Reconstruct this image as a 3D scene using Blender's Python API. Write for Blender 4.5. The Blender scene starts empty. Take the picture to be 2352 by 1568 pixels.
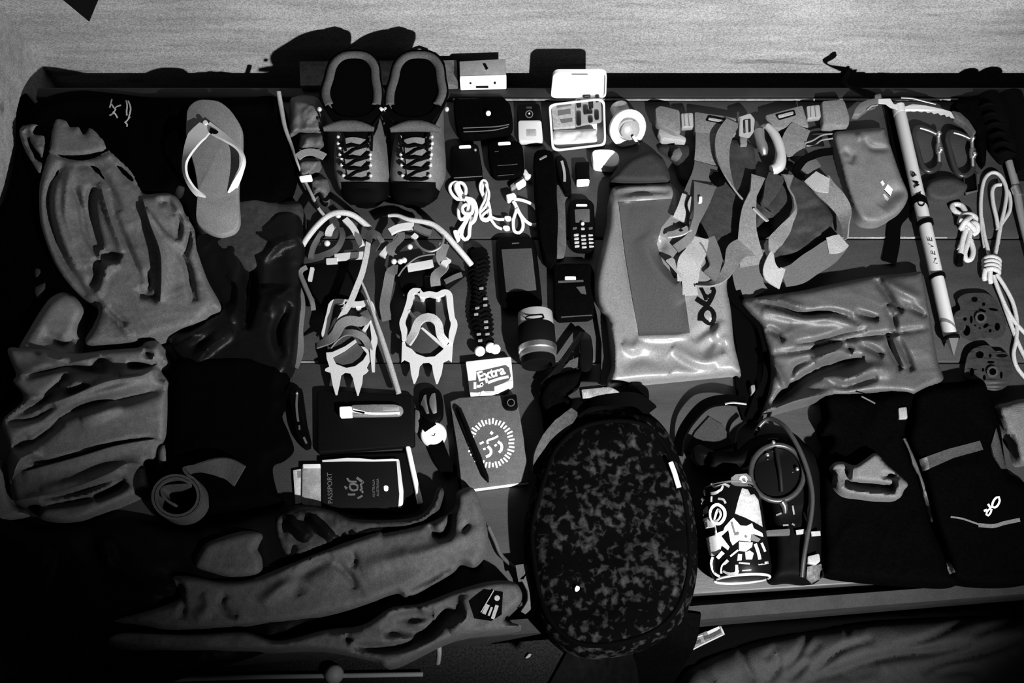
import bpy, bmesh, math, random
import numpy as np
from mathutils import Vector
from mathutils.geometry import delaunay_2d_cdt

random.seed(7)
rng = np.random.default_rng(7)
S = bpy.context.scene
COL = S.collection

# ------------------------------------------------------------------ camera, light, exposure
BZ = 0.45                       # height of the bed top above the floor
CAM_H = 1.39                    # camera height above the bed top
TILT = math.radians(24.0)
FPX = 2100.0                    # focal length in pixels of a 2352 x 1568 frame
cam_data = bpy.data.cameras.new('camera')
cam_data.sensor_width = 36.0
cam_data.lens = FPX / 2352.0 * 36.0
cam_data.clip_start = 0.05
cam = bpy.data.objects.new('camera', cam_data)
cam.location = (0, 0, BZ + CAM_H)
cam.rotation_euler = (TILT, 0, 0)
COL.objects.link(cam)
S.camera = cam

world = bpy.data.worlds.new('dim_room')
S.world = world
world.use_nodes = True
world.node_tree.nodes['Background'].inputs[0].default_value = (1, 1, 1, 1)
world.node_tree.nodes['Background'].inputs[1].default_value = 0.012

def aim(o, target):
    d = Vector(target) - o.location
    o.rotation_euler = d.to_track_quat('-Z', 'Y').to_euler()

torch_data = bpy.data.lights.new('hand_torch', 'SPOT')
torch_data.energy = 395
torch_data.spot_size = math.radians(78)
torch_data.spot_blend = 1.0
torch_data.shadow_soft_size = 0.016
torch = bpy.data.objects.new('hand_torch', torch_data)
torch.location = (0.66, -0.486, BZ + 1.02)
COL.objects.link(torch)
aim(torch, (0.09, 1.215, BZ + 0.03))

vs = S.view_settings
vs.view_transform = 'Standard'
vs.look = 'None'
vs.exposure = 0.0
vs.gamma = 1.0
vs.use_curve_mapping = False
S.display_settings.display_device = 'sRGB'

# ------------------------------------------------------------------ helpers
CT, ST = math.cos(TILT), math.sin(TILT)

def P(px, py, z=0.0):
    """point at height z above the bed top seen at photograph pixel (px, py)"""
    u = (px - 1176.0) / FPX
    v = (784.0 - py) / FPX
    y = v * CT + ST
    w = CT - v * ST
    t = (CAM_H - z) / w
    return Vector((t * u, t * y, BZ + z))

def PN(pts, z):
    pts = np.asarray(pts, float)
    u = (pts[:, 0] - 1176.0) / FPX
    v = (784.0 - pts[:, 1]) / FPX
    y = v * CT + ST
    w = CT - v * ST
    t = (CAM_H - z) / w
    return np.stack([t * u, t * y, BZ + z + 0 * t], 1)

def crop(x0, y0, s):
    def f(*pts):
        return [(p[0] / s + x0, p[1] / s + y0) + tuple(p[2:]) for p in pts]
    return f
ca = crop(0, 0, 3.136); cb = crop(0, 250, 2.613); cc = crop(0, 650, 2.613); cd = crop(0, 1100, 3.35)
ce = crop(600, 50, 3.336); cf = crop(640, 460, 3.408); cg = crop(620, 840, 3.675); ch = crop(600, 1100, 3.35)
ci = crop(1000, 100, 4.48); cj = crop(1000, 380, 3.0143); ck = crop(1340, 330, 2.614); cl = crop(1460, 200, 3.267)
cm = crop(1880, 130, 3.646); cn = crop(1880, 450, 3.337); co = crop(1660, 600, 3.399); cp = crop(1160, 850, 2.184)
cq = crop(1540, 880, 3.135); cr = crop(1860, 860, 3.199); ct = crop(1540, 1280, 2.897)
cgum = crop(1060, 810, 14.257); cor = crop(1560, 640, 13.06); ccan = crop(1590, 1070, 5.6)
caxe = crop(2080, 370, 5.6); cor2 = crop(2240, 1120, 15.68); cpas = crop(730, 1040, 10.452); ctag = crop(1560, 1420, 16.8)
cbook = crop(1040, 920, 7.839)

MATS = {}
def M(name, a, rough=0.8, spec=0.3, metal=0.0, bump=0.0, bscale=900.0, var=0.0, vscale=60.0, stretch=None, coat=0.0, sheen=0.0):
    if name in MATS:
        return MATS[name]
    if a <= 0.012:              # the photograph's blacks are very deep
        a, spec = a * 0.45, spec * 0.45
    m = bpy.data.materials.new(name)
    m.use_nodes = True
    nt = m.node_tree
    b = nt.nodes['Principled BSDF']
    b.inputs['Roughness'].default_value = rough
    b.inputs['Specular IOR Level'].default_value = spec
    b.inputs['Metallic'].default_value = metal
    b.inputs['Coat Weight'].default_value = coat
    b.inputs['Sheen Weight'].default_value = sheen
    col = (a, a, a, 1)
    b.inputs['Base Color'].default_value = col
    weave = 0.015 < a < 0.45 and metal == 0.0
    if var or bump or weave:
        g = nt.nodes.new('ShaderNodeNewGeometry')
        mp = nt.nodes.new('ShaderNodeMapping')
        if stretch:
            mp.inputs['Scale'].default_value = stretch
        nt.links.new(g.outputs['Position'], mp.inputs['Vector'])
    if var:
        n = nt.nodes.new('ShaderNodeTexNoise')
        n.inputs['Scale'].default_value = vscale
        n.inputs['Detail'].default_value = 8
        n.inputs['Roughness'].default_value = 0.65
        nt.links.new(mp.outputs[0], n.inputs['Vector'])
        r = nt.nodes.new('ShaderNodeValToRGB')
        r.color_ramp.elements[0].position = 0.3
        r.color_ramp.elements[1].position = 0.7
        lo, hi = a * (1 - var), min(1, a * (1 + var))
        r.color_ramp.elements[0].color = (lo, lo, lo, 1)
        r.color_ramp.elements[1].color = (hi, hi, hi, 1)
        nt.links.new(n.outputs['Fac'], r.inputs[0])
        nt.links.new(r.outputs[0], b.inputs['Base Color'])
    if weave:                   # fine weave or grain of the stuff itself
        n3 = nt.nodes.new('ShaderNodeTexNoise')
        n3.inputs['Scale'].default_value = 640
        n3.inputs['Detail'].default_value = 2
        nt.links.new(g.outputs['Position'], n3.inputs['Vector'])
        r3 = nt.nodes.new('ShaderNodeValToRGB')
        r3.color_ramp.elements[0].position = 0.32
        r3.color_ramp.elements[1].position = 0.68
        r3.color_ramp.elements[0].color = (0.62, 0.62, 0.62, 1)
        r3.color_ramp.elements[1].color = (1.0, 1.0, 1.0, 1)
        nt.links.new(n3.outputs['Fac'], r3.inputs[0])
        mx = nt.nodes.new('ShaderNodeMix'); mx.data_type = 'RGBA'; mx.blend_type = 'MULTIPLY'
        mx.inputs['Factor'].default_value = 1.0
        k = 1.22
        if var:
            for el in r.color_ramp.elements:
                el.color = (min(1, el.color[0] * k),) * 3 + (1,)
            nt.links.new(r.outputs[0], mx.inputs[6])
        else:
            mx.inputs[6].default_value = (a * k, a * k, a * k, 1)
        nt.links.new(r3.outputs[0], mx.inputs[7])
        nt.links.new(mx.outputs[2], b.inputs['Base Color'])
    if bump:
        n2 = nt.nodes.new('ShaderNodeTexNoise')
        n2.inputs['Scale'].default_value = bscale
        n2.inputs['Detail'].default_value = 3
        nt.links.new(mp.outputs[0], n2.inputs['Vector'])
        bp = nt.nodes.new('ShaderNodeBump')
        bp.inputs['Strength'].default_value = bump
        bp.inputs['Distance'].default_value = 0.002
        nt.links.new(n2.outputs['Fac'], bp.inputs['Height'])
        nt.links.new(bp.outputs[0], b.inputs['Normal'])
    MATS[name] = m
    return m

def origin_of(o):
    v = Vector((0, 0, 0))
    while o is not None:
        v += o.location
        o = o.parent
    return v

def props(o, label=None, cat=None, group=None, kind=None):
    if label: o['label'] = label
    if cat: o['category'] = cat
    if group: o['group'] = group
    if kind: o['kind'] = kind
    return o

def thing(name, loc, label, cat, group=None):
    o = bpy.data.objects.new(name, None)
    o.empty_display_size = 0.02
    o.location = loc
    COL.objects.link(o)
    return props(o, label, cat, group)

def mk(name, verts, faces, mat, parent=None, label=None, cat=None, group=None, kind=None, sharp=40.0, recalc=True):
    verts = np.asarray(verts, float)
    if parent is not None:
        org = np.array(origin_of(parent))
    else:
        lo, hi = verts.min(0), verts.max(0)
        org = np.array([(lo[0] + hi[0]) / 2, (lo[1] + hi[1]) / 2, lo[2]])
    me = bpy.data.meshes.new(name)
    me.from_pydata((verts - org).tolist(), [], [list(map(int, f)) for f in faces])
    bm = bmesh.new(); bm.from_mesh(me)
    if recalc:
        bmesh.ops.recalc_face_normals(bm, faces=bm.faces)
    for f in bm.faces:
        f.smooth = True
    ang = math.radians(sharp)
    for e in bm.edges:
        if len(e.link_faces) == 2 and e.calc_face_angle(0) > ang:
            e.smooth = False
    bm.to_mesh(me); bm.free()
    me.materials.append(mat)
    o = bpy.data.objects.new(name, me)
    if parent is not None:
        o.parent = parent
    else:
        o.location = org
    COL.objects.link(o)
    return props(o, label, cat, group, kind)

def smooth_line(pts, step=6.0, closed=False):
    """Catmull-Rom through points of any dimension, resampled about every step (in first two dims)"""
    p = np.asarray(pts, float)
    n = len(p)
    if n < 3 and not closed:
        k = max(2, int(np.linalg.norm(p[-1, :2] - p[0, :2]) / step) + 1)
        t = np.linspace(0, 1, k)[:, None]
        return p[0] * (1 - t) + p[-1] * t
    out = []
    segs = n if closed else n - 1
    for i in range(segs):
        if closed:
            a, b, c, d = p[(i - 1) % n], p[i], p[(i + 1) % n], p[(i + 2) % n]
        else:
            a, b, c, d = p[max(i - 1, 0)], p[i], p[i + 1], p[min(i + 2, n - 1)]
        k = max(1, int(np.linalg.norm(c[:2] - b[:2]) / step))
        for j in range(k):
            t = j / k
            out.append(0.5 * ((2 * b) + (-a + c) * t + (2 * a - 5 * b + 4 * c - d) * t * t + (-a + 3 * b - 3 * c + d) * t ** 3))
    if not closed:
        out.append(p[-1])
    return np.array(out)

def straight(pts, step):
    p = np.asarray(pts, float); n = len(p); out = []
    for i in range(n):
        a, b = p[i], p[(i + 1) % n]
        k = max(1, int(np.linalg.norm(b - a) / step))
        for j in range(k):
            out.append(a + (b - a) * j / k)
    return np.array(out)

def seg_dist(pts, poly, closed=False):
    """distance, signed side (+ right in the picture), arc parameter"""
    a = poly; b = np.roll(poly, -1, 0)
    if not closed:
        a, b = a[:-1], b[:-1]
    best = np.full(len(pts), 1e9); side = np.ones(len(pts)); par = np.zeros(len(pts))
    L = np.linalg.norm(b - a, axis=1) + 1e-9
    cum = np.concatenate([[0], np.cumsum(L)]); tot = cum[-1]
    for i in range(len(a)):
        d = b[i] - a[i]; w = pts - a[i]
        t = np.clip((w @ d) / (L[i] ** 2), 0, 1)
        q = w - t[:, None] * d
        dist = np.hypot(q[:, 0], q[:, 1])
        m = dist < best
        best[m] = dist[m]
        side[m] = np.sign(d[0] * w[m, 1] - d[1] * w[m, 0])
        par[m] = (cum[i] + t[m] * L[i]) / tot
    return best, side, par

def inside(pts, poly):
    x, y = pts[:, 0], pts[:, 1]
    r = np.zeros(len(pts), bool)
    a = poly; b = np.roll(poly, -1, 0)
    for i in range(len(a)):
        x0, y0 = a[i]; x1, y1 = b[i]
        if y0 == y1: continue
        c = ((y0 > y) != (y1 > y)) & (x < (x1 - x0) * (y - y0) / (y1 - y0) + x0)
        r ^= c
    return r

def triangulate(outline, step, extra=None):
    lo, hi = outline.min(0), outline.max(0)
    xs = np.arange(lo[0], hi[0], step); ys = np.arange(lo[1], hi[1], step * 0.866)
    g = []
    for j, y in enumerate(ys):
        g.append(np.stack([xs + (j % 2) * step / 2, np.full(len(xs), y)], 1))
    g = np.concatenate(g)
    g = g[inside(g, outline)]
    if len(g):
        d, _, _ = seg_dist(g, outline, True)
        g = g[d > step * 0.55]
    if extra is not None and len(extra):
        ex = extra[inside(extra, outline)]
        if len(ex):
            d, _, _ = seg_dist(ex, outline, True)
            ex = ex[d > step * 0.5]
        if len(ex) and len(g):
            cell = {}
            for q in ex:
                cell.setdefault((int(q[0] // step), int(q[1] // step)), []).append(q)
            keep = np.ones(len(g), bool)
            for i, q in enumerate(g):
                cx, cy = int(q[0] // step), int(q[1] // step)
                for dx in (-1, 0, 1):
                    for dy in (-1, 0, 1):
                        for e in cell.get((cx + dx, cy + dy), ()):
                            if (e[0] - q[0]) ** 2 + (e[1] - q[1]) ** 2 < (0.55 * step) ** 2:
                                keep[i] = False
            g = np.concatenate([g[keep], ex])
    pts = np.concatenate([outline, g]) if len(g) else outline
    n = len(outline)
    vs_, es_, fs_, _, _, _ = delaunay_2d_cdt([Vector(p) for p in pts], [(i, (i + 1) % n) for i in range(n)], [], 1, 1e-4)
    return np.array([tuple(v) for v in vs_]), [list(f) for f in fs_]

def vnoise(pts, scale, seed):
    """smooth value noise in pixel space"""
    r = np.random.default_rng(seed).random((64, 64))
    q = np.abs(pts) / scale
    i = np.floor(q).astype(int); f = q - i; f = f * f * (3 - 2 * f)
    a = r[i[:, 0] % 64, i[:, 1] % 64]; b = r[(i[:, 0] + 1) % 64, i[:, 1] % 64]
    c = r[i[:, 0] % 64, (i[:, 1] + 1) % 64]; d = r[(i[:, 0] + 1) % 64, (i[:, 1] + 1) % 64]
    return (a * (1 - f[:, 0]) + b * f[:, 0]) * (1 - f[:, 1]) + (c * (1 - f[:, 0]) + d * f[:, 0]) * f[:, 1] - 0.5

class Sheet:
    """soft thing: relief over an outline measured in the photograph"""
    def __init__(self, outline, H, edge=26, folds=(), zb=0.0, efrac=0.3, noise=0.0, nscale=45, seed=1, curved=True, step=7, tilt=None, fa=1.6):
        self.out = smooth_line(outline, step, True) if curved else straight(outline, step)
        self.H, self.edge, self.zb, self.efrac = H, edge, zb, efrac
        self.noise, self.nscale, self.seed, self.step, self.tilt = noise, nscale, seed, step, tilt
        self.folds = []
        for f in folds:
            k = f[3] if len(f) > 3 else 'g'
            self.folds.append((smooth_line([q[:2] for q in f[0]], 10), max(f[1], 1.6 * step), f[2] * fa, k))
    def z(self, pts):
        pts = np.asarray(pts, float)
        d, _, _ = seg_dist(pts, self.out, True)
        t = np.clip(d / self.edge, 0, 1)
        prof = np.sqrt(np.maximum(0, 1 - (1 - t) ** 2))
        h = self.H * (self.efrac + (1 - self.efrac) * prof)
        if self.tilt is not None:
            x0, y0, gx, gy = self.tilt
            h = h + t * ((pts[:, 0] - x0) * gx + (pts[:, 1] - y0) * gy)
        fade = np.clip(d / (self.step * 2.0), 0.15, 1)
        for line, w, amp, kind in self.folds:
            dd, sd, pr = seg_dist(pts, line)
            taper = np.sin(np.clip(pr, 0.0, 1.0) * math.pi) ** 0.5
            if kind == 'g':
                v = np.exp(-(dd / w) ** 2)
            else:
                s = dd * sd * (1 if kind == 'r' else -1)
                v = np.where(s >= 0, np.exp(-s / w), np.exp(-(s / (self.step * 0.3)) ** 2))
            h = h + amp * v * taper * fade
        if self.noise:
            w = np.stack([vnoise(pts, self.nscale * 1.7, self.seed + 5), vnoise(pts + 77, self.nscale * 1.7, self.seed + 6)], 1) * self.nscale * 0.8
            c, s_ = math.cos(self.seed), math.sin(self.seed)
            q = (pts + w) @ np.array([[c, -s_], [s_, c]]) * np.array([1.0, 0.6]) + 3000.0
            n1 = vnoise(q, self.nscale * 1.25, self.seed); n2 = vnoise(q + 31.7, self.nscale * 0.6, self.seed + 1)
            r1 = (1 - np.minimum(1, np.abs(n1) * 3.2)) ** 2; r2 = (1 - np.minimum(1, np.abs(n2) * 3.2)) ** 2
            h = h + self.noise * fade * (0.8 * n1 + 0.25 * r1 + 0.12 * r2)
        hf = 0.38 * self.H
        h = np.where(h < hf, hf + (h - hf) * 0.35, h)
        return self.zb + np.maximum(h, 0.0015)
    def build(self, name, mat, parent=None, bot=None, **kw):
        ex = []
        for line, w, amp, kind in self.folds:
            l = smooth_line(line, self.step * 0.5)
            if len(l) < 3: continue
            if kind == 'g':
                ex.append(l)
            else:
                t = np.gradient(l, axis=0); t /= np.linalg.norm(t, axis=1)[:, None] + 1e-9
                nn = np.stack([-t[:, 1], t[:, 0]], 1) * (1 if kind == 'r' else -1)
                ex += [l + nn * 0.6, l - nn * self.step * 0.55]
        p, f = triangulate(self.out, self.step, np.concatenate(ex) if ex else None)
        z = self.z(p)
        top = PN(p, z)
        # rim order
        cnt = {}
        for t in f:
            for i in range(len(t)):
                e = (t[i], t[(i + 1) % len(t)])
                cnt[e] = cnt.get(e, 0) + 1
        rim = [e for e in cnt if (e[1], e[0]) not in cnt]
        b0 = self.zb - 0.002 if bot is None else bot
        verts = list(top); faces = list(f); idx = {}
        for e in rim:
            for i in e:
                if i not in idx:
                    idx[i] = len(verts)
                    v = top[i].copy(); v[2] = min(BZ + b0, v[2] - 0.0005)
                    verts.append(v)
        for a, b in rim:
            faces.append([b, a, idx[a], idx[b]])
        nxt = dict(rim); loop = []
        if rim:
            s0 = rim[0][0]; c = s0
            for _ in range(len(rim)):
                loop.append(idx[c]); c = nxt.get(c)
                if c is None or c == s0: break
            if len(loop) > 2:
                faces.append(loop[::-1])
        return mk(name, verts, faces, mat, parent, sharp=75, **kw)

def patch(name, outline, zfun, off, mat, parent, step=7, curved=False, th=None, **kw):
    """thin piece lying on a relief"""
    o = smooth_line(outline, step, True) if curved else straight(outline, step)
    p, f = triangulate(o, step)
    z = zfun(p) + off
    top = PN(p, z); n = len(p)
    botm = top.copy(); botm[:, 2] -= (off + 0.001 if th is None else th)
    cnt = set()
    for t in f:
        for i in range(len(t)):
            cnt.add((t[i], t[(i + 1) % len(t)]))
    rim = [e for e in cnt if (e[1], e[0]) not in cnt]
    faces = list(f) + [[i + n for i in t[::-1]] for t in f] + [[b, a, a + n, b + n] for a, b in rim]
    return mk(name, np.concatenate([top, botm]), faces, mat, parent, sharp=60, **kw)

def flat(c):
    return lambda pts: np.full(len(pts), c)

def rounded(poly, r, n=5):
    p = np.asarray(poly, float); k = len(p); out = []
    for i in range(k):
        a, b, c = p[i - 1], p[i], p[(i + 1) % k]
        da, dc = a - b, c - b
        ra = min(r, np.linalg.norm(da) * 0.45); rc = min(r, np.linalg.norm(dc) * 0.45)
        s = b + da / np.linalg.norm(da) * ra; e = b + dc / np.linalg.norm(dc) * rc
        for j in range(n + 1):
            t = j / n
            out.append((1 - t) ** 2 * s + 2 * t * (1 - t) * b + t * t * e)
    return np.array(out)

def slab(name, poly, z0, th, mat, parent=None, r=6, bev=0.0015, curved=False, crown=0.0, **kw):
    """solid with rounded corners and edges; the outline is that of its upper edge"""
    o = smooth_line(poly, 8, True) if curved else rounded(poly, r) if r else np.asarray(poly, float)
    c = o.mean(0)
    z1 = z0 + th
    W = PN(o, z1 - bev); cw = W.mean(0)
    def ring(inset, z):
        q = W.copy()
        d = q[:, :2] - cw[:2]
        L = np.linalg.norm(d, axis=1)[:, None] + 1e-9
        q[:, :2] = cw[:2] + d * np.maximum(0.05, 1 - inset / L)
        q[:, 2] = BZ + z
        return q
    rings = [ring(bev * 0.6, z0), ring(0, z0 + min(bev, th * 0.3)), ring(0, z1 - bev), ring(bev * 0.35, z1 - bev * 0.3), ring(bev * 1.1, z1)]
    if crown:
        for f in (0.75, 0.5, 0.25):
            q = W.copy(); q[:, :2] = cw[:2] + (rings[4][:, :2] - cw[:2]) * f
            q[:, 2] = BZ + z1 + crown * (1 - f * f); rings.append(q)
    n = len(o)
    verts = np.concatenate(rings)
    faces = []
    for k in range(len(rings) - 1):
        for i in range(n):
            j = (i + 1) % n
            faces.append([k * n + i, k * n + j, (k + 1) * n + j, (k + 1) * n + i])
    faces.append(list(range(n))[::-1])
    faces.append([(len(rings) - 1) * n + i for i in range(n)])
    return mk(name, verts, faces, mat, parent, **kw)

def sweep(world_pts, sect, closed=False, ups=None):
    """sect(i) -> list of (a, b) offsets along side and up; returns verts, faces"""
    p = np.asarray(world_pts, float); n = len(p)
    verts, faces = [], []
    prev_up = np.array([0, 0, 1.0])
    m = None
    for i in range(n):
        if closed:
            t = p[(i + 1) % n] - p[i - 1]
        else:
            t = p[min(i + 1, n - 1)] - p[max(i - 1, 0)]
        t = t / (np.linalg.norm(t) + 1e-12)
        up = np.array([0, 0, 1.0]) if ups is None else ups[i]
        sd = np.cross(t, up)
        if np.linalg.norm(sd) < 0.15:
            up = prev_up; sd = np.cross(t, up)
        sd = sd / (np.linalg.norm(sd) + 1e-12)
        up = np.cross(sd, t); prev_up = up
        s = sect(i); m = len(s)
        for a, b in s:
            verts.append(p[i] + sd * a + up * b)
    for i in range(n if closed else n - 1):
        j = (i + 1) % n
        for k in range(m):
            l = (k + 1) % m
            faces.append([i * m + k, i * m + l, j * m + l, j * m + k])
    if not closed:
        faces.append(list(range(m))); faces.append([(n - 1) * m + k for k in range(m)][::-1])
    return verts, faces

def tube_geo(pts, r, closed=False, n=8, step=6, raw=False):
    """pts of (px, py, z)"""
    q = np.asarray(pts, float) if raw else smooth_line(pts, step, closed)
    w = np.array([tuple(P(*x[:3])) for x in q]) if not raw == 'world' else q
    rr = np.interp(np.linspace(0, 1, len(w)), np.linspace(0, 1, len(r)), r) if hasattr(r, '__len__') else np.full(len(w), r)
    return sweep(w, lambda i: [(rr[i] * math.cos(a), rr[i] * math.sin(a)) for a in np.linspace(0, 2 * math.pi, n, endpoint=False)], closed)

def join(geos):
    V, F = [], []
    for v, f in geos:
        b = len(V); V += [tuple(x) for x in v]; F += [[i + b for i in t] for t in f]
    return V, F

def tube(name, pts, r, mat, parent=None, closed=False, n=8, step=6, **kw):
    v, f = tube_geo(pts, r, closed, n, step)
    return mk(name, v, f, mat, parent, sharp=60, **kw)

def wtube(name, wpts, r, mat, parent=None, closed=False, n=8, **kw):
    v, f = tube_geo(wpts, r, closed, n, raw='world')
    return mk(name, v, f, mat, parent, sharp=60, **kw)

def ribbon(name, pts, width, mat, parent=None, roll=0.0, th=0.0022, step=6, closed=False, **kw):
    """webbing: pts (px, py, z), width in metres, roll in degrees (90 = on edge)"""
    q = smooth_line(pts, step, closed)
    w = np.array([tuple(P(*x[:3])) for x in q])
    L = np.linspace(0, 1, len(w))
    ww = np.interp(L, np.linspace(0, 1, len(width)), width) if hasattr(width, '__len__') else np.full(len(w), width)
    rl = np.interp(L, np.linspace(0, 1, len(roll)), roll) if hasattr(roll, '__len__') else np.full(len(w), roll)
    def sect(i):
        c, s = math.cos(math.radians(rl[i])), math.sin(math.radians(rl[i]))
        h, t = ww[i] / 2, th / 2
        return [(c * a - s * b, s * a + c * b) for a, b in ((-h, -t), (h, -t), (h, t), (-h, t))]
    v, f = sweep(w, sect, closed)
    v = np.array(v)
    return mk(name, v, f, mat, parent, sharp=50, **kw)

def stroke(name, lines, w, zfun, mat, parent, off=0.0008, step=4, **kw):
    """flat print or stitching: px polylines of width w px lying on zfun"""
    geos = []
    for ln in lines:
        closed = False
        wid = w
        if isinstance(ln, tuple) and isinstance(ln[0], str):
            closed = 'c' in ln[0]; wid = ln[2] if len(ln) > 2 else w; ln = ln[1]
        q = smooth_line([x[:2] for x in ln], step, closed)
        n = len(q)
        V, F = [], []
        t = (np.roll(q, -1, 0) - np.roll(q, 1, 0)) if closed else np.gradient(q, axis=0)
        t /= np.linalg.norm(t, axis=1)[:, None] + 1e-9
        nn = np.stack([-t[:, 1], t[:, 0]], 1) * wid / 2
        zz = zfun(q)
        A = PN(q + nn, zz + off); B = PN(q - nn, zz + off); C = PN(q + nn, zz - 0.0005); D = PN(q - nn, zz - 0.0005)
        V = np.stack([A, B, D, C], 1).reshape(-1, 3)
        for i in range(n if closed else n - 1):
            j = (i + 1) % n
            for k in range(4):
                l = (k + 1) % 4
                F.append([i * 4 + k, i * 4 + l, j * 4 + l, j * 4 + k])
        if not closed:
            F.append([0, 1, 2, 3]); F.append([(n - 1) * 4 + k for k in (3, 2, 1, 0)])
        geos.append((V, F))
    v, f = join(geos)
    return mk(name, v, f, mat, parent, sharp=50, **kw)

def lathe_geo(profile, base, axis, n=24):
    """profile of (radius, height) along axis from base (world)"""
    ax = Vector(axis).normalized()
    sd = ax.orthogonal().normalized(); up = ax.cross(sd)
    V, F = [], []
    for r, h in profile:
        for k in range(n):
            a = 2 * math.pi * k / n
            V.append(tuple(Vector(base) + ax * h + (sd * math.cos(a) + up * math.sin(a)) * max(r, 1e-5)))
    m = len(profile)
    for i in range(m - 1):
        for k in range(n):
            l = (k + 1) % n
            F.append([i * n + k, i * n + l, (i + 1) * n + l, (i + 1) * n + k])
    F.append(list(range(n))[::-1]); F.append([(m - 1) * n + k for k in range(n)])
    return V, F

def lathe(name, profile, base, axis, mat, parent=None, n=24, **kw):
    v, f = lathe_geo(profile, base, axis, n)
    return mk(name, v, f, mat, parent, **kw)

def from_curve(obj):
    COL.objects.link(obj)
    dg = bpy.context.evaluated_depsgraph_get()
    me = bpy.data.meshes.new_from_object(obj.evaluated_get(dg))
    d = obj.data
    bpy.data.objects.remove(obj); bpy.data.curves.remove(d)
    bm = bmesh.new(); bm.from_mesh(me); bmesh.ops.remove_doubles(bm, verts=bm.verts, dist=1e-4)
    v = np.array([tuple(x.co) for x in bm.verts]); bm.verts.index_update()
    f = [[x.index for x in fc.verts] for fc in bm.faces]
    bm.free(); bpy.data.meshes.remove(me)
    return v, f

def plate(name, loops, z0, th, mat, parent=None, bev=0.6, **kw):
    """flat solid with holes: loops of px points; z0 number or function"""
    cu = bpy.data.curves.new('t', 'CURVE'); cu.dimensions = '2D'; cu.fill_mode = 'BOTH'
    cu.extrude = 1.0; cu.bevel_depth = bev; cu.bevel_resolution = 1; cu.offset = -bev
    for lp in loops:
        sp = cu.splines.new('POLY'); sp.points.add(len(lp) - 1); sp.use_cyclic_u = True
        for q, x in zip(sp.points, lp):
            q.co = (x[0], -x[1], 0, 1)
    v, f = from_curve(bpy.data.objects.new('t', cu))
    zz = v[:, 2]; t = (zz - zz.min()) / (zz.max() - zz.min())
    px = np.stack([v[:, 0], -v[:, 1]], 1)
    base = z0(px) if callable(z0) else z0
    return mk(name, PN(px, base + th * t), f, mat, parent, sharp=18, **kw)

def text(name, s, org, along, size, zfun, mat, parent, up=None, th=0.0008, bold=0.0, space=1.0, **kw):
    """raised or printed letters; org px, along = px direction of reading, size = px per em"""
    cu = bpy.data.curves.new('t', 'FONT'); cu.body = s; cu.extrude = 0.05; cu.offset = bold; cu.resolution_u = 4; cu.space_character = space
    v, f = from_curve(bpy.data.objects.new('t', cu))
    a = np.array(along, float); a /= np.linalg.norm(a)
    u = np.array([a[1], -a[0]]) if up is None else np.array(up, float)
    px = np.array(org, float) + size * (v[:, :1] * a + v[:, 1:2] * u)
    z = zfun(px) + np.where(v[:, 2] > 0, th, -0.0003)
    return mk(name, PN(px, z), f, mat, parent, sharp=35, **kw)

def circle(cx, cy, rx, ry=None, n=20, rot=0.0):
    ry = rx if ry is None else ry
    out = []
    for k in range(n):
        a = 2 * math.pi * k / n
        x, y = rx * math.cos(a), ry * math.sin(a)
        out.append((cx + x * math.cos(rot) - y * math.sin(rot), cy + x * math.sin(rot) + y * math.cos(rot)))
    return out

def blob(name, c, r, mat, parent=None, n=10, squash=1.0, **kw):
    prof = [(r * math.sin(a), r * squash * (1 - math.cos(a))) for a in np.linspace(0.12, math.pi - 0.12, 8)]
    return lathe(name, prof, c, (0, 0, 1), mat, parent, n, **kw)

def box(name, lo, hi, mat, parent=None, bev=0.004, **kw):
    bm = bmesh.new()
    bmesh.ops.create_cube(bm, size=1)
    for v in bm.verts:
        v.co = Vector([lo[i] + (hi[i] - lo[i]) * (v.co[i] + 0.5) for i in range(3)])
    if bev:
        bmesh.ops.bevel(bm, geom=list(bm.edges), offset=bev, segments=2, affect='EDGES')
    v = [tuple(x.co) for x in bm.verts]; bm.verts.index_update()
    f = [[x.index for x in fc.verts] for fc in bm.faces]
    bm.free()
    return mk(name, v, f, mat, parent, **kw)

# ------------------------------------------------------------------ materials
BLACK = M('black_fabric', 0.0022, 0.95, 0.03, bump=0.3, bscale=700, var=0.4, vscale=180)
BLACKP = M('black_plastic', 0.0025, 0.38, 0.12)
BLACKW = M('black_webbing', 0.002, 0.9, 0.03, bump=0.3, bscale=1200)
DARK = M('dark_fabric', 0.022, 0.85, 0.2, bump=0.3, bscale=900, var=0.35, vscale=120)
DARKSH = M('dark_shiny_nylon', 0.006, 0.42, 0.28, bump=0.25, bscale=500)
STEEL = M('bright_steel', 0.75, 0.32, 0.5, metal=1.0, bump=0.1, bscale=400)
DULL = M('dull_metal', 0.30, 0.45, 0.5, metal=0.9)
WHITE = M('white_plastic', 0.86, 0.45, 0.5)
PAPER = M('white_paper', 0.80, 0.8, 0.3)
CORD = M('white_cord', 0.72, 0.8, 0.3, bump=0.5, bscale=1500)
# ------------------------------------------------------------------ the place: walls, floor, bed
WY = 1.215                      # face of the rear wall
WX = -0.915                     # face of the left wall

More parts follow.
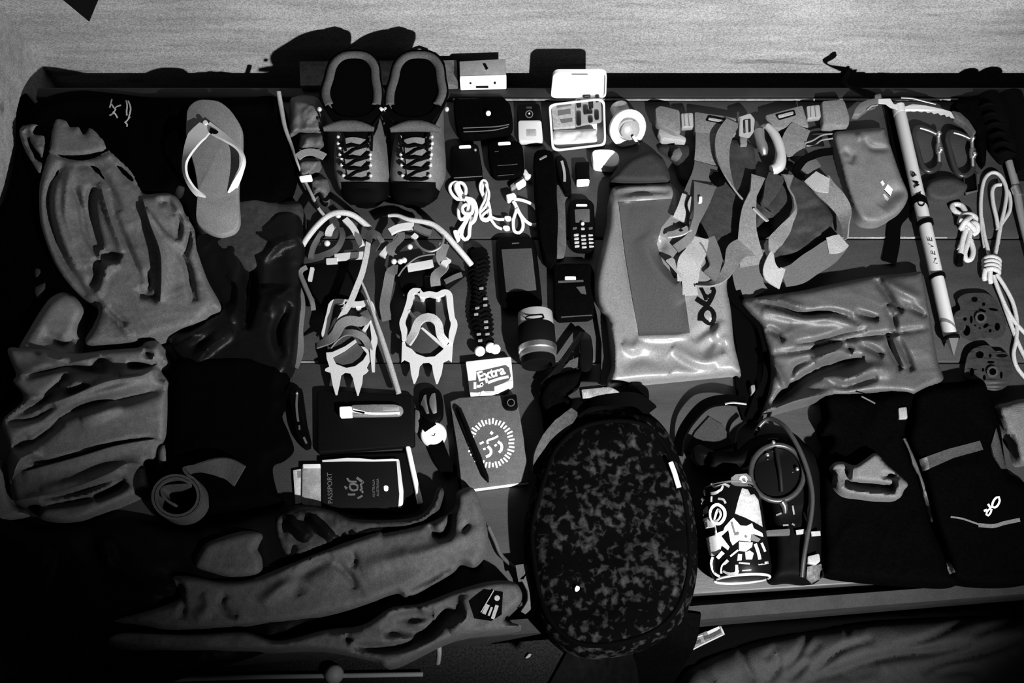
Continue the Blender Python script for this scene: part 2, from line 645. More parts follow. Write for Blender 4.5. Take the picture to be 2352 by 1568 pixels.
def plywood():
    m = bpy.data.materials.new('plywood'); m.use_nodes = True
    nt = m.node_tree; b = nt.nodes['Principled BSDF']
    b.inputs['Roughness'].default_value = 0.75
    b.inputs['Specular IOR Level'].default_value = 0.25
    g = nt.nodes.new('ShaderNodeNewGeometry')
    def noise(scale, sx, sy, sz, detail=6, rot=0.0):
        mp = nt.nodes.new('ShaderNodeMapping'); mp.inputs['Scale'].default_value = (sx, sy, sz)
        mp.inputs['Rotation'].default_value = (0, rot, 0)
        n = nt.nodes.new('ShaderNodeTexNoise'); n.inputs['Scale'].default_value = scale; n.inputs['Detail'].default_value = detail
        nt.links.new(g.outputs['Position'], mp.inputs[0]); nt.links.new(mp.outputs[0], n.inputs['Vector'])
        return n
    def ramp(src, p0, c0, p1, c1):
        r = nt.nodes.new('ShaderNodeValToRGB')
        r.color_ramp.elements[0].position = p0; r.color_ramp.elements[0].color = (c0, c0, c0, 1)
        r.color_ramp.elements[1].position = p1; r.color_ramp.elements[1].color = (c1, c1, c1, 1)
        nt.links.new(src.outputs['Fac'], r.inputs[0]); return r
    def mul(a, c):
        x = nt.nodes.new('ShaderNodeMix'); x.data_type = 'RGBA'; x.blend_type = 'MULTIPLY'
        x.inputs['Factor'].default_value = 1.0
        nt.links.new(a.outputs[0] if a.type != 'MIX' else a.outputs[2], x.inputs[6]); nt.links.new(c.outputs[0], x.inputs[7]); return x
    base = ramp(noise(5, 0.5, 1, 2.0), 0.3, 0.205, 0.7, 0.285)
    grain = ramp(noise(60, 0.10, 1, 1.0, 8, 0.06), 0.35, 0.80, 0.62, 1.06)
    speck = ramp(noise(560, 0.7, 1, 1.0, 3), 0.34, 0.58, 0.64, 1.22)
    scar = ramp(noise(16, 0.25, 1, 2.2, 5, 0.5), 0.30, 0.55, 0.37, 1.0)
    out = mul(mul(mul(base, grain), speck), scar)
    nt.links.new(out.outputs[2], b.inputs['Base Color'])
    bp = nt.nodes.new('ShaderNodeBump'); bp.inputs['Strength'].default_value = 0.25; bp.inputs['Distance'].default_value = 0.002
    n = noise(200, 0.35, 1, 1.0, 4); nt.links.new(n.outputs['Fac'], bp.inputs['Height']); nt.links.new(bp.outputs[0], b.inputs['Normal'])
    return m
PLY = plywood()
box('wall_rear', (WX - 0.05, WY, 0), (2.3, WY + 0.04, 1.9), PLY, bev=0, kind='structure')
box('wall_left', (WX - 0.04, -1.0, 0), (WX, WY, 1.9), PLY, bev=0, kind='structure')
CARPET = M('carpet_pile', 0.05, 0.95, 0.1, bump=1.0, bscale=260, var=0.75, vscale=240)
box('floor', (WX - 0.05, -1.6, -0.04), (2.3, WY + 0.04, 0.0), CARPET, bev=0, kind='structure')

WOOD = M('dark_varnished_wood', 0.031, 0.5, 0.35, bump=0.12, bscale=120, var=0.28, vscale=9, stretch=(0.5, 2.0, 1.0))
FRAIL = M('front_rail_wood', 0.022, 0.6, 0.2, var=0.25, vscale=30)
RAILW = M('dark_rail_wood', 0.014, 0.5, 0.25, var=0.3, vscale=14)
bed = thing('wooden_bed', (P(1176, 800).x, P(1176, 800).y, 0), 'dark wooden plank bed covered with the laid-out climbing gear', 'bed')
YR = P(1176, 207).y
XL, XR = -0.895, 1.42
def front_y(x):                 # the front edge runs slightly askew
    a, b = P(1000, 1440), P(2352, 1335)
    return a.y + (b.y - a.y) * (x - a.x) / (b.x - a.x)
def plank(name, corners, z0, z1, bev):
    o = [Vector((c[0], c[1], 0)) for c in corners]
    cx = sum((v.x for v in o)) / 4; cy = sum((v.y for v in o)) / 4
    V, F = [], []
    def ring(ins, z):
        for v in o:
            dx, dy = (1 if v.x > cx else -1), (1 if v.y > cy else -1)
            V.append((v.x - dx * ins, v.y - dy * ins, z))
    ring(0, BZ + z0); ring(0, BZ + z1 - bev); ring(bev * 0.35, BZ + z1 - bev * 0.3); ring(bev, BZ + z1)
    for k in range(3):
        for i in range(4):
            j = (i + 1) % 4
            F.append([k * 4 + i, k * 4 + j, k * 4 + 4 + j, k * 4 + 4 + i])
    F.append([0, 1, 2, 3]); F.append([12, 13, 14, 15])
    return mk(name, V, F, RAILW if name in ('rear_rail', 'front_apron') else FRAIL if name == 'front_rail' else WOOD, bed, sharp=80)
y1, y2, y3 = P(1176, 231).y, P(1176, 547).y, P(1176, 832).y
plank('plank', [(XL, y2 + 0.001), (XR, y2 + 0.001), (XR, y1 - 0.001), (XL, y1 - 0.001)], -0.022, 0.0, 0.003)
plank('plank', [(XL, y3 + 0.001), (XR, y3 + 0.001), (XR, y2 - 0.001), (XL, y2 - 0.001)], -0.022, -0.0012, 0.003)
yl, yr_ = front_y(XL), front_y(XR)
def line_y(p, q, x):
    a, b = P(*p), P(*q)
    return a.y + (b.y - a.y) * (x - a.x) / (b.x - a.x)
pf = [line_y((1000, 1402), (2352, 1316), x) for x in (XL, XR)]
plank('plank', [(XL, pf[0]), (XR, pf[1]), (XR, y3 - 0.001), (XL, y3 - 0.001)], -0.022, 0.0, 0.003)
plank('rear_rail', [(XL, y1), (XR, y1), (XR, YR), (XL, YR)], -0.12, 0.009, 0.004)
tube('edge_highlight', [(x, 229, 0.0085) for x in (1040, 1400, 1800, 2200)], 0.0022, M('highlight_wood', 0.16, 0.5, 0.4, var=0.6, vscale=30), bed, n=6, step=20)  # pale tubes paint the highlights along the rail edge and plank seams
tube('edge_highlight', [(x, 545.5, -0.001) for x in (1935, 2000, 2100, 2175)], [0.0012, 0.0024, 0.0024, 0.0012], M('highlight_wood', 0.22), bed, n=6, step=12)
tube('edge_highlight', [(x, 831, -0.001) for x in (665, 700, 732)], 0.002, M('highlight_wood', 0.22), bed, n=6, step=12)
fr = [[line_y((*p, -0.02), (*q, -0.02), x) for x in (XL, XR)] for p, q in (((1000, 1473), (2352, 1361)), ((1000, 1438), (2352, 1331)))]
plank('front_rail', [(XL, fr[0][0]), (XR, fr[0][1]), (XR, fr[1][1]), (XL, fr[1][0])], -0.12, -0.02, 0.003)
plank('front_apron', [(XL, fr[1][0]), (XR, fr[1][1]), (XR, pf[1] + 0.02), (XL, pf[0] + 0.02)], -0.10, -0.060, 0.002)
for x, y in ((XL + 0.03, yl + 0.04), (XR - 0.03, yr_ + 0.04), (XL + 0.03, YR - 0.03), (XR - 0.03, YR - 0.03)):
    box('leg', (x - 0.025, y - 0.025, 0), (x + 0.025, y + 0.025, BZ - 0.02), WOOD, bed)

# dark triangle just in front of the wall, upper left
pts = [P(132, 2), P(196, 47), P(214, 2)]
def on_wall(px, py, off):
    u = (px - 1176) / FPX; v = (784 - py) / FPX
    y = v * CT + ST; w = CT - v * ST; t = (WY - off) / y
    return (t * u, WY - off, BZ + CAM_H - t * w)
tri = [on_wall(60, -70, 0.012), on_wall(205, 50, 0.010), on_wall(255, -70, 0.012)]
tri2 = [(x, y + 0.004, z) for x, y, z in tri]
mk('dark_triangle', tri + tri2, [[0, 1, 2], [5, 4, 3], [0, 3, 4, 1], [1, 4, 5, 2], [2, 5, 3, 0]], M('triangle_black', 0.010, 0.95, 0.05),
   label='dark pointed triangle on the plywood wall at upper left', cat='pennant')

# ------------------------------------------------------------------ clothing on the left
FLEECE = M('black_fleece', 0.0015, 1.0, 0.02, bump=0.6, bscale=500, var=0.5, vscale=300)
s = Sheet([(48, 300), (66, 252), (110, 222), (180, 208), (262, 214), (330, 222), (420, 226), (560, 224), (640, 226), (664, 300),
           (680, 400), (640, 470), (520, 480), (430, 450), (330, 455), (200, 430), (80, 430)], 0.045, 40, noise=0.012, nscale=70, seed=3, fa=1.0,
          folds=[([(60, 262), (120, 236), (200, 226), (250, 232)], 26, 0.034), ([(390, 240), (450, 236), (500, 240)], 22, 0.018), ([(515, 240), (565, 234), (612, 240)], 22, 0.024), ([(625, 242), (650, 236), (668, 250)], 16, 0.024)])
Sheet([(14, 222), (60, 214), (100, 300), (110, 500), (190, 640), (215, 720), (70, 800), (40, 900), (-40, 960), (-70, 800), (-70, 560), (4, 470), (30, 380), (36, 300)], 0.02, 20, noise=0.004, seed=4).build(
      'black_blanket', FLEECE, label='black blanket edge along the left end of the bed', cat='blanket', bot=0)
s = s
fl = s.build('fleece_jacket', FLEECE, label='black fleece jacket with stitched white mark at the rear left corner', cat='jacket', bot=0)
THREAD = M('pale_thread', 0.42, 0.8, 0.2, bump=0.6, bscale=1500)
stroke('stitched_mark', [ca((806, 712), (800, 740), (790, 776)), ca((800, 744), (826, 782), (838, 768), (872, 756)),
                         ca((834, 784), (812, 818), (788, 830)), ca((812, 806), (832, 822), (846, 850)),
                         ca((908, 720), (916, 760), (912, 800), (914, 832)), ca((922, 722), (940, 770), (938, 806), (926, 850)),
                         ca((936, 840), (916, 868), (898, 884)), ca((904, 882), (916, 896), (914, 912))], 3.4, s.z, THREAD, fl)

s = Sheet([(372, 345), (405, 325), (470, 340), (575, 375), (606, 440), (640, 462), (692, 470), (695, 560), (640, 610), (560, 620),
           (470, 560), (440, 500), (395, 440)], 0.03, 30, zb=0.012, noise=0.012, nscale=40, seed=5)
s.build('dark_shirt', DARK, label='dark crumpled shirt under the single flip-flop', cat='shirt', bot=0)

s = Sheet([(440, 560), (500, 505), (570, 520), (640, 480), (690, 490), (704, 560), (692, 640), (686, 740), (660, 860), (560, 880),
           (440, 850), (392, 790), (400, 760), (470, 735), (506, 705), (470, 640)], 0.035, 30, zb=0.008, noise=0.014, nscale=38, seed=8,
          folds=[([(560, 560), (575, 650), (560, 760)], 14, -0.02), (cb((1360, 1010), (1420, 1060), (1420, 1180), (1380, 1280)), 8, 0.012, 'l'),
                 (cb((1070, 1410), (1200, 1340), (1260, 1290)), 8, 0.01), (cc((1530, 110), (1620, 90), (1740, 60)), 9, 0.012),
                 (cc((1160, 480), (1260, 380), (1400, 280)), 10, 0.012), (cc((1700, 460), (1660, 300), (1740, 120)), 10, -0.012),
                 ([(600, 600), (640, 560), (690, 545)], 9, 0.01), ([(610, 720), (640, 680), (680, 660)], 9, 0.01)])
s.build('nylon_trousers', DARKSH, label='black shiny nylon trousers crumpled left of the crampons', cat='trousers', bot=0)

s = Sheet(cc((1010, 600), (1030, 480), (1120, 430), (1290, 420), (1500, 410), (1700, 470), (1728, 520), (1722, 580), (1690, 638), (1712, 690), (1712, 725),
             (1680, 780), (1720, 880), (1750, 985), (1690, 1050), (1622, 1090), (1650, 1240), (1690, 1310), (1480, 1360), (1240, 1390), (1100, 1440),
             (960, 1420), (900, 1250), (960, 1100), (1000, 900)), 0.05, 30, noise=0.012, nscale=60, seed=11)
s.build('puffy_jacket', M('black_down_nylon', 0.0012, 0.85, 0.03, bump=0.3, bscale=600), label='black puffy jacket with scalloped edge between folded shirts and black wallet', cat='jacket', bot=0)

GREYJ = M('grey_knit', 0.105, 0.9, 0.2, bump=0.4, bscale=900, var=0.22, vscale=150)
hood = Sheet(cb((330, 45), (410, 62), (424, 95), (480, 96), (505, 140), (540, 98), (620, 170), (662, 240), (800, 370), (832, 450), (870, 510), (1020, 505),
                (1090, 570), (1112, 640), (1152, 700), (1190, 870), (1240, 1020), (1322, 1185), (1250, 1220), (1170, 1292), (960, 1352), (780, 1400), (520, 1412),
                (560, 1300), (590, 1230), (575, 1170), (530, 1150), (430, 1070), (330, 930), (252, 720), (235, 560), (245, 400), (282, 260), (302, 130)),
             0.034, 22, zb=0.022, noise=0.006, nscale=34, seed=14, step=5, efrac=0.45,
             folds=[(cb((290, 255), (400, 288), (530, 288), (655, 245)), 7, -0.009),
                    (cb((385, 310), (305, 470), (298, 640), (370, 870), (530, 1130)), 9, -0.012),
                    (cb((345, 420), (335, 600), (400, 820), (470, 960)), 10, 0.008),
                    (cb((430, 350), (400, 480), (395, 640), (450, 820)), 10, 0.008),
                    (cb((440, 455), (490, 600), (522, 760), (592, 885)), 8, -0.018),
                    (cb((562, 465), (540, 560), (558, 700), (602, 850)), 10, -0.030),
                    (cb((600, 440), (632, 560), (672, 690), (740, 860)), 8, 0.012),
                    (cb((640, 480), (690, 660), (780, 860), (860, 1050)), 7, -0.009),
                    (cb((450, 340), (560, 350), (660, 480), (720, 620)), 9, -0.007),
                    (cb((852, 530), (900, 690), (958, 850), (968, 1000), (960, 1160)), 13, 0.020, 'l'),
                    (cb((652, 290), (760, 400), (830, 480)), 6, -0.006),
                    (cb((880, 590), (990, 730), (1062, 806)), 8, 0.014, 'r'),
                    (cb((940, 560), (1010, 560), (1050, 640)), 8, -0.010), (cb((1060, 620), (1080, 700), (1066, 790)), 7, -0.012),
                    (cb((1130, 640), (1140, 760), (1110, 880)), 7, -0.014),
                    (cb((1062, 830), (1122, 940), (1150, 1080), (1172, 1160)), 9, -0.014),
                    (cb((600, 880), (660, 880), (724, 905)), 12, -0.028), (cb((540, 920), (590, 990), (560, 1080)), 14, -0.022),
                    (cb((720, 920), (640, 960), (600, 1060), (590, 1130)), 10, 0.012),
                    (cb((820, 1070), (850, 1110), (900, 1060), (880, 960)), 8, -0.010), (cb((830, 1110), (900, 1125), (950, 1150)), 8, -0.012),
                    (cb((592, 1175), (690, 1250), (790, 1370)), 9, 0.012), (cb((640, 1190), (760, 1300)), 7, -0.012)])
hj = hood.build('knit_jacket', GREYJ, label='mid grey zip jacket with raised collar lying crumpled on the black fleece', cat='jacket', bot=0.004)
Sheet(cb((118, 125), (170, 85), (240, 65), (300, 100), (285, 180), (272, 270), (245, 400), (180, 310), (132, 200)), 0.030, 12, zb=0.02, noise=0.01, nscale=16, seed=16, step=5,
      folds=[(cb((140, 130), (200, 240), (250, 330)), 5, -0.012), (cb((190, 150), (290, 105)), 4, -0.010), (cb((180, 180), (230, 230), (270, 240)), 4, 0.006)]).build(
      'sleeve', GREYJ, hj, bot=0.01)

# pile of folded shirts at the left edge
SH1 = M('pale_grey_cotton', 0.15, 0.85, 0.25, bump=0.3, bscale=800, var=0.15, vscale=120)
SH2 = M('grey_cotton', 0.112, 0.7, 0.35, bump=0.3, bscale=800, var=0.15, vscale=90)
SH3 = M('mid_grey_cotton', 0.088, 0.85, 0.25, bump=0.3, bscale=800, var=0.18, vscale=90)
Sheet(cc((380, 55), (450, 82), (496, 150), (490, 200), (466, 262), (466, 400), (440, 470), (130, 470), (110, 400), (180, 270), (260, 140), (312, 82)), 0.040, 22, zb=0.01, noise=0.006, nscale=40, seed=20,
      folds=[(cc((250, 300), (330, 340), (380, 372), (466, 320)), 12, -0.016)]).build(
      'rolled_shirt', SH1, label='pale grey rolled shirt end sticking out above the folded pile', cat='shirt', bot=0)
Sheet(cc((62, 1020), (300, 960), (700, 900), (985, 920), (960, 1000), (935, 1085), (880, 1080), (892, 1200), (878, 1246), (700, 1330), (440, 1432), (240, 1412), (232, 1340), (100, 1322), (60, 1225)),
      0.045, 18, zb=0.0, noise=0.005, nscale=50, seed=22, step=5, efrac=0.4,
      folds=[(cc((130, 1135), (480, 1040), (700, 975), (960, 930)), 14, 0.016, 'r'), (cc((80, 1310), (400, 1240), (640, 1150), (760, 1085), (850, 1090), (876, 1140)), 11, 0.014, 'l'),
             (cc((240, 1300), (480, 1250), (660, 1190), (750, 1180)), 8, -0.014), (cc((560, 1290), (700, 1230), (760, 1190)), 9, -0.026),
             (cc((230, 1340), (440, 1310), (620, 1270)), 8, -0.012), (cc((240, 1240), (500, 1180), (760, 1110)), 9, 0.006)]).build(
      'folded_trousers', SH3, label='mid grey trousers folded into layers at the bottom of the left pile', cat='trousers', bot=0)
pile = Sheet(cc((45, 400), (130, 388), (200, 385), (330, 400), (470, 420), (640, 400), (830, 385), (870, 352), (950, 350), (972, 410), (996, 472), (945, 500), (1004, 588),
                (1000, 640), (985, 925), (880, 935), (700, 968), (480, 1040), (130, 1135), (66, 1200), (60, 1000), (15, 832), (140, 700), (80, 590), (96, 545)),
             0.036, 16, zb=0.024, noise=0.006, nscale=36, seed=24, step=5, efrac=0.4,
             folds=[(cc((100, 555), (300, 510), (470, 470), (605, 440)), 12, 0.020, 'l'), (cc((604, 445), (606, 500), (600, 550)), 14, -0.026),
                    (cc((330, 400), (250, 420), (350, 460), (420, 440)), 9, 0.010), (cc((140, 560), (380, 500), (600, 545)), 9, -0.016),
                    (cc((30, 820), (200, 740), (330, 650), (420, 560)), 12, -0.018), (cc((140, 700), (260, 690), (400, 600)), 9, 0.010),
                    (cc((370, 640), (450, 600), (560, 600)), 12, 0.014), (cc((240, 740), (420, 680), (640, 590), (860, 550), (930, 490)), 16, 0.020, 'r'),
                    (cc((20, 840), (120, 830), (230, 800), (330, 730)), 9, -0.014),
                    (cc((80, 990), (300, 830), (520, 730), (760, 690), (1000, 620)), 14, -0.020), (cc((160, 920), (420, 740), (700, 640), (900, 580)), 12, 0.012),
                    (cc((480, 810), (600, 780), (720, 720)), 14, 0.010), (cc((70, 1000), (200, 960), (380, 830)), 9, -0.012),
                    (cc((720, 560), (840, 540), (930, 500)), 7, 0.012), (cc((760, 500), (900, 500), (990, 470)), 9, -0.020),
                    (cc((880, 380), (920, 400), (960, 390)), 8, 0.012), (cc((860, 410), (920, 440)), 6, -0.014), (cc((940, 500), (955, 570), (1000, 590)), 7, -0.012),
                    (cc((70, 1190), (120, 1060), (250, 1000)), 10, 0.010), (cc((160, 1060), (300, 1080), (480, 1035)), 8, -0.010)])
pile.build('folded_shirt', SH2, label='large grey shirt with many creases folded on top of the left pile', cat='shirt', bot=0.004)
Sheet(cc((950, 985), (990, 970), (1012, 1050), (1000, 1085), (960, 1105), (940, 1050)), 0.03, 10, zb=0.02, step=5).build('sock_tip', SH3, label='small grey sock tip poking out beside the folded trousers', cat='sock', bot=0)
Sheet([(-70, 1040), (0, 1055), (10, 1075), (26, 1150), (56, 1172), (50, 1188), (-70, 1200)], 0.03, 18, zb=0.0, noise=0.004).build('pillow', M('pale_linen', 0.17, 0.9, 0.2, bump=0.3),
      label='pale linen pillow corner at the left frame edge', cat='pillow', bot=0)
tuck = Sheet(cb((190, 960), (240, 935), (300, 960), (300, 1060), (250, 1160), (200, 1140)), 0.02, 14, noise=0.012, nscale=14)
tuck.build('dark_sock', DARK, label='dark sock half hidden left of the grey zip jacket', cat='sock', bot=0)

# rolled belt
BELT = M('grey_belt_webbing', 0.034, 0.75, 0.3, bump=0.5, bscale=1200, var=0.3, vscale=400)
c0 = cc((1080, 1295))[0]
pts = []
for k in range(64):
    a = -2.0 + k / 63 * 4.4 * math.pi
    r = 60 - 17 * k / 63
    pts.append((c0[0] + r * math.cos(a), c0[1] + r * 0.92 * math.sin(a), 0.066))
pts += [(q[0], q[1], 0.064) for q in cc((1010, 1240), (1000, 1290), (1040, 1330), (1070, 1345))]
tail = [(q[0], q[1], 0.064) for q in cc((1440, 1158), (1360, 1112), (1240, 1110), (1130, 1128))]
belt = ribbon('rolled_belt', tail + pts[4:], 0.034, BELT, roll=[20, 50, 90] + [90] * 14, th=0.0035, step=4,
       label='dark webbing belt rolled into a coil below the puffy jacket', cat='belt')

# black and grey garments along the front
s = Sheet([(-80, 1200), (60, 1205), (200, 1205), (300, 1190), (420, 1205), (520, 1190), (620, 1165), (720, 1160), (820, 1185), (900, 1210), (850, 1330), (640, 1480), (400, 1560), (200, 1640), (-80, 1700)],
          0.04, 40, noise=0.03, nscale=75, seed=31, step=9,
          folds=[(ch((190, 310), (300, 400), (380, 470)), 7, 0.014), (ch((350, 270), (470, 370), (560, 450)), 7, 0.016), (ch((440, 250), (560, 340), (620, 420)), 6, -0.012),
                 (cd((820, 690), (1000, 720), (1200, 820), (1380, 830)), 14, 0.018), (cd((790, 460), (830, 600), (820, 680)), 10, 0.015), (cd((400, 560), (340, 640), (200, 900)), 16, 0.016)])
s.build('rain_jacket', M('black_rain_nylon', 0.004, 0.6, 0.12, bump=0.3, bscale=500), label='black rain jacket spread over the front left of the bed', cat='jacket', bot=0)
TR = M('slate_softshell', 0.044, 0.85, 0.25, bump=0.35, bscale=700, var=0.25, vscale=110)
panel = Sheet(cd((1500, 660), (1560, 520), (1660, 460), (1870, 400), (2010, 420), (1990, 500), (1975, 540), (2010, 600), (1995, 720), (1800, 750), (1640, 720)), 0.02, 18, zb=0.045, noise=0.006, seed=33)
leg2 = Sheet([(248, 1473), (292, 1452), (440, 1455), (560, 1450), (640, 1470), (746, 1446), (833, 1434), (898, 1395), (967, 1385), (1048, 1355), (1122, 1335), (1176, 1335), (1196, 1354), (1196, 1378),
              (1160, 1420), (1195, 1440), (1072, 1458), (1012, 1476), (898, 1530), (854, 1514), (728, 1490), (600, 1492), (298, 1492)], 0.036, 14, zb=0.034, noise=0.006, nscale=40, seed=35, step=5,
             folds=[(ch((930, 1180), (1060, 1160), (1250, 1180), (1400, 1050), (1440, 980)), 14, -0.026), (ch((980, 1090), (1200, 1060), (1330, 1060)), 14, -0.022), (ch((640, 1200), (690, 1260)), 6, -0.010),
                    (ch((700, 1290), (1000, 1300), (1250, 1230), (1370, 1130)), 10, -0.018), (ch((1230, 960), (1250, 1010), (1300, 1000)), 6, 0.01), (ch((500, 1170), (780, 1140)), 6, -0.01),
                    (ch((1560, 900), (1580, 1060), (1450, 1180)), 12, 0.012)])
tr = thing('softshell_trousers', P(750, 1400), 'slate grey softshell trousers laid slantwise along the bed front', 'trousers')
leg2.build('lower_leg', TR, tr, bot=0)
leg1 = Sheet([(394, 1327), (442, 1321), (520, 1331), (600, 1318), (720, 1270), (868, 1218), (880, 1222), (985, 1198), (1040, 1170), (1050, 1130), (1085, 1120), (1105, 1160), (1118, 1210), (1120, 1234), (1113, 1267), (1090, 1300), (1057, 1292),
              (1033, 1318), (943, 1372), (910, 1362), (854, 1384), (779, 1404), (660, 1428), (418, 1450), (328, 1438), (255, 1426), (343, 1398), (412, 1372)], 0.042, 20, zb=0.022, noise=0.008, nscale=50, seed=37, step=5, fa=1.0,
             folds=[(ch((0, 730), (260, 650), (560, 520), (900, 400)), 14, 0.012, 'r'), (ch((250, 690), (270, 760), (120, 860), (0, 960)), 14, 0.012),
                    (ch((300, 900), (260, 780), (400, 680), (560, 600)), 16, -0.012), (ch((690, 540), (715, 620), (700, 690)), 7, -0.010), (ch((560, 640), (680, 740), (720, 850)), 9, -0.010),
                    (ch((760, 690), (1050, 610), (1300, 560), (1600, 430), (1720, 400)), 18, 0.012), (ch((1100, 870), (1300, 760), (1500, 640)), 12, -0.016),
                    (ch((1290, 340), (1330, 420), (1420, 430), (1450, 280), (1340, 270)), 10, -0.030), (ch((1540, 420), (1570, 370), (1600, 330)), 8, -0.012),
                    (cd((1400, 900), (1410, 1000), (1390, 1080)), 8, -0.010), (cd((1740, 880), (1700, 960), (1760, 1040), (1830, 1060)), 8, -0.012), (cd((1560, 880), (1600, 980), (1500, 1080)), 14, 0.008),
                    (cd((1320, 760), (1380, 820), (1390, 890)), 9, -0.014)])
leg1.build('upper_leg', TR, tr, bot=0)
panel.build('waist_panel', TR, tr, bot=0.01)
pd = patch('badge', ch((1600, 940), (1720, 850), (1860, 870), (1850, 1040), (1770, 1090), (1640, 1070)), leg2.z, 0.002, BLACK, tr, step=5)
bz = lambda p: leg2.z(p) + 0.003
stroke('badge_emblem', [('c', circle(*ch((1815, 915))[0], 3.5, 3.5, 10), 6), ch((1790, 855), (1690, 1025)), (' ', ch((1745, 965), (1712, 1036)), 9), (' ', ch((1775, 985), (1750, 1050)), 5), (' ', ch((1815, 970), (1780, 1075)), 8)], 2.2, bz, M('silver_print', 0.22, 0.5, 0.4), pd)
s = Sheet([(628, 1215), (640, 1180), (700, 1165), (760, 1172), (820, 1192), (940, 1190), (985, 1165), (1005, 1120), (1020, 1130), (1000, 1180), (940, 1212), (868, 1216), (740, 1260), (660, 1280)], 0.03, 14, zb=0.02, noise=0.012, nscale=24, seed=41, step=5,
          folds=[(ch((600, 260), (800, 300), (1040, 290), (1230, 200)), 8, 0.012)])
s.build('hood', DARK, tr, bot=0.004)
# ------------------------------------------------------------------ flip-flop
FOAM = M('grey_foam', 0.165, 0.85, 0.25, bump=0.3, bscale=700, var=0.1, vscale=60)
RUB = M('pale_rubber', 0.50, 0.5, 0.4, bump=0.2, bscale=900)
ff = thing('flip_flop', P(490, 390), 'single grey flip-flop with pale V strap beside the boots', 'sandal')
sole = ca((1345, 860), (1350, 800), (1380, 755), (1430, 725), (1500, 722), (1580, 735), (1650, 785), (1700, 850), (1738, 920), (1745, 1000), (1742, 1100), (1730, 1200), (1718, 1300), (1715, 1400), (1720, 1500), (1722, 1600),
          (1690, 1660), (1620, 1690), (1560, 1692), (1480, 1660), (1418, 1600), (1418, 1480), (1425, 1380), (1410, 1260), (1385, 1150), (1355, 1040), (1340, 950))
slab('sole', sole, 0.056, 0.017, FOAM, ff, curved=True, bev=0.004)
zs = 0.040
ribbon('strap', [(q[0], q[1], z) for q, z in zip(ca((1478, 1432), (1400, 1370), (1345, 1280), (1330, 1190), (1360, 1090), (1420, 980), (1490, 905)), (.070, .078, .088, .094, .096, .092, .084))], [0.009, 0.012, 0.013, 0.016, 0.024, 0.034, 0.028], RUB, ff, roll=[40, 65, 65, 45, 20, 5, 0], th=0.004)
ribbon('strap', [(q[0], q[1], z) for q, z in zip(ca((1660, 1396), (1705, 1300), (1742, 1210), (1752, 1140), (1715, 1070), (1640, 1010), (1560, 955), (1490, 905)), (.070, .078, .088, .094, .095, .093, .089, .084))], [0.011, 0.012, 0.010, 0.010, 0.012, 0.016, 0.018, 0.018], RUB, ff, roll=[-30, -50, -75, -75, -55, -40, -20, 0], th=0.004)
slab('strap_badge', ca((1515, 915), (1575, 945), (1555, 980), (1505, 955)), 0.090, 0.004, BLACKP, ff, r=3)
lathe('toe_post', [(0.004, 0), (0.004, 0.018)], P(*ca((1500, 925))[0], 0.072), (0, 0, 1), RUB, ff, 8)

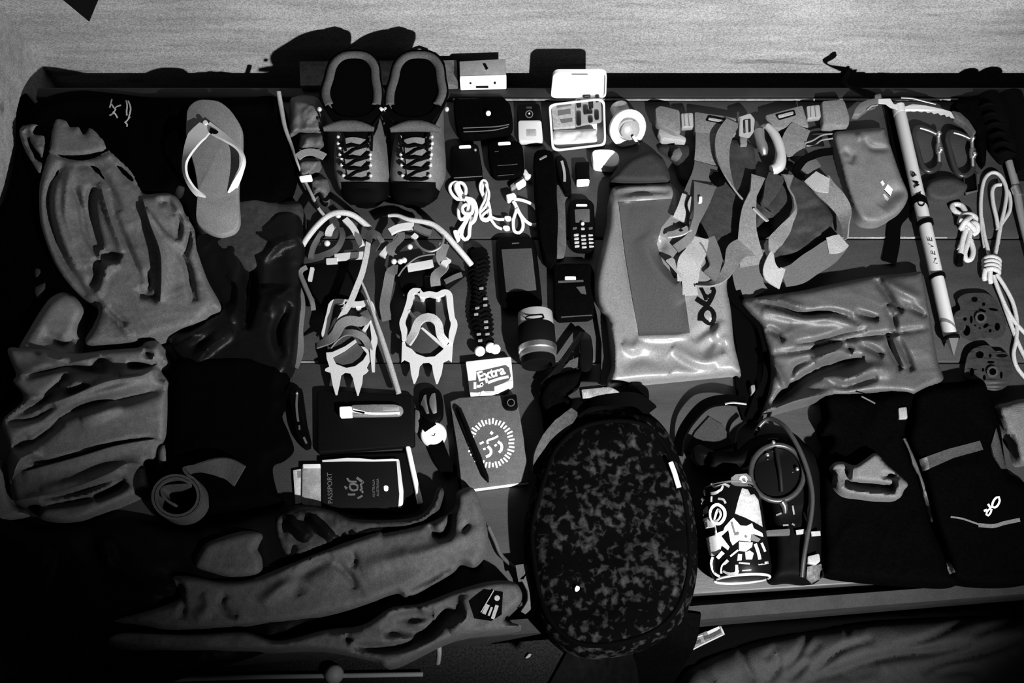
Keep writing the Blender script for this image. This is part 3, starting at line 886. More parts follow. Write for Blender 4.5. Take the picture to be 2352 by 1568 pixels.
# ------------------------------------------------------------------ boots
LEATHER = M('grey_nubuck', 0.074, 0.6, 0.35, bump=0.3, bscale=500, var=0.2, vscale=60)
PAD = M('grey_padding', 0.06, 0.9, 0.2, bump=0.5, bscale=1100, var=0.25, vscale=300)
TONGUE = M('grey_tongue', 0.12, 0.9, 0.2, bump=0.6, bscale=1400)
RUBBER = M('black_rubber', 0.002, 0.7, 0.06)
LINING = M('black_lining', 0.001, 0.95, 0.05)
LACE = M('black_lace', 0.002, 0.9, 0.1)
EYE = M('silver_eyelet', 0.85, 0.3, 0.5, metal=0.7)
LY, LZ = 0.90, 0.86
def boot(cx_px, mirror, label, lean):
    toe = P(cx_px, 482, 0.0)
    cx, y0 = P(cx_px, 380, 0.05).x, toe.y
    root = thing('hiking_boot', (cx, y0 + 0.12, BZ), label, 'boot', 'pair of hiking boots')
    def section(z, yf, yb, wf, wb, n=28, waist=0.9):
        """horizontal slice: front yf, back yb (m from toe), half width front and back"""
        out = []
        for k in range(n):
            a = 2 * math.pi * k / n
            s_, c_ = math.sin(a), math.cos(a)
            t = (1 - c_) / 2                     # 0 at the toe, 1 at the heel
            y = yf + (yb - yf) * t
            w = wf * (1 - t) + wb * t
            w *= 1.0 - (1 - waist) * math.exp(-((t - 0.62) / 0.16) ** 2)
            x = w * math.copysign(abs(s_) ** 0.72, s_)
            x += mirror * 0.006 * math.exp(-((t - 0.1) / 0.2) ** 2)
            out.append((cx + x + lean * z, y0 + y * LY, BZ + z * LZ))
        return out
    def loft(name, secs, mat, cap0=False, cap1=False, **kw):
        n = len(secs[0]); V = [v for s_ in secs for v in s_]; F = []
        for i in range(len(secs) - 1):
            for k in range(n):
                l = (k + 1) % n
                F.append([i * n + k, i * n + l, (i + 1) * n + l, (i + 1) * n + k])
        if cap0: F.append(list(range(n)))
        if cap1: F.append([(len(secs) - 1) * n + k for k in range(n)])
        return mk(name, V, F, mat, root, **kw)
    loft('sole', [section(0, 0.004, 0.262, .046, .036), section(0.004, 0.0, 0.268, .049, .039), section(0.022, 0.0, 0.268, .050, .040), section(0.026, 0.006, 0.262, .047, .037)], RUBBER, True, True)
    loft('toe_rand', [section(0.022, 0.001, 0.266, .0495, .0395), section(0.038, 0.006, 0.266, .0485, .039), section(0.048, 0.020, 0.262, .046, .037), section(0.046, 0.024, 0.258, .043, .035)], RUBBER, True, True)
    def top_z(y): return np.interp(y, [0.006, 0.016, 0.026, 0.092, 0.11, 0.264], [0.034, 0.048, 0.058, 0.116, 0.118, 0.112])
    def half_w(y): return np.interp(y, [0.006, 0.016, 0.030, 0.060, 0.100, 0.160, 0.240, 0.264], [0.022, 0.034, 0.043, 0.0500, 0.0480, 0.043, 0.040, 0.030])
    V, F = [], []
    ys = [0.006, 0.010, 0.016, 0.022, 0.030, 0.042, 0.056, 0.070, 0.086, 0.104, 0.13, 0.16, 0.20, 0.24, 0.264]
    nq = 21
    for y in ys:
        zt, w = float(top_z(y)), float(half_w(y))
        for k in range(nq):
            al = math.pi * k / (nq - 1)
            x = w * math.copysign(abs(math.cos(al)) ** 0.9, math.cos(al)); z = 0.026 + (zt - 0.026) * math.sin(al) ** 0.85
            x += mirror * 0.005 * math.exp(-(y / 0.05) ** 2)
            V.append((cx + x + lean * z, y0 + y * LY, BZ + z * LZ))
    for i_ in range(len(ys) - 1):
        for k in range(nq - 1):
            a_ = i_ * nq + k
            F.append([a_, a_ + 1, a_ + nq + 1, a_ + nq])
        F.append([i_ * nq, i_ * nq + nq, i_ * nq + 2 * nq - 1, i_ * nq + nq - 1])
    F.append(list(range(nq))); F.append([(len(ys) - 1) * nq + k for k in range(nq)])
    mk('leather_upper', V, F, LEATHER, root)
    V, F = [], []
    tys = [-0.001, 0.002, 0.007, 0.014, 0.022, 0.030]
    for y in tys:
        zt, w = float(top_z(max(y, 0.004))) + 0.0035 - (0.010 if y < 0 else 0.004 if y < 0.004 else 0), float(half_w(y + 0.006)) + 0.003
        for k in range(nq):
            al = math.pi * k / (nq - 1)
            x = w * math.copysign(abs(math.cos(al)) ** 0.9, math.cos(al)); z = 0.020 + (zt - 0.020) * math.sin(al) ** 0.85
            yy = y - (0.008 * math.sin(al) ** 2 if y > 0.02 else 0) + (0.012 * abs(math.cos(al)) ** 3 if y > 0.02 else 0)
            V.append((cx + x + mirror * 0.005 + lean * z, y0 + yy * LY, BZ + z * LZ))
    for i_ in range(len(tys) - 1):
        for k in range(nq - 1):
            a_ = i_ * nq + k
            F.append([a_, a_ + 1, a_ + nq + 1, a_ + nq])
        F.append([i_ * nq, i_ * nq + nq, i_ * nq + 2 * nq - 1, i_ * nq + nq - 1])
    F.append(list(range(nq))); F.append([(len(tys) - 1) * nq + k for k in range(nq)])
    mk('toe_cap', V, F, RUBBER, root)
    cuff = [section(0.106, 0.086, 0.265, .0385, .0420), section(0.124, 0.094, 0.268, .047, .048), section(0.146, 0.094, 0.272, .056, .054), section(0.156, 0.094, 0.272, .058, .055)]
    inn = [section(0.158, 0.108, 0.262, .050, .047), section(0.128, 0.112, 0.255, .042, .040), section(0.115, 0.12, 0.25, .03, .03)]
    loft('ankle_cuff', cuff + inn, M('black_cordura', 0.002, 0.85, 0.04, bump=0.4, bscale=1000), True, True)
    ring = section(0.153, 0.107, 0.258, .0475, .0435, 40)
    part = ring[6:35]
    wtube('collar_padding', np.array(part), 0.0085, PAD, root, n=8)
    loft('inner_lining', [section(0.156, 0.112, 0.256, .0455, .042), section(0.130, 0.115, 0.250, .036, .035), section(0.117, 0.125, 0.245, .028, .028)], LINING, True, True)
    # tongue lip in front of the collar
    lip = [(cx + x + lean * .15, y0 + (0.084 + 0.010 * math.cos(x * 40)) * LY, BZ + 0.150 * LZ + 0.10 * abs(x) * (1 if mirror > 0 else 0.4)) for x in np.linspace(-0.042, 0.042, 9)]
    wtube('tongue_lip', np.array(lip), [0.004, 0.008, 0.010, 0.010, 0.008, 0.004], PAD, root)
    # tongue strip down the instep
    def vamp(t, x):   # t 0 near the toe .. 1 at the ankle; point on the instep surface
        y = 0.026 + 0.066 * t
        zt, w = float(top_z(y)), float(half_w(y))
        z = 0.026 + (zt - 0.026) * math.sqrt(max(0.05, 1 - (x / w) ** 2)) ** 0.85
        return (cx + x + lean * z, y0 + (y - 0.004) * LY, BZ + z * LZ + 0.005)
    V, F = [], []
    xs = np.linspace(-0.019, 0.019, 7); ts = np.linspace(0.05, 1.0, 12)
    for t in ts:
        for x in xs * (0.80 + 0.30 * t):
            V.append(vamp(t, x))
    nb = len(V)
    V += [(v[0], v[1] + 0.006, v[2] - 0.006) for v in V]
    for i in range(11):
        for k in range(6):
            a = i * 7 + k
            F.append([a, a + 1, a + 8, a + 7]); F.append([nb + a, nb + a + 7, nb + a + 8, nb + a + 1])
    for i in range(11):
        F.append([i * 7, i * 7 + 7, nb + i * 7 + 7, nb + i * 7]); F.append([i * 7 + 6, nb + i * 7 + 6, nb + i * 7 + 13, i * 7 + 13])
    F.append(list(range(7)) + [nb + k for k in range(6, -1, -1)]); F.append([77 + k for k in range(7)] + [nb + 77 + k for k in range(6, -1, -1)])
    mk('tongue', V, F, TONGUE, root)
    rows = [0.10, 0.34, 0.58, 0.84]
    for i, t in enumerate(rows):
        wx = 0.021 + 0.005 * t
        a, b, c = Vector(vamp(t, -wx)), Vector(vamp(t + 0.02, 0)), Vector(vamp(t, wx))
        for dz in ((0.0,) if i == 0 else (0.0, 0.05)):
            sag = -0.004
            pts = [a + Vector((0, dz * 0.1, dz * 0.1 + 0.006)), (a + b) / 2 + Vector((0, sag, 0.003)), b + Vector((0, sag * 1.4, 0.003)), (b + c) / 2 + Vector((0, sag, 0.003)), c + Vector((0, dz * 0.1, dz * 0.1 + 0.006))]
            wtube('lace', np.array([tuple(q) for q in pts]), 0.0026, LACE, root, n=6)
        for sx, q in ((-1, a), (1, c)):
            for k in range(1 if i == 0 else 2):
                blob('eyelet', q + Vector((sx * 0.002, 0.004 + 0.009 * k, 0.003 + 0.007 * k)), 0.0036 if k == 0 else 0.003, EYE, root, 8)
    for k in range(3):
        a, b = rows[k + 0], rows[k + 1]
        wtube('lace', np.array([vamp(a, -0.018), vamp((a + b) / 2, 0.0), vamp(b, 0.022)]) + np.array([0, -0.001, 0.004]), 0.0022, LACE, root, n=6)
    # pull loop and cuff hooks
    hk = Vector((cx + lean * .15, y0 + 0.268 * LY, BZ + 0.158 * LZ))
    wtube('pull_loop', np.array([hk + Vector((-0.016, 0, -0.008)), hk + Vector((-0.013, 0.005, -0.004)), hk + Vector((0, 0.009, -0.002)), hk + Vector((0.013, 0.005, -0.004)), hk + Vector((0.016, 0, -0.008))]), 0.003, LACE, root, n=6)
    for sx in (-1, 1):
        blob('eyelet', Vector((cx + sx * 0.052 + lean * .15, y0 + 0.13 * LY, BZ + 0.148 * LZ)), 0.0042, EYE, root, 8)
        wtube('lace', np.array([(cx + sx * 0.044, y0 + 0.120 * LY, BZ + 0.155 * LZ), (cx + sx * 0.030, y0 + 0.098 * LY, BZ + 0.150 * LZ), (cx + sx * 0.024, y0 + 0.085 * LY, BZ + 0.125 * LZ), (cx + sx * 0.022, y0 + 0.066 * LY, BZ + 0.108 * LZ)]), 0.0024, LACE, root, n=6)
    return root
boot(832, 1, 'left-hand grey leather hiking boot with black laces, next to the rolled stuff sack', -0.08)
boot(957, -1, 'right-hand grey leather hiking boot with black laces, next to the white carton', 0.03)

# pale board behind the boots, white carton
slab('cardboard_sheet', [(688, 142), (1049, 139), (1052, 196), (690, 198)], 0.010, 0.012, M('dull_cardboard', 0.085, 0.8, 0.3, var=0.5, vscale=70), r=3, label='dull cardboard sheet lying behind the boots against the wall', cat='cardboard')
bx = slab('carton', [(1055, 142), (1161, 136), (1163, 177), (1056, 180)], 0.010, 0.029, M('pale_carton', 0.19, 0.7, 0.35, var=0.15, vscale=80), r=2, bev=0.002,
          label='small pale carton with a thumb notch standing against the wall', cat='box')
slab('lid_strip', [(1056, 176), (1163, 173), (1163, 181), (1056, 184)], 0.010, 0.030, WHITE, bx, r=1)
patch('thumb_notch', ci((485, 205), (515, 200), (545, 255), (520, 272)), flat(0.039), 0.0006, BLACKP, bx, step=4)
fz = (P(1110, 182.5, 0.0385).y)
for x0, x1, zz, hh in ((1079, 1083, 0.030, 0.004), (1135, 1139, 0.030, 0.004), (1094, 1122, 0.019, 0.004)):
    xa, xb = P(x0, 185, zz).x, P(x1, 185, zz).x
    box('print_mark', (xa, fz - 0.0022, BZ + zz - hh / 2), (xb, fz + 0.001, BZ + zz + hh / 2), BLACKP, bx, bev=0)

# rolled stuff sack with cord left of the boots
SACKG = M('grey_ripstop', 0.085, 0.7, 0.3, bump=0.4, bscale=500, var=0.35, vscale=70)
rs = thing('rolled_stuff_sack', P(706, 330), 'grey rolled stuff sack with drawcord left of the boots', 'stuff sack')
Sheet(ce((222, 600), (270, 570), (340, 562), (430, 580), (462, 640), (490, 740), (492, 880), (488, 960), (400, 985), (290, 980), (290, 880), (210, 880), (215, 740)), 0.055, 22, noise=0.012, nscale=20, seed=51, step=4,
      folds=[(ce((220, 880), (300, 860), (480, 850)), 5, -0.012)]).build('bag_body', SACKG, rs, bot=0)
ribbon('strap_band', [(q[0], q[1], .05) for q in ce((275, 1040), (330, 1005), (400, 1000), (485, 1035))], 0.014, M('pale_webbing', 0.20, 0.8, 0.3, bump=0.4), rs, roll=0)
Sheet(ce((280, 1075), (340, 1045), (445, 1060), (440, 1100), (380, 1170), (300, 1180)), 0.045, 10, seed=52, step=4, noise=0.006, nscale=12).build('neck', SACKG, rs, bot=0)
slab('cord_lock', ce((290, 1185), (385, 1172), (388, 1200), (294, 1208)), 0.03, 0.012, WHITE, rs, r=3)
Sheet(ce((375, 1230), (420, 1190), (500, 1200), (520, 1290), (510, 1380), (470, 1370), (440, 1310), (400, 1340)), 0.03, 10, noise=0.014, nscale=10, seed=53, step=4).build('mouth', SACKG, rs, bot=0)
tube('drawcord', [(q[0], q[1], z) for q, z in zip(ce((133, 535), (150, 640), (180, 800), (225, 930), (270, 1060), (320, 1190), (390, 1330), (440, 1430), (490, 1490)), (.06, .05, .045, .04, .05, .03, .03, .02, .012))], [0.0042, 0.0045, 0.004, 0.0035, 0.0025, 0.002, 0.003, 0.003, 0.003], M('grey_cord', 0.20, 0.7, 0.3), rs)

# ------------------------------------------------------------------ crampons
FRAME = M('brushed_crampon_steel', 0.80, 0.38, 0.5, metal=0.55, bump=0.2, bscale=300)
STRAPG = M('grey_strap', 0.10, 0.75, 0.3, bump=0.4, bscale=1200)
PLAST = M('dark_antiball_plate', 0.032, 0.6, 0.3)
def bar(root, pts, z, w, name='frame_bar', th=0.006, mat=None):
    return ribbon(name, [(q[0], q[1], z) for q in pts], w, mat or FRAME, root, th=th, step=4)
ok = 'pair of steel crampons'
cr1 = thing('crampon', P(800, 760), 'left-hand steel crampon with its strap thrown across the frame', 'crampon', ok)
slab('antiball_plate', cf((415, 850), (500, 800), (690, 830), (720, 980), (700, 1290), (400, 1290), (370, 1080)), 0.004, 0.014, PLAST, cr1, r=10)
slab('heel_antiball', cf((210, 510), (480, 470), (680, 430), (640, 700), (560, 800), (330, 820), (250, 700)), 0.003, 0.012, M('black_antiball', 0.004, 0.6, 0.1), cr1, r=10)
plate('front_plate', [cf((370, 1190), (420, 1185), (520, 1140), (600, 1085), (612, 1110), (520, 1180), (425, 1230), (450, 1280), (530, 1310), (600, 1295), (660, 1250), (690, 1200), (640, 1140), (690, 1150), (715, 1200), (715, 1260), (690, 1310), (705, 1330), (690, 1350), (660, 1370), (655, 1430), (625, 1530), (615, 1530), (590, 1440), (580, 1390), (560, 1355), (520, 1350), (490, 1370), (480, 1430), (460, 1525), (445, 1525), (420, 1440), (405, 1350), (360, 1335), (365, 1315), (395, 1300), (375, 1240))], 0.020, 0.006, FRAME, cr1)
bar(cr1, cf((405, 1090), (360, 1060), (375, 980), (400, 880), (415, 820), (450, 795), (530, 800)), 0.026, 0.0088)
bar(cr1, cf((530, 800), (590, 815), (640, 815), (700, 805), (725, 830), (735, 900), (745, 1000), (752, 1090), (738, 1160), (740, 1290), (742, 1340)), 0.026, [0.009, 0.010, 0.011, 0.009, 0.004])
bar(cr1, cf((715, 940), (690, 985), (665, 1025)), 0.027, 0.0045)
bar(cr1, cf((540, 800), (515, 850), (490, 860)), 0.026, 0.006)
for q in cf((625, 840), (405, 820)):
    lathe('side_point', [(0.0045, 0), (0.0045, 0.012), (0.001, 0.028)], P(q[0], q[1], 0.027), (0, 0, -1), FRAME, cr1, 8)
ribbon('strap', [(q[0], q[1], z) for q, z in zip(cf((300, 1135), (400, 1090), (450, 1040), (490, 970), (560, 940), (640, 950), (690, 920), (670, 870)), (.03, .036, .042, .046, .046, .042, .036, .030))], 0.016, STRAPG, cr1, roll=[30, 20, 0, 0, -20, -30, -30, 0])
ribbon('strap', [(q[0], q[1], z) for q, z in zip(cf((400, 1150), (450, 1090), (520, 1040), (600, 1040), (680, 1090), (720, 1190)), (.03, .034, .040, .040, .034, .024))], 0.012, STRAPG, cr1, roll=[40, 35, 20, 0, -30, -40])
ribbon('strap', [(q[0], q[1], z) for q, z in zip(cf((700, 330), (685, 430), (655, 560), (610, 680), (560, 800), (500, 900), (420, 1060)), (.06, .058, .055, .052, .05, .046, .036))], 0.010, M('pale_grey_strap', 0.24, 0.7, 0.35, bump=0.4, bscale=1200), cr1, roll=[50, 40, 35, 30, 30, 25, 10])
tube('heel_bail', [(q[0], q[1], z) for q, z in zip(cf((155, 430), (200, 330), (290, 210), (390, 120), (480, 95), (580, 115), (670, 180), (720, 225)), (.012, .03, .045, .055, .06, .055, .045, .04))], 0.0052, M('pale_bail', 0.33, 0.55, 0.4), cr1)
tube('strap_tail', [(q[0], q[1], z) for q, z in zip(cf((650, 640), (700, 760), (780, 1000), (860, 1250), (940, 1510)), (.05, .045, .035, .028, .022))], [0.002, 0.0025, 0.0045, 0.005, 0.0045], M('pale_grey_strap', 0.24), cr1)
bar(cr1, cf((250, 455), (275, 360), (340, 250)), 0.030, 0.008, 'heel_frame', mat=DULL); bar(cr1, cf((390, 275), (405, 230), (440, 205)), 0.034, 0.012, 'heel_lever')
bar(cr1, cf((520, 150), (590, 230), (650, 355)), 0.034, 0.011, 'heel_frame'); bar(cr1, cf((440, 450), (540, 440), (665, 430)), 0.03, 0.012, 'heel_frame'); bar(cr1, cf((375, 480), (460, 475)), 0.032, 0.009, 'heel_frame')
for q in cf((385, 350), (470, 130)): blob('rivet', P(q[0], q[1], 0.032), 0.0055, FRAME, cr1)
ribbon('strap', [(q[0], q[1], z) for q, z in zip(cf((200, 470), (330, 440), (450, 380), (500, 280), (480, 215)), (.02, .03, .04, .044, .044))], 0.012, M('dark_strap', 0.03, 0.7, 0.25), cr1, roll=[0, -20, -50, -60, -40])
ribbon('strap', [(q[0], q[1], z) for q, z in zip(cf((700, 330), (720, 260), (790, 300), (740, 380)), (.05, .055, .05, .04))], 0.014, M('dark_strap', 0.03), cr1, roll=[30, 0, -30, 0])
bar(cr1, cf((775, 270), (810, 325)), 0.05, 0.009, 'buckle', mat=DULL)
ribbon('strap', [(q[0], q[1], z) for q, z in zip(cf((135, 590), (170, 680), (190, 820), (170, 980), (140, 1180), (90, 1290)), (.02, .016, .014, .012, .008, .004))], [0.006, 0.008, 0.009, 0.011, 0.022, 0.03], M('dark_grey_strap', 0.075, 0.75, 0.3, bump=0.4, bscale=1200), cr1, roll=[60, 50, 50, 40, 10, 0])
ribbon('strap', [(q[0], q[1], z) for q, z in zip(cf((220, 520), (170, 560), (200, 650), (260, 790), (270, 860)), (.03, .03, .026, .018, .010))], 0.009, M('dark_grey_strap', 0.075), cr1, roll=[60, 50, 50, 50, 40])
bar(cr1, cf((265, 530), (245, 630)), 0.026, 0.006, 'buckle')

cr2 = thing('crampon', P(985, 740), 'right-hand steel crampon with open frame and two front points', 'crampon', ok)
slab('antiball_plate', cf((1050, 740), (1300, 740), (1350, 1000), (1340, 1240), (1000, 1240), (1000, 1000)), 0.004, 0.012, PLAST, cr2, r=10)
slab('linking_bar', cf((1140, 590), (1225, 590), (1230, 900), (1155, 900)), 0.006, 0.014, BLACKP, cr2, r=2)
slab('heel_antiball', cf((900, 480), (1180, 540), (1330, 520), (1480, 560), (1300, 700), (960, 700)), 0.003, 0.012, M('black_antiball', 0.012), cr2, r=10)
plate('front_plate', [cf((985, 1100), (1000, 1140), (1040, 1160), (1080, 1200), (1150, 1225), (1220, 1220), (1270, 1180), (1290, 1160), (1230, 1110), (1110, 1000), (1125, 990), (1240, 1080), (1320, 1130), (1345, 1110), (1365, 1130), (1355, 1270), (1330, 1250), (1290, 1270), (1275, 1360), (1245, 1438), (1232, 1438), (1210, 1360), (1200, 1290), (1175, 1270), (1130, 1275), (1105, 1300), (1095, 1370), (1068, 1435), (1055, 1435), (1035, 1360), (1025, 1270), (985, 1250), (960, 1270), (965, 1110))], 0.020, 0.006, FRAME, cr2)
bar(cr2, cf((985, 1100), (985, 1030), (970, 960), (995, 890), (1025, 800), (1035, 740), (1060, 712), (1110, 715)), 0.026, [0.007, 0.011, 0.009, 0.010, 0.010, 0.009])
bar(cr2, cf((1100, 720), (1130, 745), (1180, 735), (1240, 745), (1300, 722), (1335, 745), (1345, 830), (1360, 930), (1375, 970), (1355, 1060), (1350, 1120)), 0.026, [0.009, 0.009, 0.009, 0.010, 0.011, 0.010, 0.009, 0.011, 0.010, 0.006])
bar(cr2, cf((1020, 865), (1045, 900), (1072, 925)), 0.027, 0.0042)
for q in cf((1125, 755), (1245, 755), (1040, 740)):
    lathe('side_point', [(0.0045, 0), (0.0045, 0.012), (0.001, 0.028)], P(q[0], q[1], 0.027), (0, 0, -1), FRAME, cr2, 8)
ribbon('toe_bail', [(q[0], q[1], z) for q, z in zip(cf((1010, 1120), (1060, 1040), (1090, 960), (1140, 920), (1200, 920), (1250, 970), (1270, 1060), (1320, 1120)), (.026, .034, .042, .046, .046, .042, .034, .026))], 0.013, M('pale_bail_plastic', 0.27, 0.6, 0.35), cr2, roll=[20, 10, 0, 0, 0, 0, -10, -20], th=0.005)
tube('heel_bail', [(q[0], q[1], z) for q, z in zip(cf((860, 120), (930, 118), (1020, 150), (1120, 165), (1210, 190), (1300, 260), (1380, 350), (1450, 430), (1510, 505)), (.05, .054, .056, .056, .054, .05, .04, .03, .018))], [0.003, 0.0045, 0.0052, 0.0052], M('pale_bail', 0.33), cr2)
bar(cr2, cf((870, 250), (930, 220), (1000, 205), (1060, 205)), 0.046, 0.012, 'heel_frame'); bar(cr2, cf((1060, 205), (1130, 240), (1190, 260)), 0.046, 0.012, 'heel_frame', mat=DULL)
bar(cr2, cf((810, 440), (850, 390), (890, 350)), 0.03, 0.011, 'heel_frame'); bar(cr2, cf((1010, 530), (1100, 515), (1210, 495)), 0.028, 0.013, 'heel_frame'); bar(cr2, cf((1050, 300), (1080, 270)), 0.05, 0.008, 'heel_lever')
for q in cf((905, 490), (985, 480), (1030, 375), (955, 490)): blob('rivet', P(q[0], q[1], 0.036), 0.005, FRAME, cr2)
tube('strap_loop', [(q[0], q[1], 0.05) for q in cf((1060, 300), (1110, 370), (1190, 400), (1270, 360), (1290, 280), (1240, 230))], 0.0022, DULL, cr2)
ribbon('strap', [(q[0], q[1], z) for q, z in zip(cf((940, 590), (990, 520), (1080, 450), (1180, 420), (1280, 400), (1300, 330)), (.02, .03, .036, .04, .042, .04))], 0.010, STRAPG, cr2, roll=[70, 60, 60, 50, 30, 10])
ribbon('strap', [(q[0], q[1], z) for q, z in zip(cf((1300, 340), (1270, 440), (1300, 520), (1230, 590), (1230, 670)), (.05, .045, .035, .03, .02))], 0.017, STRAPG, cr2, roll=[0, 10, -30, 0, 10])
ribbon('strap', [(q[0], q[1], z) for q, z in zip(cf((930, 540), (880, 560), (850, 700), (830, 830), (850, 940)), (.03, .026, .014, .01, .006))], 0.017, M('dark_grey_strap', 0.075), cr2, roll=[0, 20, 10, 0, 0])
bar(cr2, cf((1290, 510), (1330, 460)), 0.04, 0.011, 'buckle'); bar(cr2, cf((1300, 640), (1380, 600), (1435, 580)), 0.02, 0.007, 'buckle', mat=DULL)
ribbon('strap', [(q[0], q[1], z) for q, z in zip(cf((900, 350), (960, 290), (960, 260), (880, 400), (930, 460)), (.04, .044, .044, .036, .03))], 0.012, M('dark_grey_strap', 0.075), cr2, roll=0)
# ------------------------------------------------------------------ small things in the middle
SILVER = M('silver_plastic', 0.62, 0.35, 0.5, metal=0.3)
SCREEN = M('dim_screen', 0.045, 0.25, 0.5, var=0.15, vscale=300)
GREYPL = M('grey_plastic', 0.16, 0.5, 0.4)
ps = slab('zip_pouch', ci((190, 600), (260, 580), (720, 575), (765, 620), (795, 780), (790, 880), (720, 930), (560, 955), (300, 965), (230, 920), (200, 800)), 0.0, 0.026, BLACK, curved=True, bev=0.008, label='black zip pouch with a white stud beside the right boot', cat='pouch')
blob('stud', P(*ci((545, 735))[0], 0.026), 0.005, WHITE, ps)
zf = flat(0.024)
stroke('zip_line', [ci((285, 870), (450, 862), (620, 855), (760, 832)), ci((290, 908), (450, 902), (620, 888), (750, 855))], 2.2, flat(0.0262), DULL, ps)
w1 = slab('card_wallet', ci((150, 1060), (250, 1040), (440, 1035), (490, 1340), (450, 1378), (200, 1390), (160, 1340)), 0, 0.018, BLACKP, r=10, bev=0.004, label='black card wallet with white bar, nearest the right boot toe', cat='wallet')
slab('white_bar', ci((240, 1052), (365, 1045), (368, 1075), (243, 1080)), 0.017, 0.003, WHITE, w1, r=3)
blob('stud', P(*ci((412, 1105))[0], 0.017), 0.003, DULL, w1)
stroke('seam', [ci((190, 1382), (330, 1374), (480, 1364))], 1.6, flat(0.0165), GREYPL, w1)
w2 = slab('belt_pouch', ci((530, 1040), (640, 1000), (860, 1010), (900, 1060), (920, 1320), (880, 1350), (620, 1372), (570, 1330)), 0, 0.024, BLACK, r=12, bev=0.006, label='black belt pouch with white bar above the white charging cable', cat='pouch')
slab('white_bar', ci((640, 1018), (772, 1010), (776, 1040), (645, 1046)), 0.022, 0.004, WHITE, w2, r=3)
stroke('seam', [ci((640, 1255), (760, 1248), (845, 1240)), ci((640, 1360), (810, 1346)), ci((610, 1112), (650, 1108))], 1.6, flat(0.0242), M('dark_piping', 0.05), w2)
mp = slab('music_player', ci((838, 625), (1070, 620), (1100, 800), (1108, 1000), (1090, 1008), (870, 1008), (850, 960)), 0, 0.012, BLACKP, r=8, bev=0.003, label='small black and silver music player left of the open tin', cat='music player')
slab('silver_half', ci((852, 795), (1090, 792), (1108, 990), (1095, 1005), (868, 1008), (855, 985)), 0.002, 0.012, SILVER, mp, r=6)
slab('silver_face', ci((930, 880), (1040, 880), (1042, 960), (935, 962)), 0.0135, 0.001, M('grey_face', 0.3, 0.5), mp, r=4)
stroke('click_wheel', [('c', circle(*ci((966, 726))[0], 8, 8, 16), 2.2)], 2, flat(0.012), DULL, mp)
blob('wheel_centre', P(*ci((966, 726))[0], 0.0115), 0.0018, WHITE, mp)
slab('display', ci((930, 650), (995, 650), (995, 672), (930, 672)), 0.0115, 0.001, M('dark_glass', 0.03, 0.2, 0.5), mp, r=2)

# tin of medicine with open lid
tin = thing('medicine_tin', P(1327, 290), 'white tin with upright open lid holding sachets and pill strips', 'tin')
TINW = M('white_enamel', 0.66, 0.35, 0.5)
outer = rounded(ci((1163, 640), (1215, 615), (1690, 560), (1745, 590), (1758, 1000), (1740, 1052), (1250, 1112), (1195, 1085)), 9)
cxo, cyo = outer.mean(0)
inner = [(cxo + (x - cxo) * 0.915, cyo + (y - cyo) * 0.895) for x, y in outer]
plate('tin_wall', [outer, inner], 0.0, 0.024, TINW, tin, bev=0.8)
slab('tin_base', inner, 0.0, 0.004, TINW, tin, r=0)
ya = P(1327, 236).y
def lid_pt(px, py):
    u = (px - 1176) / FPX; v = (784 - py) / FPX
    y = v * CT + ST; w = CT - v * ST; t = ya / y
    return (t * u, BZ + CAM_H - t * w)
x0, zl0 = lid_pt(1264, 236); x1, _ = lid_pt(1390, 236); xa, zt = lid_pt(1271, 165); xb, _ = lid_pt(1394, 165)
z0b = BZ + 0.016
outl = rounded([(x0, z0b), (x1, z0b), (xb + 0.0, zt), (xa, zt)], 0.012)
n = len(outl)
cxz = outl.mean(0)
ins = cxz + (outl - cxz) * 0.95
V = [(p[0], ya + 0.006, p[1]) for p in outl] + [(p[0], ya - 0.002, p[1]) for p in outl] + [(p[0], ya - 0.002, p[1]) for p in ins] + [(p[0], ya + 0.003, p[1]) for p in ins]
F = [list(range(n))]
for k in range(3):
    for i in range(n):
        j = (i + 1) % n
        F.append([k * n + i, k * n + j, (k + 1) * n + j, (k + 1) * n + i])
F.append([3 * n + i for i in range(n)][::-1])
mk('lid', V, F, TINW, tin)
xm = (xa + xb) / 2
box('lid_catch', (xm - 0.014, ya - 0.001, zt - 0.008), (xm + 0.014, ya + 0.004, zt - 0.0055), GREYPL, tin, bev=0.0005)
sa = Sheet(ci((1215, 905), (1300, 890), (1480, 885), (1650, 880), (1655, 930), (1660, 1010), (1560, 1025), (1400, 1030), (1225, 1018)), 0.010, 8, zb=0.012, noise=0.006, nscale=10, step=4, seed=61)
sa.build('paper_sachet', M('sachet_paper', 0.5, 0.8, 0.2), label='white paper sachet at the front of the open tin', cat='sachet', bot=0.006)
cdk = slab('medicine_packet', ci((1190, 640), (1440, 585), (1445, 855), (1215, 880)), 0.006, 0.012, M('pale_packet', 0.26, 0.6, 0.3, var=0.2, vscale=150), r=2, label='pale medicine packet at the left inside the tin', cat='packet')
for q in (ci((1260, 690), (1390, 670), (1392, 720), (1262, 740)), ci((1280, 780), (1410, 765), (1412, 800), (1300, 820)), ci((1250, 630), (1400, 605), (1400, 635), (1252, 660))):
    patch('print_block', q, flat(0.018), 0.0006, M('packet_print', 0.09, 0.7), cdk, step=5)
bl = slab('pill_strip', ci((1440, 570), (1690, 480), (1725, 520), (1730, 800), (1600, 820), (1445, 850)), 0.012, 0.006, M('foil_strip', 0.24, 0.5, 0.4, metal=0.2), r=2, label='foil pill strip with dark capsules inside the open tin', cat='pill strip')
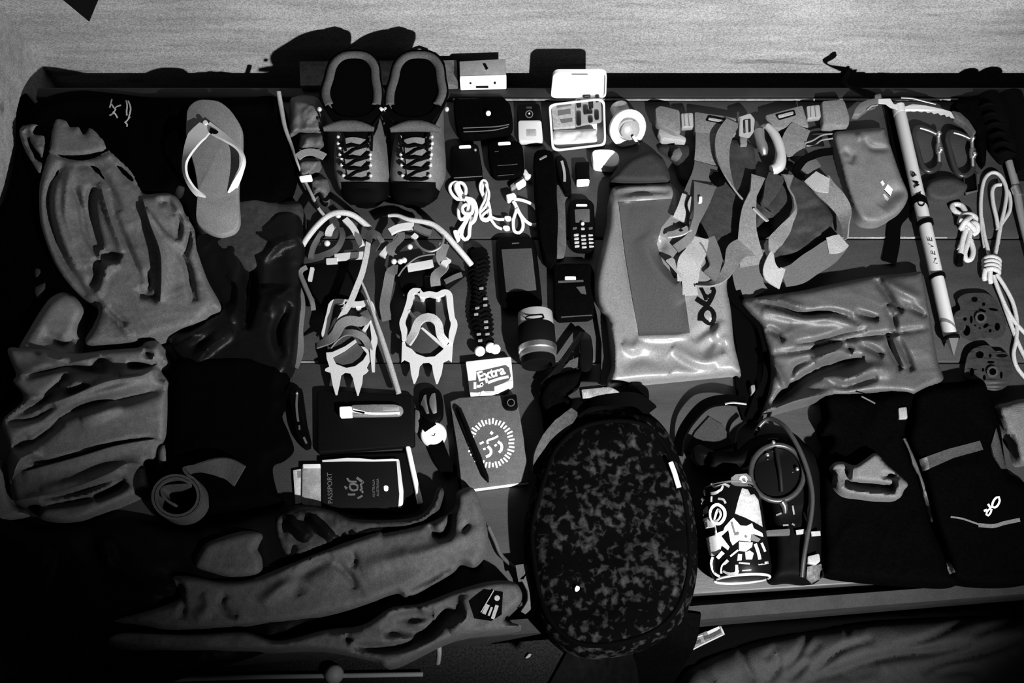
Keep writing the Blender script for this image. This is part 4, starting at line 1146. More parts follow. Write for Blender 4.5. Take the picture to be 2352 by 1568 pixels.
for q in ((1475, 615, 45, 80), (1475, 770, 45, 140), (1545, 680, 45, 90), (1600, 620, 45, 90), (1665, 555, 35, 90), (1660, 735, 40, 95), (1595, 780, 45, 60), (1585, 700, 60, 40), (1555, 540, 80, 22)):
    x, y, w, h = q
    slab('capsule', ci((x - w / 2, y - h / 2), (x + w / 2, y - h / 2 - 6), (x + w / 2 + 4, y + h / 2 - 6), (x - w / 2 + 4, y + h / 2)), 0.017, 0.004, M('dark_capsule', 0.012, 0.35, 0.5), bl, r=3, bev=0.001)

# white round-collared adaptor
ad = thing('bulb_adaptor', P(1440, 285), 'white adaptor with round collar right of the open tin', 'adaptor')
a0 = P(*ci((1885, 650))[0], 0.020); a1 = P(*ci((1985, 890))[0], 0.032)
ax = (a1 - a0)
L = ax.length
lathe('barrel', [(0.014, 0), (0.017, 0.003), (0.017, L * 0.45), (0.014, L * 0.5), (0.016, L * 0.85)], a0, ax, M('grey_white_plastic', 0.25, 0.4, 0.5, var=0.3, vscale=90), ad)
axc = Vector((0.25, -0.75, 0.62))
cb_ = P(*ci((1975, 870))[0], 0.022)
lathe('collar', [(0.026, -0.006), (0.034, -0.005), (0.035, 0.004), (0.030, 0.009), (0.021, 0.007), (0.019, 0.0)], cb_, axc, M('collar_white', 0.5, 0.5, 0.4), ad, 28)
lathe('inner_cap', [(0.018, 0), (0.018, 0.010), (0.012, 0.014)], cb_ + Vector((0.002, -0.002, 0)), axc, M('inner_grey', 0.22, 0.4, 0.4), ad)
tube('tail_pin', [(*ci((2040, 960))[0], 0.03), (*ci((2090, 1040))[0], 0.006)], 0.0028, WHITE, ad)

slab('soap_bar', ci((1605, 1110), (1680, 1092), (1820, 1095), (1890, 1140), (1895, 1230), (1850, 1282), (1720, 1275), (1620, 1262)), 0, 0.020, WHITE, r=10, bev=0.004, label='small white soap bar below the open tin', cat='soap')
lt = slab('lighter', ci((1438, 1222), (1585, 1215), (1588, 1430), (1450, 1440)), 0, 0.014, BLACKP, r=5, bev=0.003, label='small black lighter with silver end above the button phone', cat='lighter')
slab('silver_end', ci((1450, 1400), (1585, 1395), (1587, 1425), (1455, 1434)), 0.001, 0.015, WHITE, lt, r=4)
kn = slab('folding_knife', ci((1235, 1165), (1290, 1150), (1340, 1190), (1380, 1320), (1400, 1480), (1395, 1560), (1340, 1560), (1270, 1420), (1240, 1280)), 0, 0.016, BLACKP, curved=True, bev=0.005, label='slim black folding knife with shiny spine beside the lighter', cat='knife')
stroke('steel_spine', [ci((1300, 1205), (1320, 1280), (1330, 1350), (1330, 1420))], 6, flat(0.0165), STEEL, kn)
tc = slab('torch_case', ci((1010, 1180), (1040, 1110), (1110, 1095), (1180, 1110), (1225, 1180), (1250, 1400), (1250, 1568), (1262, 1800), (1255, 2020), (1240, 2260), (1140, 2270), (1060, 2000), (1020, 1568), (1015, 1400)), 0, 0.03, BLACK, curved=True, bev=0.01, label='long black soft case running down beside the button phone', cat='case')
slab('logo_chip', ci((1060, 1190), (1140, 1145), (1155, 1165), (1075, 1205)), 0.028, 0.003, DULL, tc, r=2)
slab('wooden_stick', cj((820, 130), (935, 150), (915, 380), (905, 560), (890, 640), (855, 658), (822, 640), (818, 400)), 0, 0.004, M('pale_wood', 0.065, 0.7, 0.3, var=0.2, vscale=60), curved=False, r=6, label='flat pale wooden stick between the soft case and the button phone', cat='stick')

# phones
ph = slab('button_phone', cj((920, 270), (960, 230), (1060, 232), (1098, 265), (1105, 400), (1100, 590), (1080, 600), (965, 590), (930, 560)), 0, 0.016, BLACKP, r=8, bev=0.004, label='black button mobile phone with small grey screen', cat='phone')
slab('screen', cj((962, 305), (1068, 302), (1070, 395), (968, 398)), 0.0155, 0.001, M('grey_lcd', 0.07, 0.4, 0.4), ph, r=2)
slab('earpiece', cj((972, 268), (1052, 268), (1052, 285), (972, 285)), 0.0155, 0.0015, WHITE, ph, r=3)
blob('centre_key', P(*cj((1018, 410))[0], 0.0155), 0.0035, SILVER, ph)
KEY = M('pale_keys', 0.30, 0.5, 0.4)
for r_ in range(4):
    for c_ in range(3):
        x, y = 975 + c_ * 50 + (r_ * 2), 480 + r_ * 26 + (6 if c_ == 1 else 0)
        slab('key', cj((x - 17, y - 6), (x + 17, y - 9 + 3 * c_), (x + 17, y + 6), (x - 17, y + 9)), 0.0155, 0.002, KEY, ph, r=2, bev=0.0005)
for x in (965, 1075): slab('call_key', cj((x - 14, 428), (x + 14, 424), (x + 14, 440), (x - 14, 444)), 0.0155, 0.0015, M('dark_key', 0.06), ph, r=2, bev=0.0005)
slab('call_key', cj((1008, 430), (1034, 430), (1034, 446), (1008, 446)), 0.0155, 0.0015, KEY, ph, r=2, bev=0.0005)
sp = slab('smartphone', cj((415, 520), (460, 492), (650, 490), (690, 520), (715, 700), (742, 960), (720, 985), (500, 1000), (455, 970), (430, 750)), 0, 0.012, BLACKP, r=10, bev=0.003, label='black touchscreen smartphone above the camera lens', cat='phone')
slab('screen', cj((455, 580), (668, 572), (702, 868), (488, 882)), 0.0117, 0.0006, SCREEN, sp, r=2)
stroke('earpiece', [cj((530, 540), (580, 536))], 2.5, flat(0.012), M('dark_key', 0.06), sp)
wl = slab('wallet', cj((815, 690), (900, 680), (1075, 680), (1100, 740), (1100, 1040), (1060, 1062), (850, 1072), (822, 1040)), 0, 0.02, BLACK, r=6, bev=0.005, label='black fabric wallet with pale tag below the button phone', cat='wallet')
slab('pale_tag', cj((895, 768), (972, 768), (974, 790), (897, 792)), 0.0195, 0.002, WHITE, wl, r=2)
stroke('wallet_seam', [cj((850, 806), (940, 802), (1025, 798))], 5, flat(0.0202), M('dark_tape', 0.04, 0.7), wl)
stroke('wallet_seam', [cj((870, 1050), (980, 1042), (1085, 1036))], 2.5, flat(0.0196), M('dark_tape', 0.04), wl)
patch('pale_flap', cj((975, 840), (1035, 835), (1045, 890), (1010, 885)), flat(0.02), 0.0012, M('dark_tape', 0.04), wl, step=4)

# camera lens
ln = thing('camera_lens', P(1232, 772), 'stubby camera lens with silver rings below the smartphone', 'lens')
l0 = P(*cj((690, 1020))[0], 0.032); l1 = P(*cj((715, 1380))[0], 0.032)
axl = l1 - l0; LL = axl.length
lathe('rear_mount', [(0.024, 0), (0.0285, 0.002), (0.029, LL * 0.27), (0.0285, LL * 0.28)], l0, axl, M('brushed_mount', 0.42, 0.35, 0.5, metal=0.6), ln, 28)
lathe('focus_ring', [(0.0295, LL * 0.27), (0.0305, LL * 0.29), (0.0305, LL * 0.64), (0.0295, LL * 0.66)], l0, axl, M('lens_black_rubber', 0.004, 0.8, 0.1), ln, 28)
lathe('silver_ring', [(0.0295, LL * 0.65), (0.0312, LL * 0.67), (0.0312, LL * 0.76), (0.029, LL * 0.78)], l0, axl, STEEL, ln, 28)
lathe('grip_ring', [(0.029, LL * 0.77), (0.030, LL * 0.79), (0.030, LL * 0.86), (0.0265, LL * 0.87)], l0, axl, DULL, ln, 28)
lathe('lens_hood', [(0.0265, LL * 0.86), (0.0275, LL * 0.88), (0.0275, LL * 1.0), (0.022, LL * 1.01), (0.021, LL * 0.93)], l0, axl, M('lens_black_rubber', 0.004), ln, 28)
stroke('mount_slot', [('c', cj((625, 1050), (670, 1036), (745, 1034), (752, 1055), (700, 1062), (640, 1070)), 3)], 3, flat(0.0605), BLACKP, ln)

# sunglasses
GL = M('black_gloss', 0.006, 0.12, 0.5)
sg = thing('sunglasses', P(1310, 850), 'black sunglasses folded between wallet and patterned daypack', 'sunglasses')
slab('lens', cj((1000, 1180), (1040, 1150), (1075, 1180), (1092, 1280), (1085, 1390), (1050, 1430), (1010, 1420), (998, 1320)), 0.008, 0.010, GL, sg, curved=True, bev=0.004)
slab('lens', cj((720, 1530), (760, 1480), (850, 1450), (960, 1420), (990, 1450), (985, 1530), (900, 1600), (780, 1620), (720, 1590)), 0.008, 0.010, GL, sg, curved=True, bev=0.004)
tube('temple', [(q[0], q[1], z) for q, z in zip(cj((1010, 1160), (960, 1240), (890, 1340), (820, 1420), (730, 1520)), (.02, .022, .022, .02, .014))], 0.0045, GL, sg)
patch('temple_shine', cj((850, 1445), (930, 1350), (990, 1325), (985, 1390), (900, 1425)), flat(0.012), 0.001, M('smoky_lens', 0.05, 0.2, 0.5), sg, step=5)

# paracord bracelet
pb = thing('cord_bracelet', P(1105, 690), 'black braided cord bracelet with white bead ends beside the smartphone', 'bracelet')
BK = M('black_paracord', 0.004, 0.9, 0.06, bump=0.4, bscale=900)
spine = cj((290, 590), (300, 700), (300, 850), (310, 1000), (330, 1130), (355, 1260))
sl = smooth_line(spine, 9)
for i in range(0, len(sl)):
    x, y = sl[i]; w = 20 + 5 * math.sin(i * 0.5)
    tube('braid_knot', [(x - w, y + 2, 0.006), (x - w * 0.5, y - 5, 0.013), (x, y + 2, 0.016), (x + w * 0.5, y - 5, 0.013), (x + w, y + 2, 0.006)], 0.0036, BK, pb, n=6, step=6)
for q in cj((318, 848), (290, 985), (282, 1028), (345, 920), (345, 965), (350, 1080), (352, 1120), (300, 1166), (360, 1165), (310, 1210)):
    slab('silver_fleck', [(q[0] - 5, q[1] - 2), (q[0] + 5, q[1] - 3), (q[0] + 5, q[1] + 2), (q[0] - 5, q[1] + 3)], 0.017, 0.003, M('grey_fleck', 0.16, 0.5), pb, r=1.5, bev=0.0005)
slab('clasp', cj((240, 590), (280, 565), (330, 568), (345, 610), (330, 640), (250, 650)), 0.002, 0.018, BLACKP, pb, r=5)
blob('bead', P(*cj((308, 1300))[0], 0.006), 0.009, WHITE, pb); blob('bead', P(*cj((382, 1275))[0], 0.006), 0.009, WHITE, pb); blob('bead', P(*cj((415, 1285))[0], 0.006), 0.009, WHITE, pb)

# white cables
def cable(name, label, lines, r=0.0027, extra=()):
    allp = [q for ln_ in lines for q in ln_]
    root = thing(name, P(sum(q[0] for q in allp) / len(allp), sum(q[1] for q in allp) / len(allp)), label, 'cable', 'bundled white cables')
    for ln_ in lines:
        tube('cable_strand', ln_, r, WHITE, root, n=7, step=4)
    return root
def Z(pts, *zs):
    zz = np.interp(np.linspace(0, 1, len(pts)), np.linspace(0, 1, len(zs)), zs)
    return [(q[0], q[1], z) for q, z in zip(pts, zz)]
c1 = cable('knotted_cable', 'white cable tied in a fat knot next to the boot toe', [
    Z(cj((210, 240), (150, 230), (110, 190), (98, 150), (120, 122), (155, 118), (165, 160), (195, 215)), .012, .006, .012), Z(cj((185, 240), (140, 160), (150, 125), (185, 120), (210, 160), (205, 220)), .014, .008, .014),
    Z(cj((180, 260), (160, 310), (165, 360), (195, 370), (230, 300), (225, 240), (200, 225), (260, 240), (285, 310), (270, 380), (245, 400)), .01, .016, .02, .014), Z(cj((215, 235), (255, 270), (250, 330), (200, 330), (185, 290), (215, 270)), .018, .022, .018),
    Z(cj((240, 340), (200, 400), (165, 450), (150, 480)), .012, .004), Z(cj((255, 360), (238, 430), (232, 490), (205, 512), (180, 480), (195, 420), (230, 360)), .01, .004, .01)], 0.0034)
slab('plug', cj((120, 450), (150, 445), (175, 500), (150, 525), (130, 490)), 0.001, 0.010, WHITE, c1, r=4)
c2 = cable('earphones', 'white earphone bundle with two earbuds between the tied cables', [
    Z(cj((370, 340), (345, 250), (310, 160), (320, 110), (345, 105), (360, 150), (345, 230), (310, 310), (320, 370), (360, 382), (380, 340), (365, 250), (325, 180), (335, 120)), .006, .012, .008), Z(cj((305, 330), (350, 280), (370, 200), (350, 130)), .012, .014),
    Z(cj((380, 300), (330, 340), (325, 365), (360, 370), (385, 340)), .014, .01), Z(cj((385, 355), (430, 372), (475, 372)), .008, .006), Z(cj((385, 375), (420, 420), (460, 440)), .008, .006)], 0.0026)
for q in cj((500, 365), (490, 432)):
    slab('earbud', [(q[0] - 9, q[1] - 3), (q[0] - 2, q[1] - 6), (q[0] + 8, q[1] - 4), (q[0] + 9, q[1] + 3), (q[0] - 2, q[1] + 5)], 0.001, 0.011, WHITE, c2, r=4, bev=0.003)
c3 = cable('charging_cable', 'white charging cable with plug in two open loops by the pouch', [
    Z(cj((545, 235), (600, 240), (670, 270), (715, 330), (725, 380), (690, 412), (640, 395), (590, 340), (550, 260)), .010, .004, .010), Z(cj((540, 250), (560, 300), (540, 380), (545, 450), (580, 465), (605, 430), (600, 370), (565, 300)), .012, .004, .012)], 0.0030)
slab('wrap', cj((485, 205), (545, 188), (565, 215), (500, 248)), 0.004, 0.014, WHITE, c3, r=4, bev=0.003)
slab('plug_body', cj((550, 130), (610, 90), (632, 118), (575, 155)), 0.004, 0.012, WHITE, c3, r=3, bev=0.002)
slab('clear_sleeve', cj((515, 140), (600, 75), (615, 90), (545, 160), (525, 165)), 0.002, 0.008, GREYPL, c3, r=3)
slab('plug_tip', cj((595, 40), (625, 25), (650, 60), (675, 70), (660, 90), (620, 85)), 0.004, 0.012, SILVER, c3, r=3, bev=0.002)

# gum packet
gm = slab('gum_packet', cgum((130, 290), (1620, 130), (1700, 1040), (1250, 1330), (290, 1470)), 0, 0.016, M('gum_paper', 0.55, 0.8, 0.2), r=4, bev=0.002, label='white gum packet lettered Extra below the cord bracelet', cat='gum packet')
gz = flat(0.0162)
patch('dark_swoosh', cgum((500, 600), (760, 560), (1100, 480), (1450, 400), (1560, 480), (1620, 760), (1560, 900), (1100, 1090), (1080, 1250), (760, 1260), (520, 1300), (260, 1290), (235, 930), (480, 900)), gz, 0.0004, M('gum_dark_print', 0.05, 0.7), gm, step=4)
text('word_extra', 'Extra', cgum((560, 930))[0], (1, -0.285), 30, flat(0.0166), WHITE, gm, bold=0.03, th=0.0006)
stroke('second_line', [cgum((440, 960), (440, 1180)), cgum((500, 1090), (560, 1100), (690, 1050)), cgum((650, 980), (690, 1060)), cgum((800, 820), (840, 980)), cgum((860, 980), (1100, 890), (1300, 830), (1540, 780))], 6, flat(0.0166), WHITE, gm)
patch('white_flash', cgum((1080, 1110), (1500, 950), (1690, 900), (1690, 1040), (1150, 1230), (1080, 1220)), flat(0.0166), 0.0004, WHITE, gm, step=4)
patch('white_flash', cgum((640, 1280), (720, 1240), (800, 1310), (1220, 1300), (1000, 1390), (600, 1400)), flat(0.0166), 0.0004, WHITE, gm, step=4)

# notebook with om print and pen
nb_ = slab('notebook', cg((1520, 300), (1600, 270), (2080, 240), (2140, 600), (2190, 975), (1620, 1050), (1580, 700)), 0, 0.018, M('grey_book_cloth', 0.06, 0.75, 0.3, bump=0.2, bscale=800, var=0.15, vscale=70), r=3, bev=0.002, label='grey notebook printed with a white om sign in a ray ring', cat='notebook')
nz = flat(0.0181)
slab('pages', cg((1640, 1042), (2180, 968), (2186, 985), (1640, 1058)), 0.003, 0.011, PAPER, nb_, r=1)
PRN = M('white_print', 0.62, 0.7, 0.3)
cxp, cyp = cbook((690, 765))[0]
rays = []
for k in range(38):
    a = 2 * math.pi * k / 38
    r0 = 43 + 2 * (k % 2); r1 = 55 + 3 * ((k * 7) % 3) / 2
    ex, ey = math.cos(a), math.sin(a)
    rays.append([(cxp + r0 * ex * 0.92, cyp + r0 * ey), (cxp + r1 * ex * 0.96, cyp + r1 * ey)])
stroke('ray_ring', rays, 4.2, nz, PRN, nb_, step=6)
stroke('om_sign', [(' ', cbook((810, 735), (860, 770), (885, 830), (870, 890), (830, 930)), 6.5), (' ', cbook((750, 815), (790, 785)), 5), (' ', cbook((625, 820), (670, 860), (690, 920), (660, 980), (595, 1010)), 6.5), (' ', cbook((545, 870), (590, 860)), 5),
                   (' ', cbook((630, 775), (620, 720), (680, 695), (750, 670), (815, 632)), 5), (' ', cbook((485, 775), (555, 740)), 5), (' ', cbook((680, 600), (715, 560)), 7)], 5, nz, PRN, nb_)
pen = thing('black_pen', P(1070, 1020), 'slim black pen lying across the grey notebook', 'pen')
p0, p1 = P(*cbook((85, 120))[0], 0.024), P(*cbook((640, 1470))[0], 0.024)
lathe('barrel', [(0.003, 0), (0.0052, 0.004), (0.0055, 0.03), (0.0055, (p1 - p0).length * 0.7), (0.0048, (p1 - p0).length * 0.72), (0.0042, (p1 - p0).length * 0.93), (0.0012, (p1 - p0).length)], p0, p1 - p0, BLACKP, pen, 14)
d_ = (p1 - p0).normalized()
wtube('clip', np.array([p0 + Vector((0, 0, 0.004)) + d_ * 0.004, p0 + Vector((0, 0, 0.0085)) + d_ * 0.012, p0 + Vector((0, 0, 0.0075)) + d_ * 0.045]), 0.0012, BLACKP, pen, n=6)
cpq = slab('lens_cap', cg((1965, 260), (2080, 235), (2095, 350), (2060, 375), (1985, 370)), 0.0185, 0.008, BLACKP, r=6, bev=0.002, label='small square black cap on the notebook corner', cat='cap')
stroke('cap_ring', [('c', circle(*cg((2035, 310))[0], 8, 8, 16), 2)], 2, flat(0.0266), M('dark_key', 0.06), cpq)
slab('bookmark_strap', cbook((0, 540), (45, 520), (110, 1000), (165, 1530), (130, 1568), (95, 1500), (50, 900)), 0.0005, 0.016, BLACKW, nb_, r=3)

# watch
wt = thing('wrist_watch', P(998, 1000), 'wrist watch with pale dial and black strap left of the notebook', 'watch')
wc = P(*cg((1385, 592))[0], 0.0)
lathe('case', [(0.018, 0.002), (0.0205, 0.003), (0.0205, 0.009), (0.019, 0.0105), (0.0175, 0.0105)], wc, (0, 0, 1), SILVER, wt, 28)
lathe('dial', [(0.0175, 0.0095), (0.0175, 0.0108)], wc, (0, 0, 1), M('pale_dial', 0.62, 0.4, 0.4, var=0.1, vscale=400), wt, 28)
blob('crown', P(*cg((1308, 628))[0], 0.003), 0.0038, SILVER, wt)
stroke('hands', [cg((1385, 592), (1395, 570)), cg((1385, 592), (1365, 585))], 1.3, flat(0.0108), BLACKP, wt)
ribbon('strap', [(q[0], q[1], z) for q, z in zip(cg((1400, 650), (1430, 730), (1470, 820), (1540, 915)), (.009, .010, .008, .004))], 0.024, BLACKW, wt, th=0.003)
ribbon('strap', [(q[0], q[1], z) for q, z in zip(cg((1365, 540), (1330, 490), (1310, 450), (1300, 420)), (.009, .010, .008, .006))], 0.022, BLACKW, wt, th=0.003)
kc = slab('key_case', cg((1270, 210), (1330, 185), (1400, 188), (1445, 230), (1462, 330), (1455, 440), (1400, 475), (1320, 470), (1270, 380), (1258, 280)), 0, 0.016, BLACKP, curved=True, bev=0.004, label='black key case with two steel keys above the watch', cat='key case')
slab('key', cg((1300, 250), (1320, 240), (1325, 310), (1345, 400), (1320, 405), (1290, 340), (1270, 325)), 0.0155, 0.003, STEEL, kc, r=2, bev=0.0008)
slab('key', cg((1365, 235), (1395, 225), (1405, 300), (1410, 395), (1375, 405), (1345, 330), (1345, 280)), 0.0155, 0.003, DULL, kc, r=3, bev=0.0008)

# pocket knife at the left, black folder, highlighter, papers
pk = slab('pocket_knife', cg((165, 190), (215, 175), (265, 190), (285, 300), (310, 480), (345, 640), (340, 690), (300, 705), (250, 650), (200, 520), (170, 340)), 0, 0.018, BLACKP, curved=True, bev=0.006, label='black pocket knife with shiny scales beside the puffy jacket', cat='knife')
stroke('steel_liner', [(' ', cg((230, 240), (225, 330), (232, 420), (240, 470)), 5), (' ', cg((248, 500), (250, 540)), 4), (' ', cg((285, 600), (310, 655)), 5)], 4, flat(0.0184), DULL, pk)
blob('rivet', P(*cg((230, 235))[0], 0.017), 0.0025, DULL, pk)
fo = slab('folder', cg((400, 215), (480, 205), (1215, 250), (1225, 675), (1130, 685), (405, 740)), 0, 0.014, M('black_leatherette', 0.005, 0.6, 0.12, bump=0.3, bscale=700), r=5, bev=0.003, label='flat black document folder under the highlighter pen', cat='folder')
slab('grey_edge', cg((1225, 365), (1262, 380), (1268, 440), (1245, 560), (1222, 560)), 0.001, 0.008, M('grey_elastic', 0.06, 0.8), fo, r=4)
hl = thing('highlighter_pen', P(852, 945), 'clear plastic pen with white cap lying on the black folder', 'pen')
slab('barrel', cg((680, 335), (880, 322), (1060, 325), (1120, 345), (1128, 390), (1100, 425), (870, 430), (680, 430)), 0.0145, 0.010, M('smoky_plastic', 0.14, 0.25, 0.6), hl, r=6, bev=0.004)
slab('cap', cg((585, 345), (690, 340), (695, 425), (588, 430)), 0.0145, 0.013, WHITE, hl, r=4, bev=0.002)
stroke('ink_core', [(' ', cg((690, 380), (760, 390), (860, 402), (1000, 402), (1095, 395)), 5), (' ', cg((700, 370), (760, 385), (800, 395)), 6)], 5, flat(0.0247), WHITE, hl)
slab('inner_label', cg((950, 340), (1090, 345), (1095, 380), (950, 385)), 0.0240, 0.001, M('pale_label', 0.22, 0.6), hl, r=2)

dw = slab('document_wallet', cg((440, 760), (1150, 730), (1220, 980), (1270, 1190), (1080, 1245), (440, 1235)), 0, 0.006, M('black_document_cover', 0.005, 0.4, 0.2), r=4, bev=0.001, label='black document wallet beneath the passport', cat='wallet')
pp = slab('passport', cg((435, 800), (1080, 780), (1115, 1000), (1125, 1195), (1090, 1235), (440, 1225)), 0.0065, 0.006, M('black_passport_cover', 0.0065, 0.55, 0.2, bump=0.2, bscale=900), r=5, bev=0.0015, label='dark passport with crest below the black folder', cat='passport')
pz = flat(0.0127)
slab('page_edge', cpas((100, 175), (700, 120), (1000, 125), (1350, 160), (1800, 140), (1940, 150), (1940, 190), (1350, 205), (700, 200), (110, 215)), 0.0075, 0.006, M('page_white', 0.50, 0.7), pp, r=0, bev=0.0006)
slab('page_edge', cpas((1890, 190), (1950, 170), (1985, 400), (2050, 900), (2040, 1230), (1990, 1325), (1935, 1310), (1955, 1000), (1920, 600)), 0.0075, 0.006, M('page_white', 0.50), pp, r=0, bev=0.0006)
GOLD = M('dull_foil', 0.085, 0.5, 0.4)
text('word_passport', 'PASSPORT', cpas((355, 1215))[0], (-0.03, -1), 15.5, pz, GOLD, pp, th=0.0004, bold=0.008)
text('word_australia', 'AUSTRALIA', cpas((1470, 1040))[0], (-0.02, -1), 8.0, pz, GOLD, pp, th=0.0004, bold=0.008)
text('word_australia', 'AUSTRALIA', cpas((1372, 1060))[0], (-0.02, -1), 8.0, pz, GOLD, pp, th=0.0004, bold=0.008)
stroke('crest', [cpas((700, 600), (760, 680), (860, 690), (930, 690)), (' ', cpas((930, 590), (1000, 640), (1080, 700)), 6), cpas((640, 800), (700, 840), (660, 860)), cpas((1100, 690), (1030, 760), (1060, 850), (1010, 900)), cpas((720, 990), (800, 1000), (900, 990)), cpas((760, 760), (850, 740), (950, 780), (940, 880), (860, 900), (780, 860), (760, 780)), cpas((950, 1085), (1010, 1060), (1070, 1020)), cpas((1060, 900), (1080, 960))], 4.5, pz, GOLD, pp)
slab('chip_mark', cpas((1580, 790), (1640, 770), (1695, 800), (1690, 900), (1640, 925), (1585, 900)), 0.0122, 0.0008, PRN, pp, r=3, bev=0.0003)
nt_ = slab('banknote', cg((195, 880), (290, 865), (300, 1150), (215, 1168)), 0.001, 0.005, M('pale_note', 0.48, 0.7, 0.3, var=0.25, vscale=200), r=2, bev=0.0006, label='pale folded banknote at the far left of the passport', cat='banknote')
patch('note_mark', cg((232, 890), (262, 885), (262, 940), (235, 945)), flat(0.006), 0.0005, M('grey_print', 0.16), nt_, step=4)
cdv = slab('plastic_card', cg((275, 830), (430, 828), (436, 1210), (400, 1218), (270, 1165)), 0.0065, 0.003, M('grey_card', 0.26, 0.5, 0.4, var=0.35, vscale=70), r=3, bev=0.0006, label='pale printed card tucked under the passport edge', cat='card')
slab('card_stripe', cg((280, 830), (425, 828), (428, 862), (282, 864)), 0.0094, 0.0006, PRN, cdv, r=1, bev=0.0002)
wp = thing('white_pen', P(951, 1090), 'slim white pen on the right of the passport', 'pen')
p0, p1 = P(*cg((1162, 680))[0], 0.008), P(*cg((1270, 1165))[0], 0.008)
Lp = (p1 - p0).length
lathe('barrel', [(0.0035, 0), (0.0042, 0.004), (0.0042, Lp * 0.8), (0.0046, Lp * 0.82), (0.0046, Lp - 0.002), (0.0035, Lp)], p0, p1 - p0, WHITE, wp, 12)
# ------------------------------------------------------------------ dry bag with window
DRYM = M('pale_coated_nylon', 0.135, 0.40, 0.45, bump=0.08, bscale=300, var=0.06, vscale=60)
db = Sheet(ck((165, 290), (195, 255), (330, 238), (500, 232), (550, 262), (585, 310), (620, 420), (700, 560), (800, 680), (870, 745), (862, 860), (885, 1000), (905, 1200), (945, 1385), (890, 1378), (560, 1410), (330, 1432), (150, 1444), (168, 1340), (160, 1250),
              (138, 1060), (108, 1010), (72, 930), (70, 800), (108, 620), (140, 480), (148, 360)), 0.044, 20, noise=0.002, nscale=60, seed=71, step=5, efrac=0.35, fa=0.85,
           folds=[(ck((180, 300), (330, 285), (520, 290)), 7, -0.010), (ck((205, 345), (350, 322), (530, 312)), 5, 0.008), (ck((215, 400), (250, 640), (300, 960), (325, 1130)), 7, 0.005, 'r'),
                  (ck((640, 1140), (620, 1000), (600, 860)), 7, 0.005, 'l'), (ck((320, 1160), (480, 1165), (640, 1150)), 8, 0.008),
                  (ck((480, 570), (450, 640), (500, 740), (580, 830)), 16, -0.020), (ck((340, 560), (420, 700), (540, 860), (600, 950)), 22, 0.010), (ck((280, 400), (400, 430), (440, 500), (380, 600)), 20, 0.006),
                  (ck((230, 1200), (300, 1230), (340, 1180)), 12, 0.010), (ck((530, 1220), (640, 1290), (740, 1320), (860, 1250)), 14, 0.012), (ck((520, 1260), (640, 1340), (800, 1350)), 12, -0.012),
                  (ck((650, 1180), (740, 1110), (800, 1060)), 12, -0.012), (ck((840, 1060), (800, 1160), (880, 1180)), 10, 0.010), (ck((230, 1340), (320, 1290), (420, 1300), (520, 1380)), 16, -0.010),
                  (ck((700, 1260), (800, 1180), (840, 1260)), 12, -0.010), (ck((180, 1400), (200, 1240), (170, 1080)), 7, 0.008)])
dbo = db.build('dry_bag', DRYM, label='pale shiny dry bag with dark window panel and black logo', cat='dry bag', bot=0)
patch('window_panel', ck((212, 352), (530, 332), (535, 420), (470, 500), (440, 600), (480, 720), (600, 850), (640, 1135), (560, 1145), (335, 1152), (300, 960), (250, 660)), db.z, 0.0012, M('clear_window_vinyl', 0.045, 0.30, 0.5), dbo, step=6)
LOGO = M('black_print', 0.004, 0.7, 0.1)
stroke('logo_letters', [('c', cor((760, 1250), (680, 1100), (720, 960), (830, 880), (960, 920), (1050, 1080), (1030, 1260), (920, 1340)), 10), (' ', cor((620, 1260), (640, 1060), (760, 900)), 9), (' ', cor((520, 600), (700, 720), (860, 800)), 12), (' ', cor((650, 260), (760, 480), (820, 640)), 8),
                        (' ', cor((840, 820), (960, 620), (1040, 420), (1040, 310), (960, 280)), 9), (' ', cor((780, 500), (900, 540), (980, 480)), 7)], 8, db.z, LOGO, dbo, off=0.0016)
patch('side_shadow', ck((100, 700), (70, 800), (78, 940), (110, 1010), (150, 1100), (170, 1330), (140, 1440), (105, 1440), (110, 1200), (80, 1020), (50, 900), (60, 780)), flat(0.006), 0.008, M('side_shadow_tone', 0.03, 0.6, 0.3), dbo, step=6)  # dark strip painted in for the bag's shadow on its left side
Sheet(ck((165, 225), (190, 160), (260, 85), (340, 45), (400, 34), (450, 62), (490, 110), (520, 220), (440, 240), (300, 242)), 0.055, 18, noise=0.006, nscale=30, seed=73, step=5).build('mitten', M('charcoal_fleece', 0.024, 0.95, 0.1, bump=0.4, bscale=600),
      label='charcoal rounded mitten behind the dry bag', cat='mitten', bot=0)
slab('pale_strap', cp((382, 98), (490, 85), (620, 78), (625, 120), (500, 132), (388, 142)), 0.001, 0.006, M('patched_webbing', 0.16, 0.7, 0.3, var=0.6, vscale=40), r=3, label='short pale webbing strap below the dry bag', cat='strap')

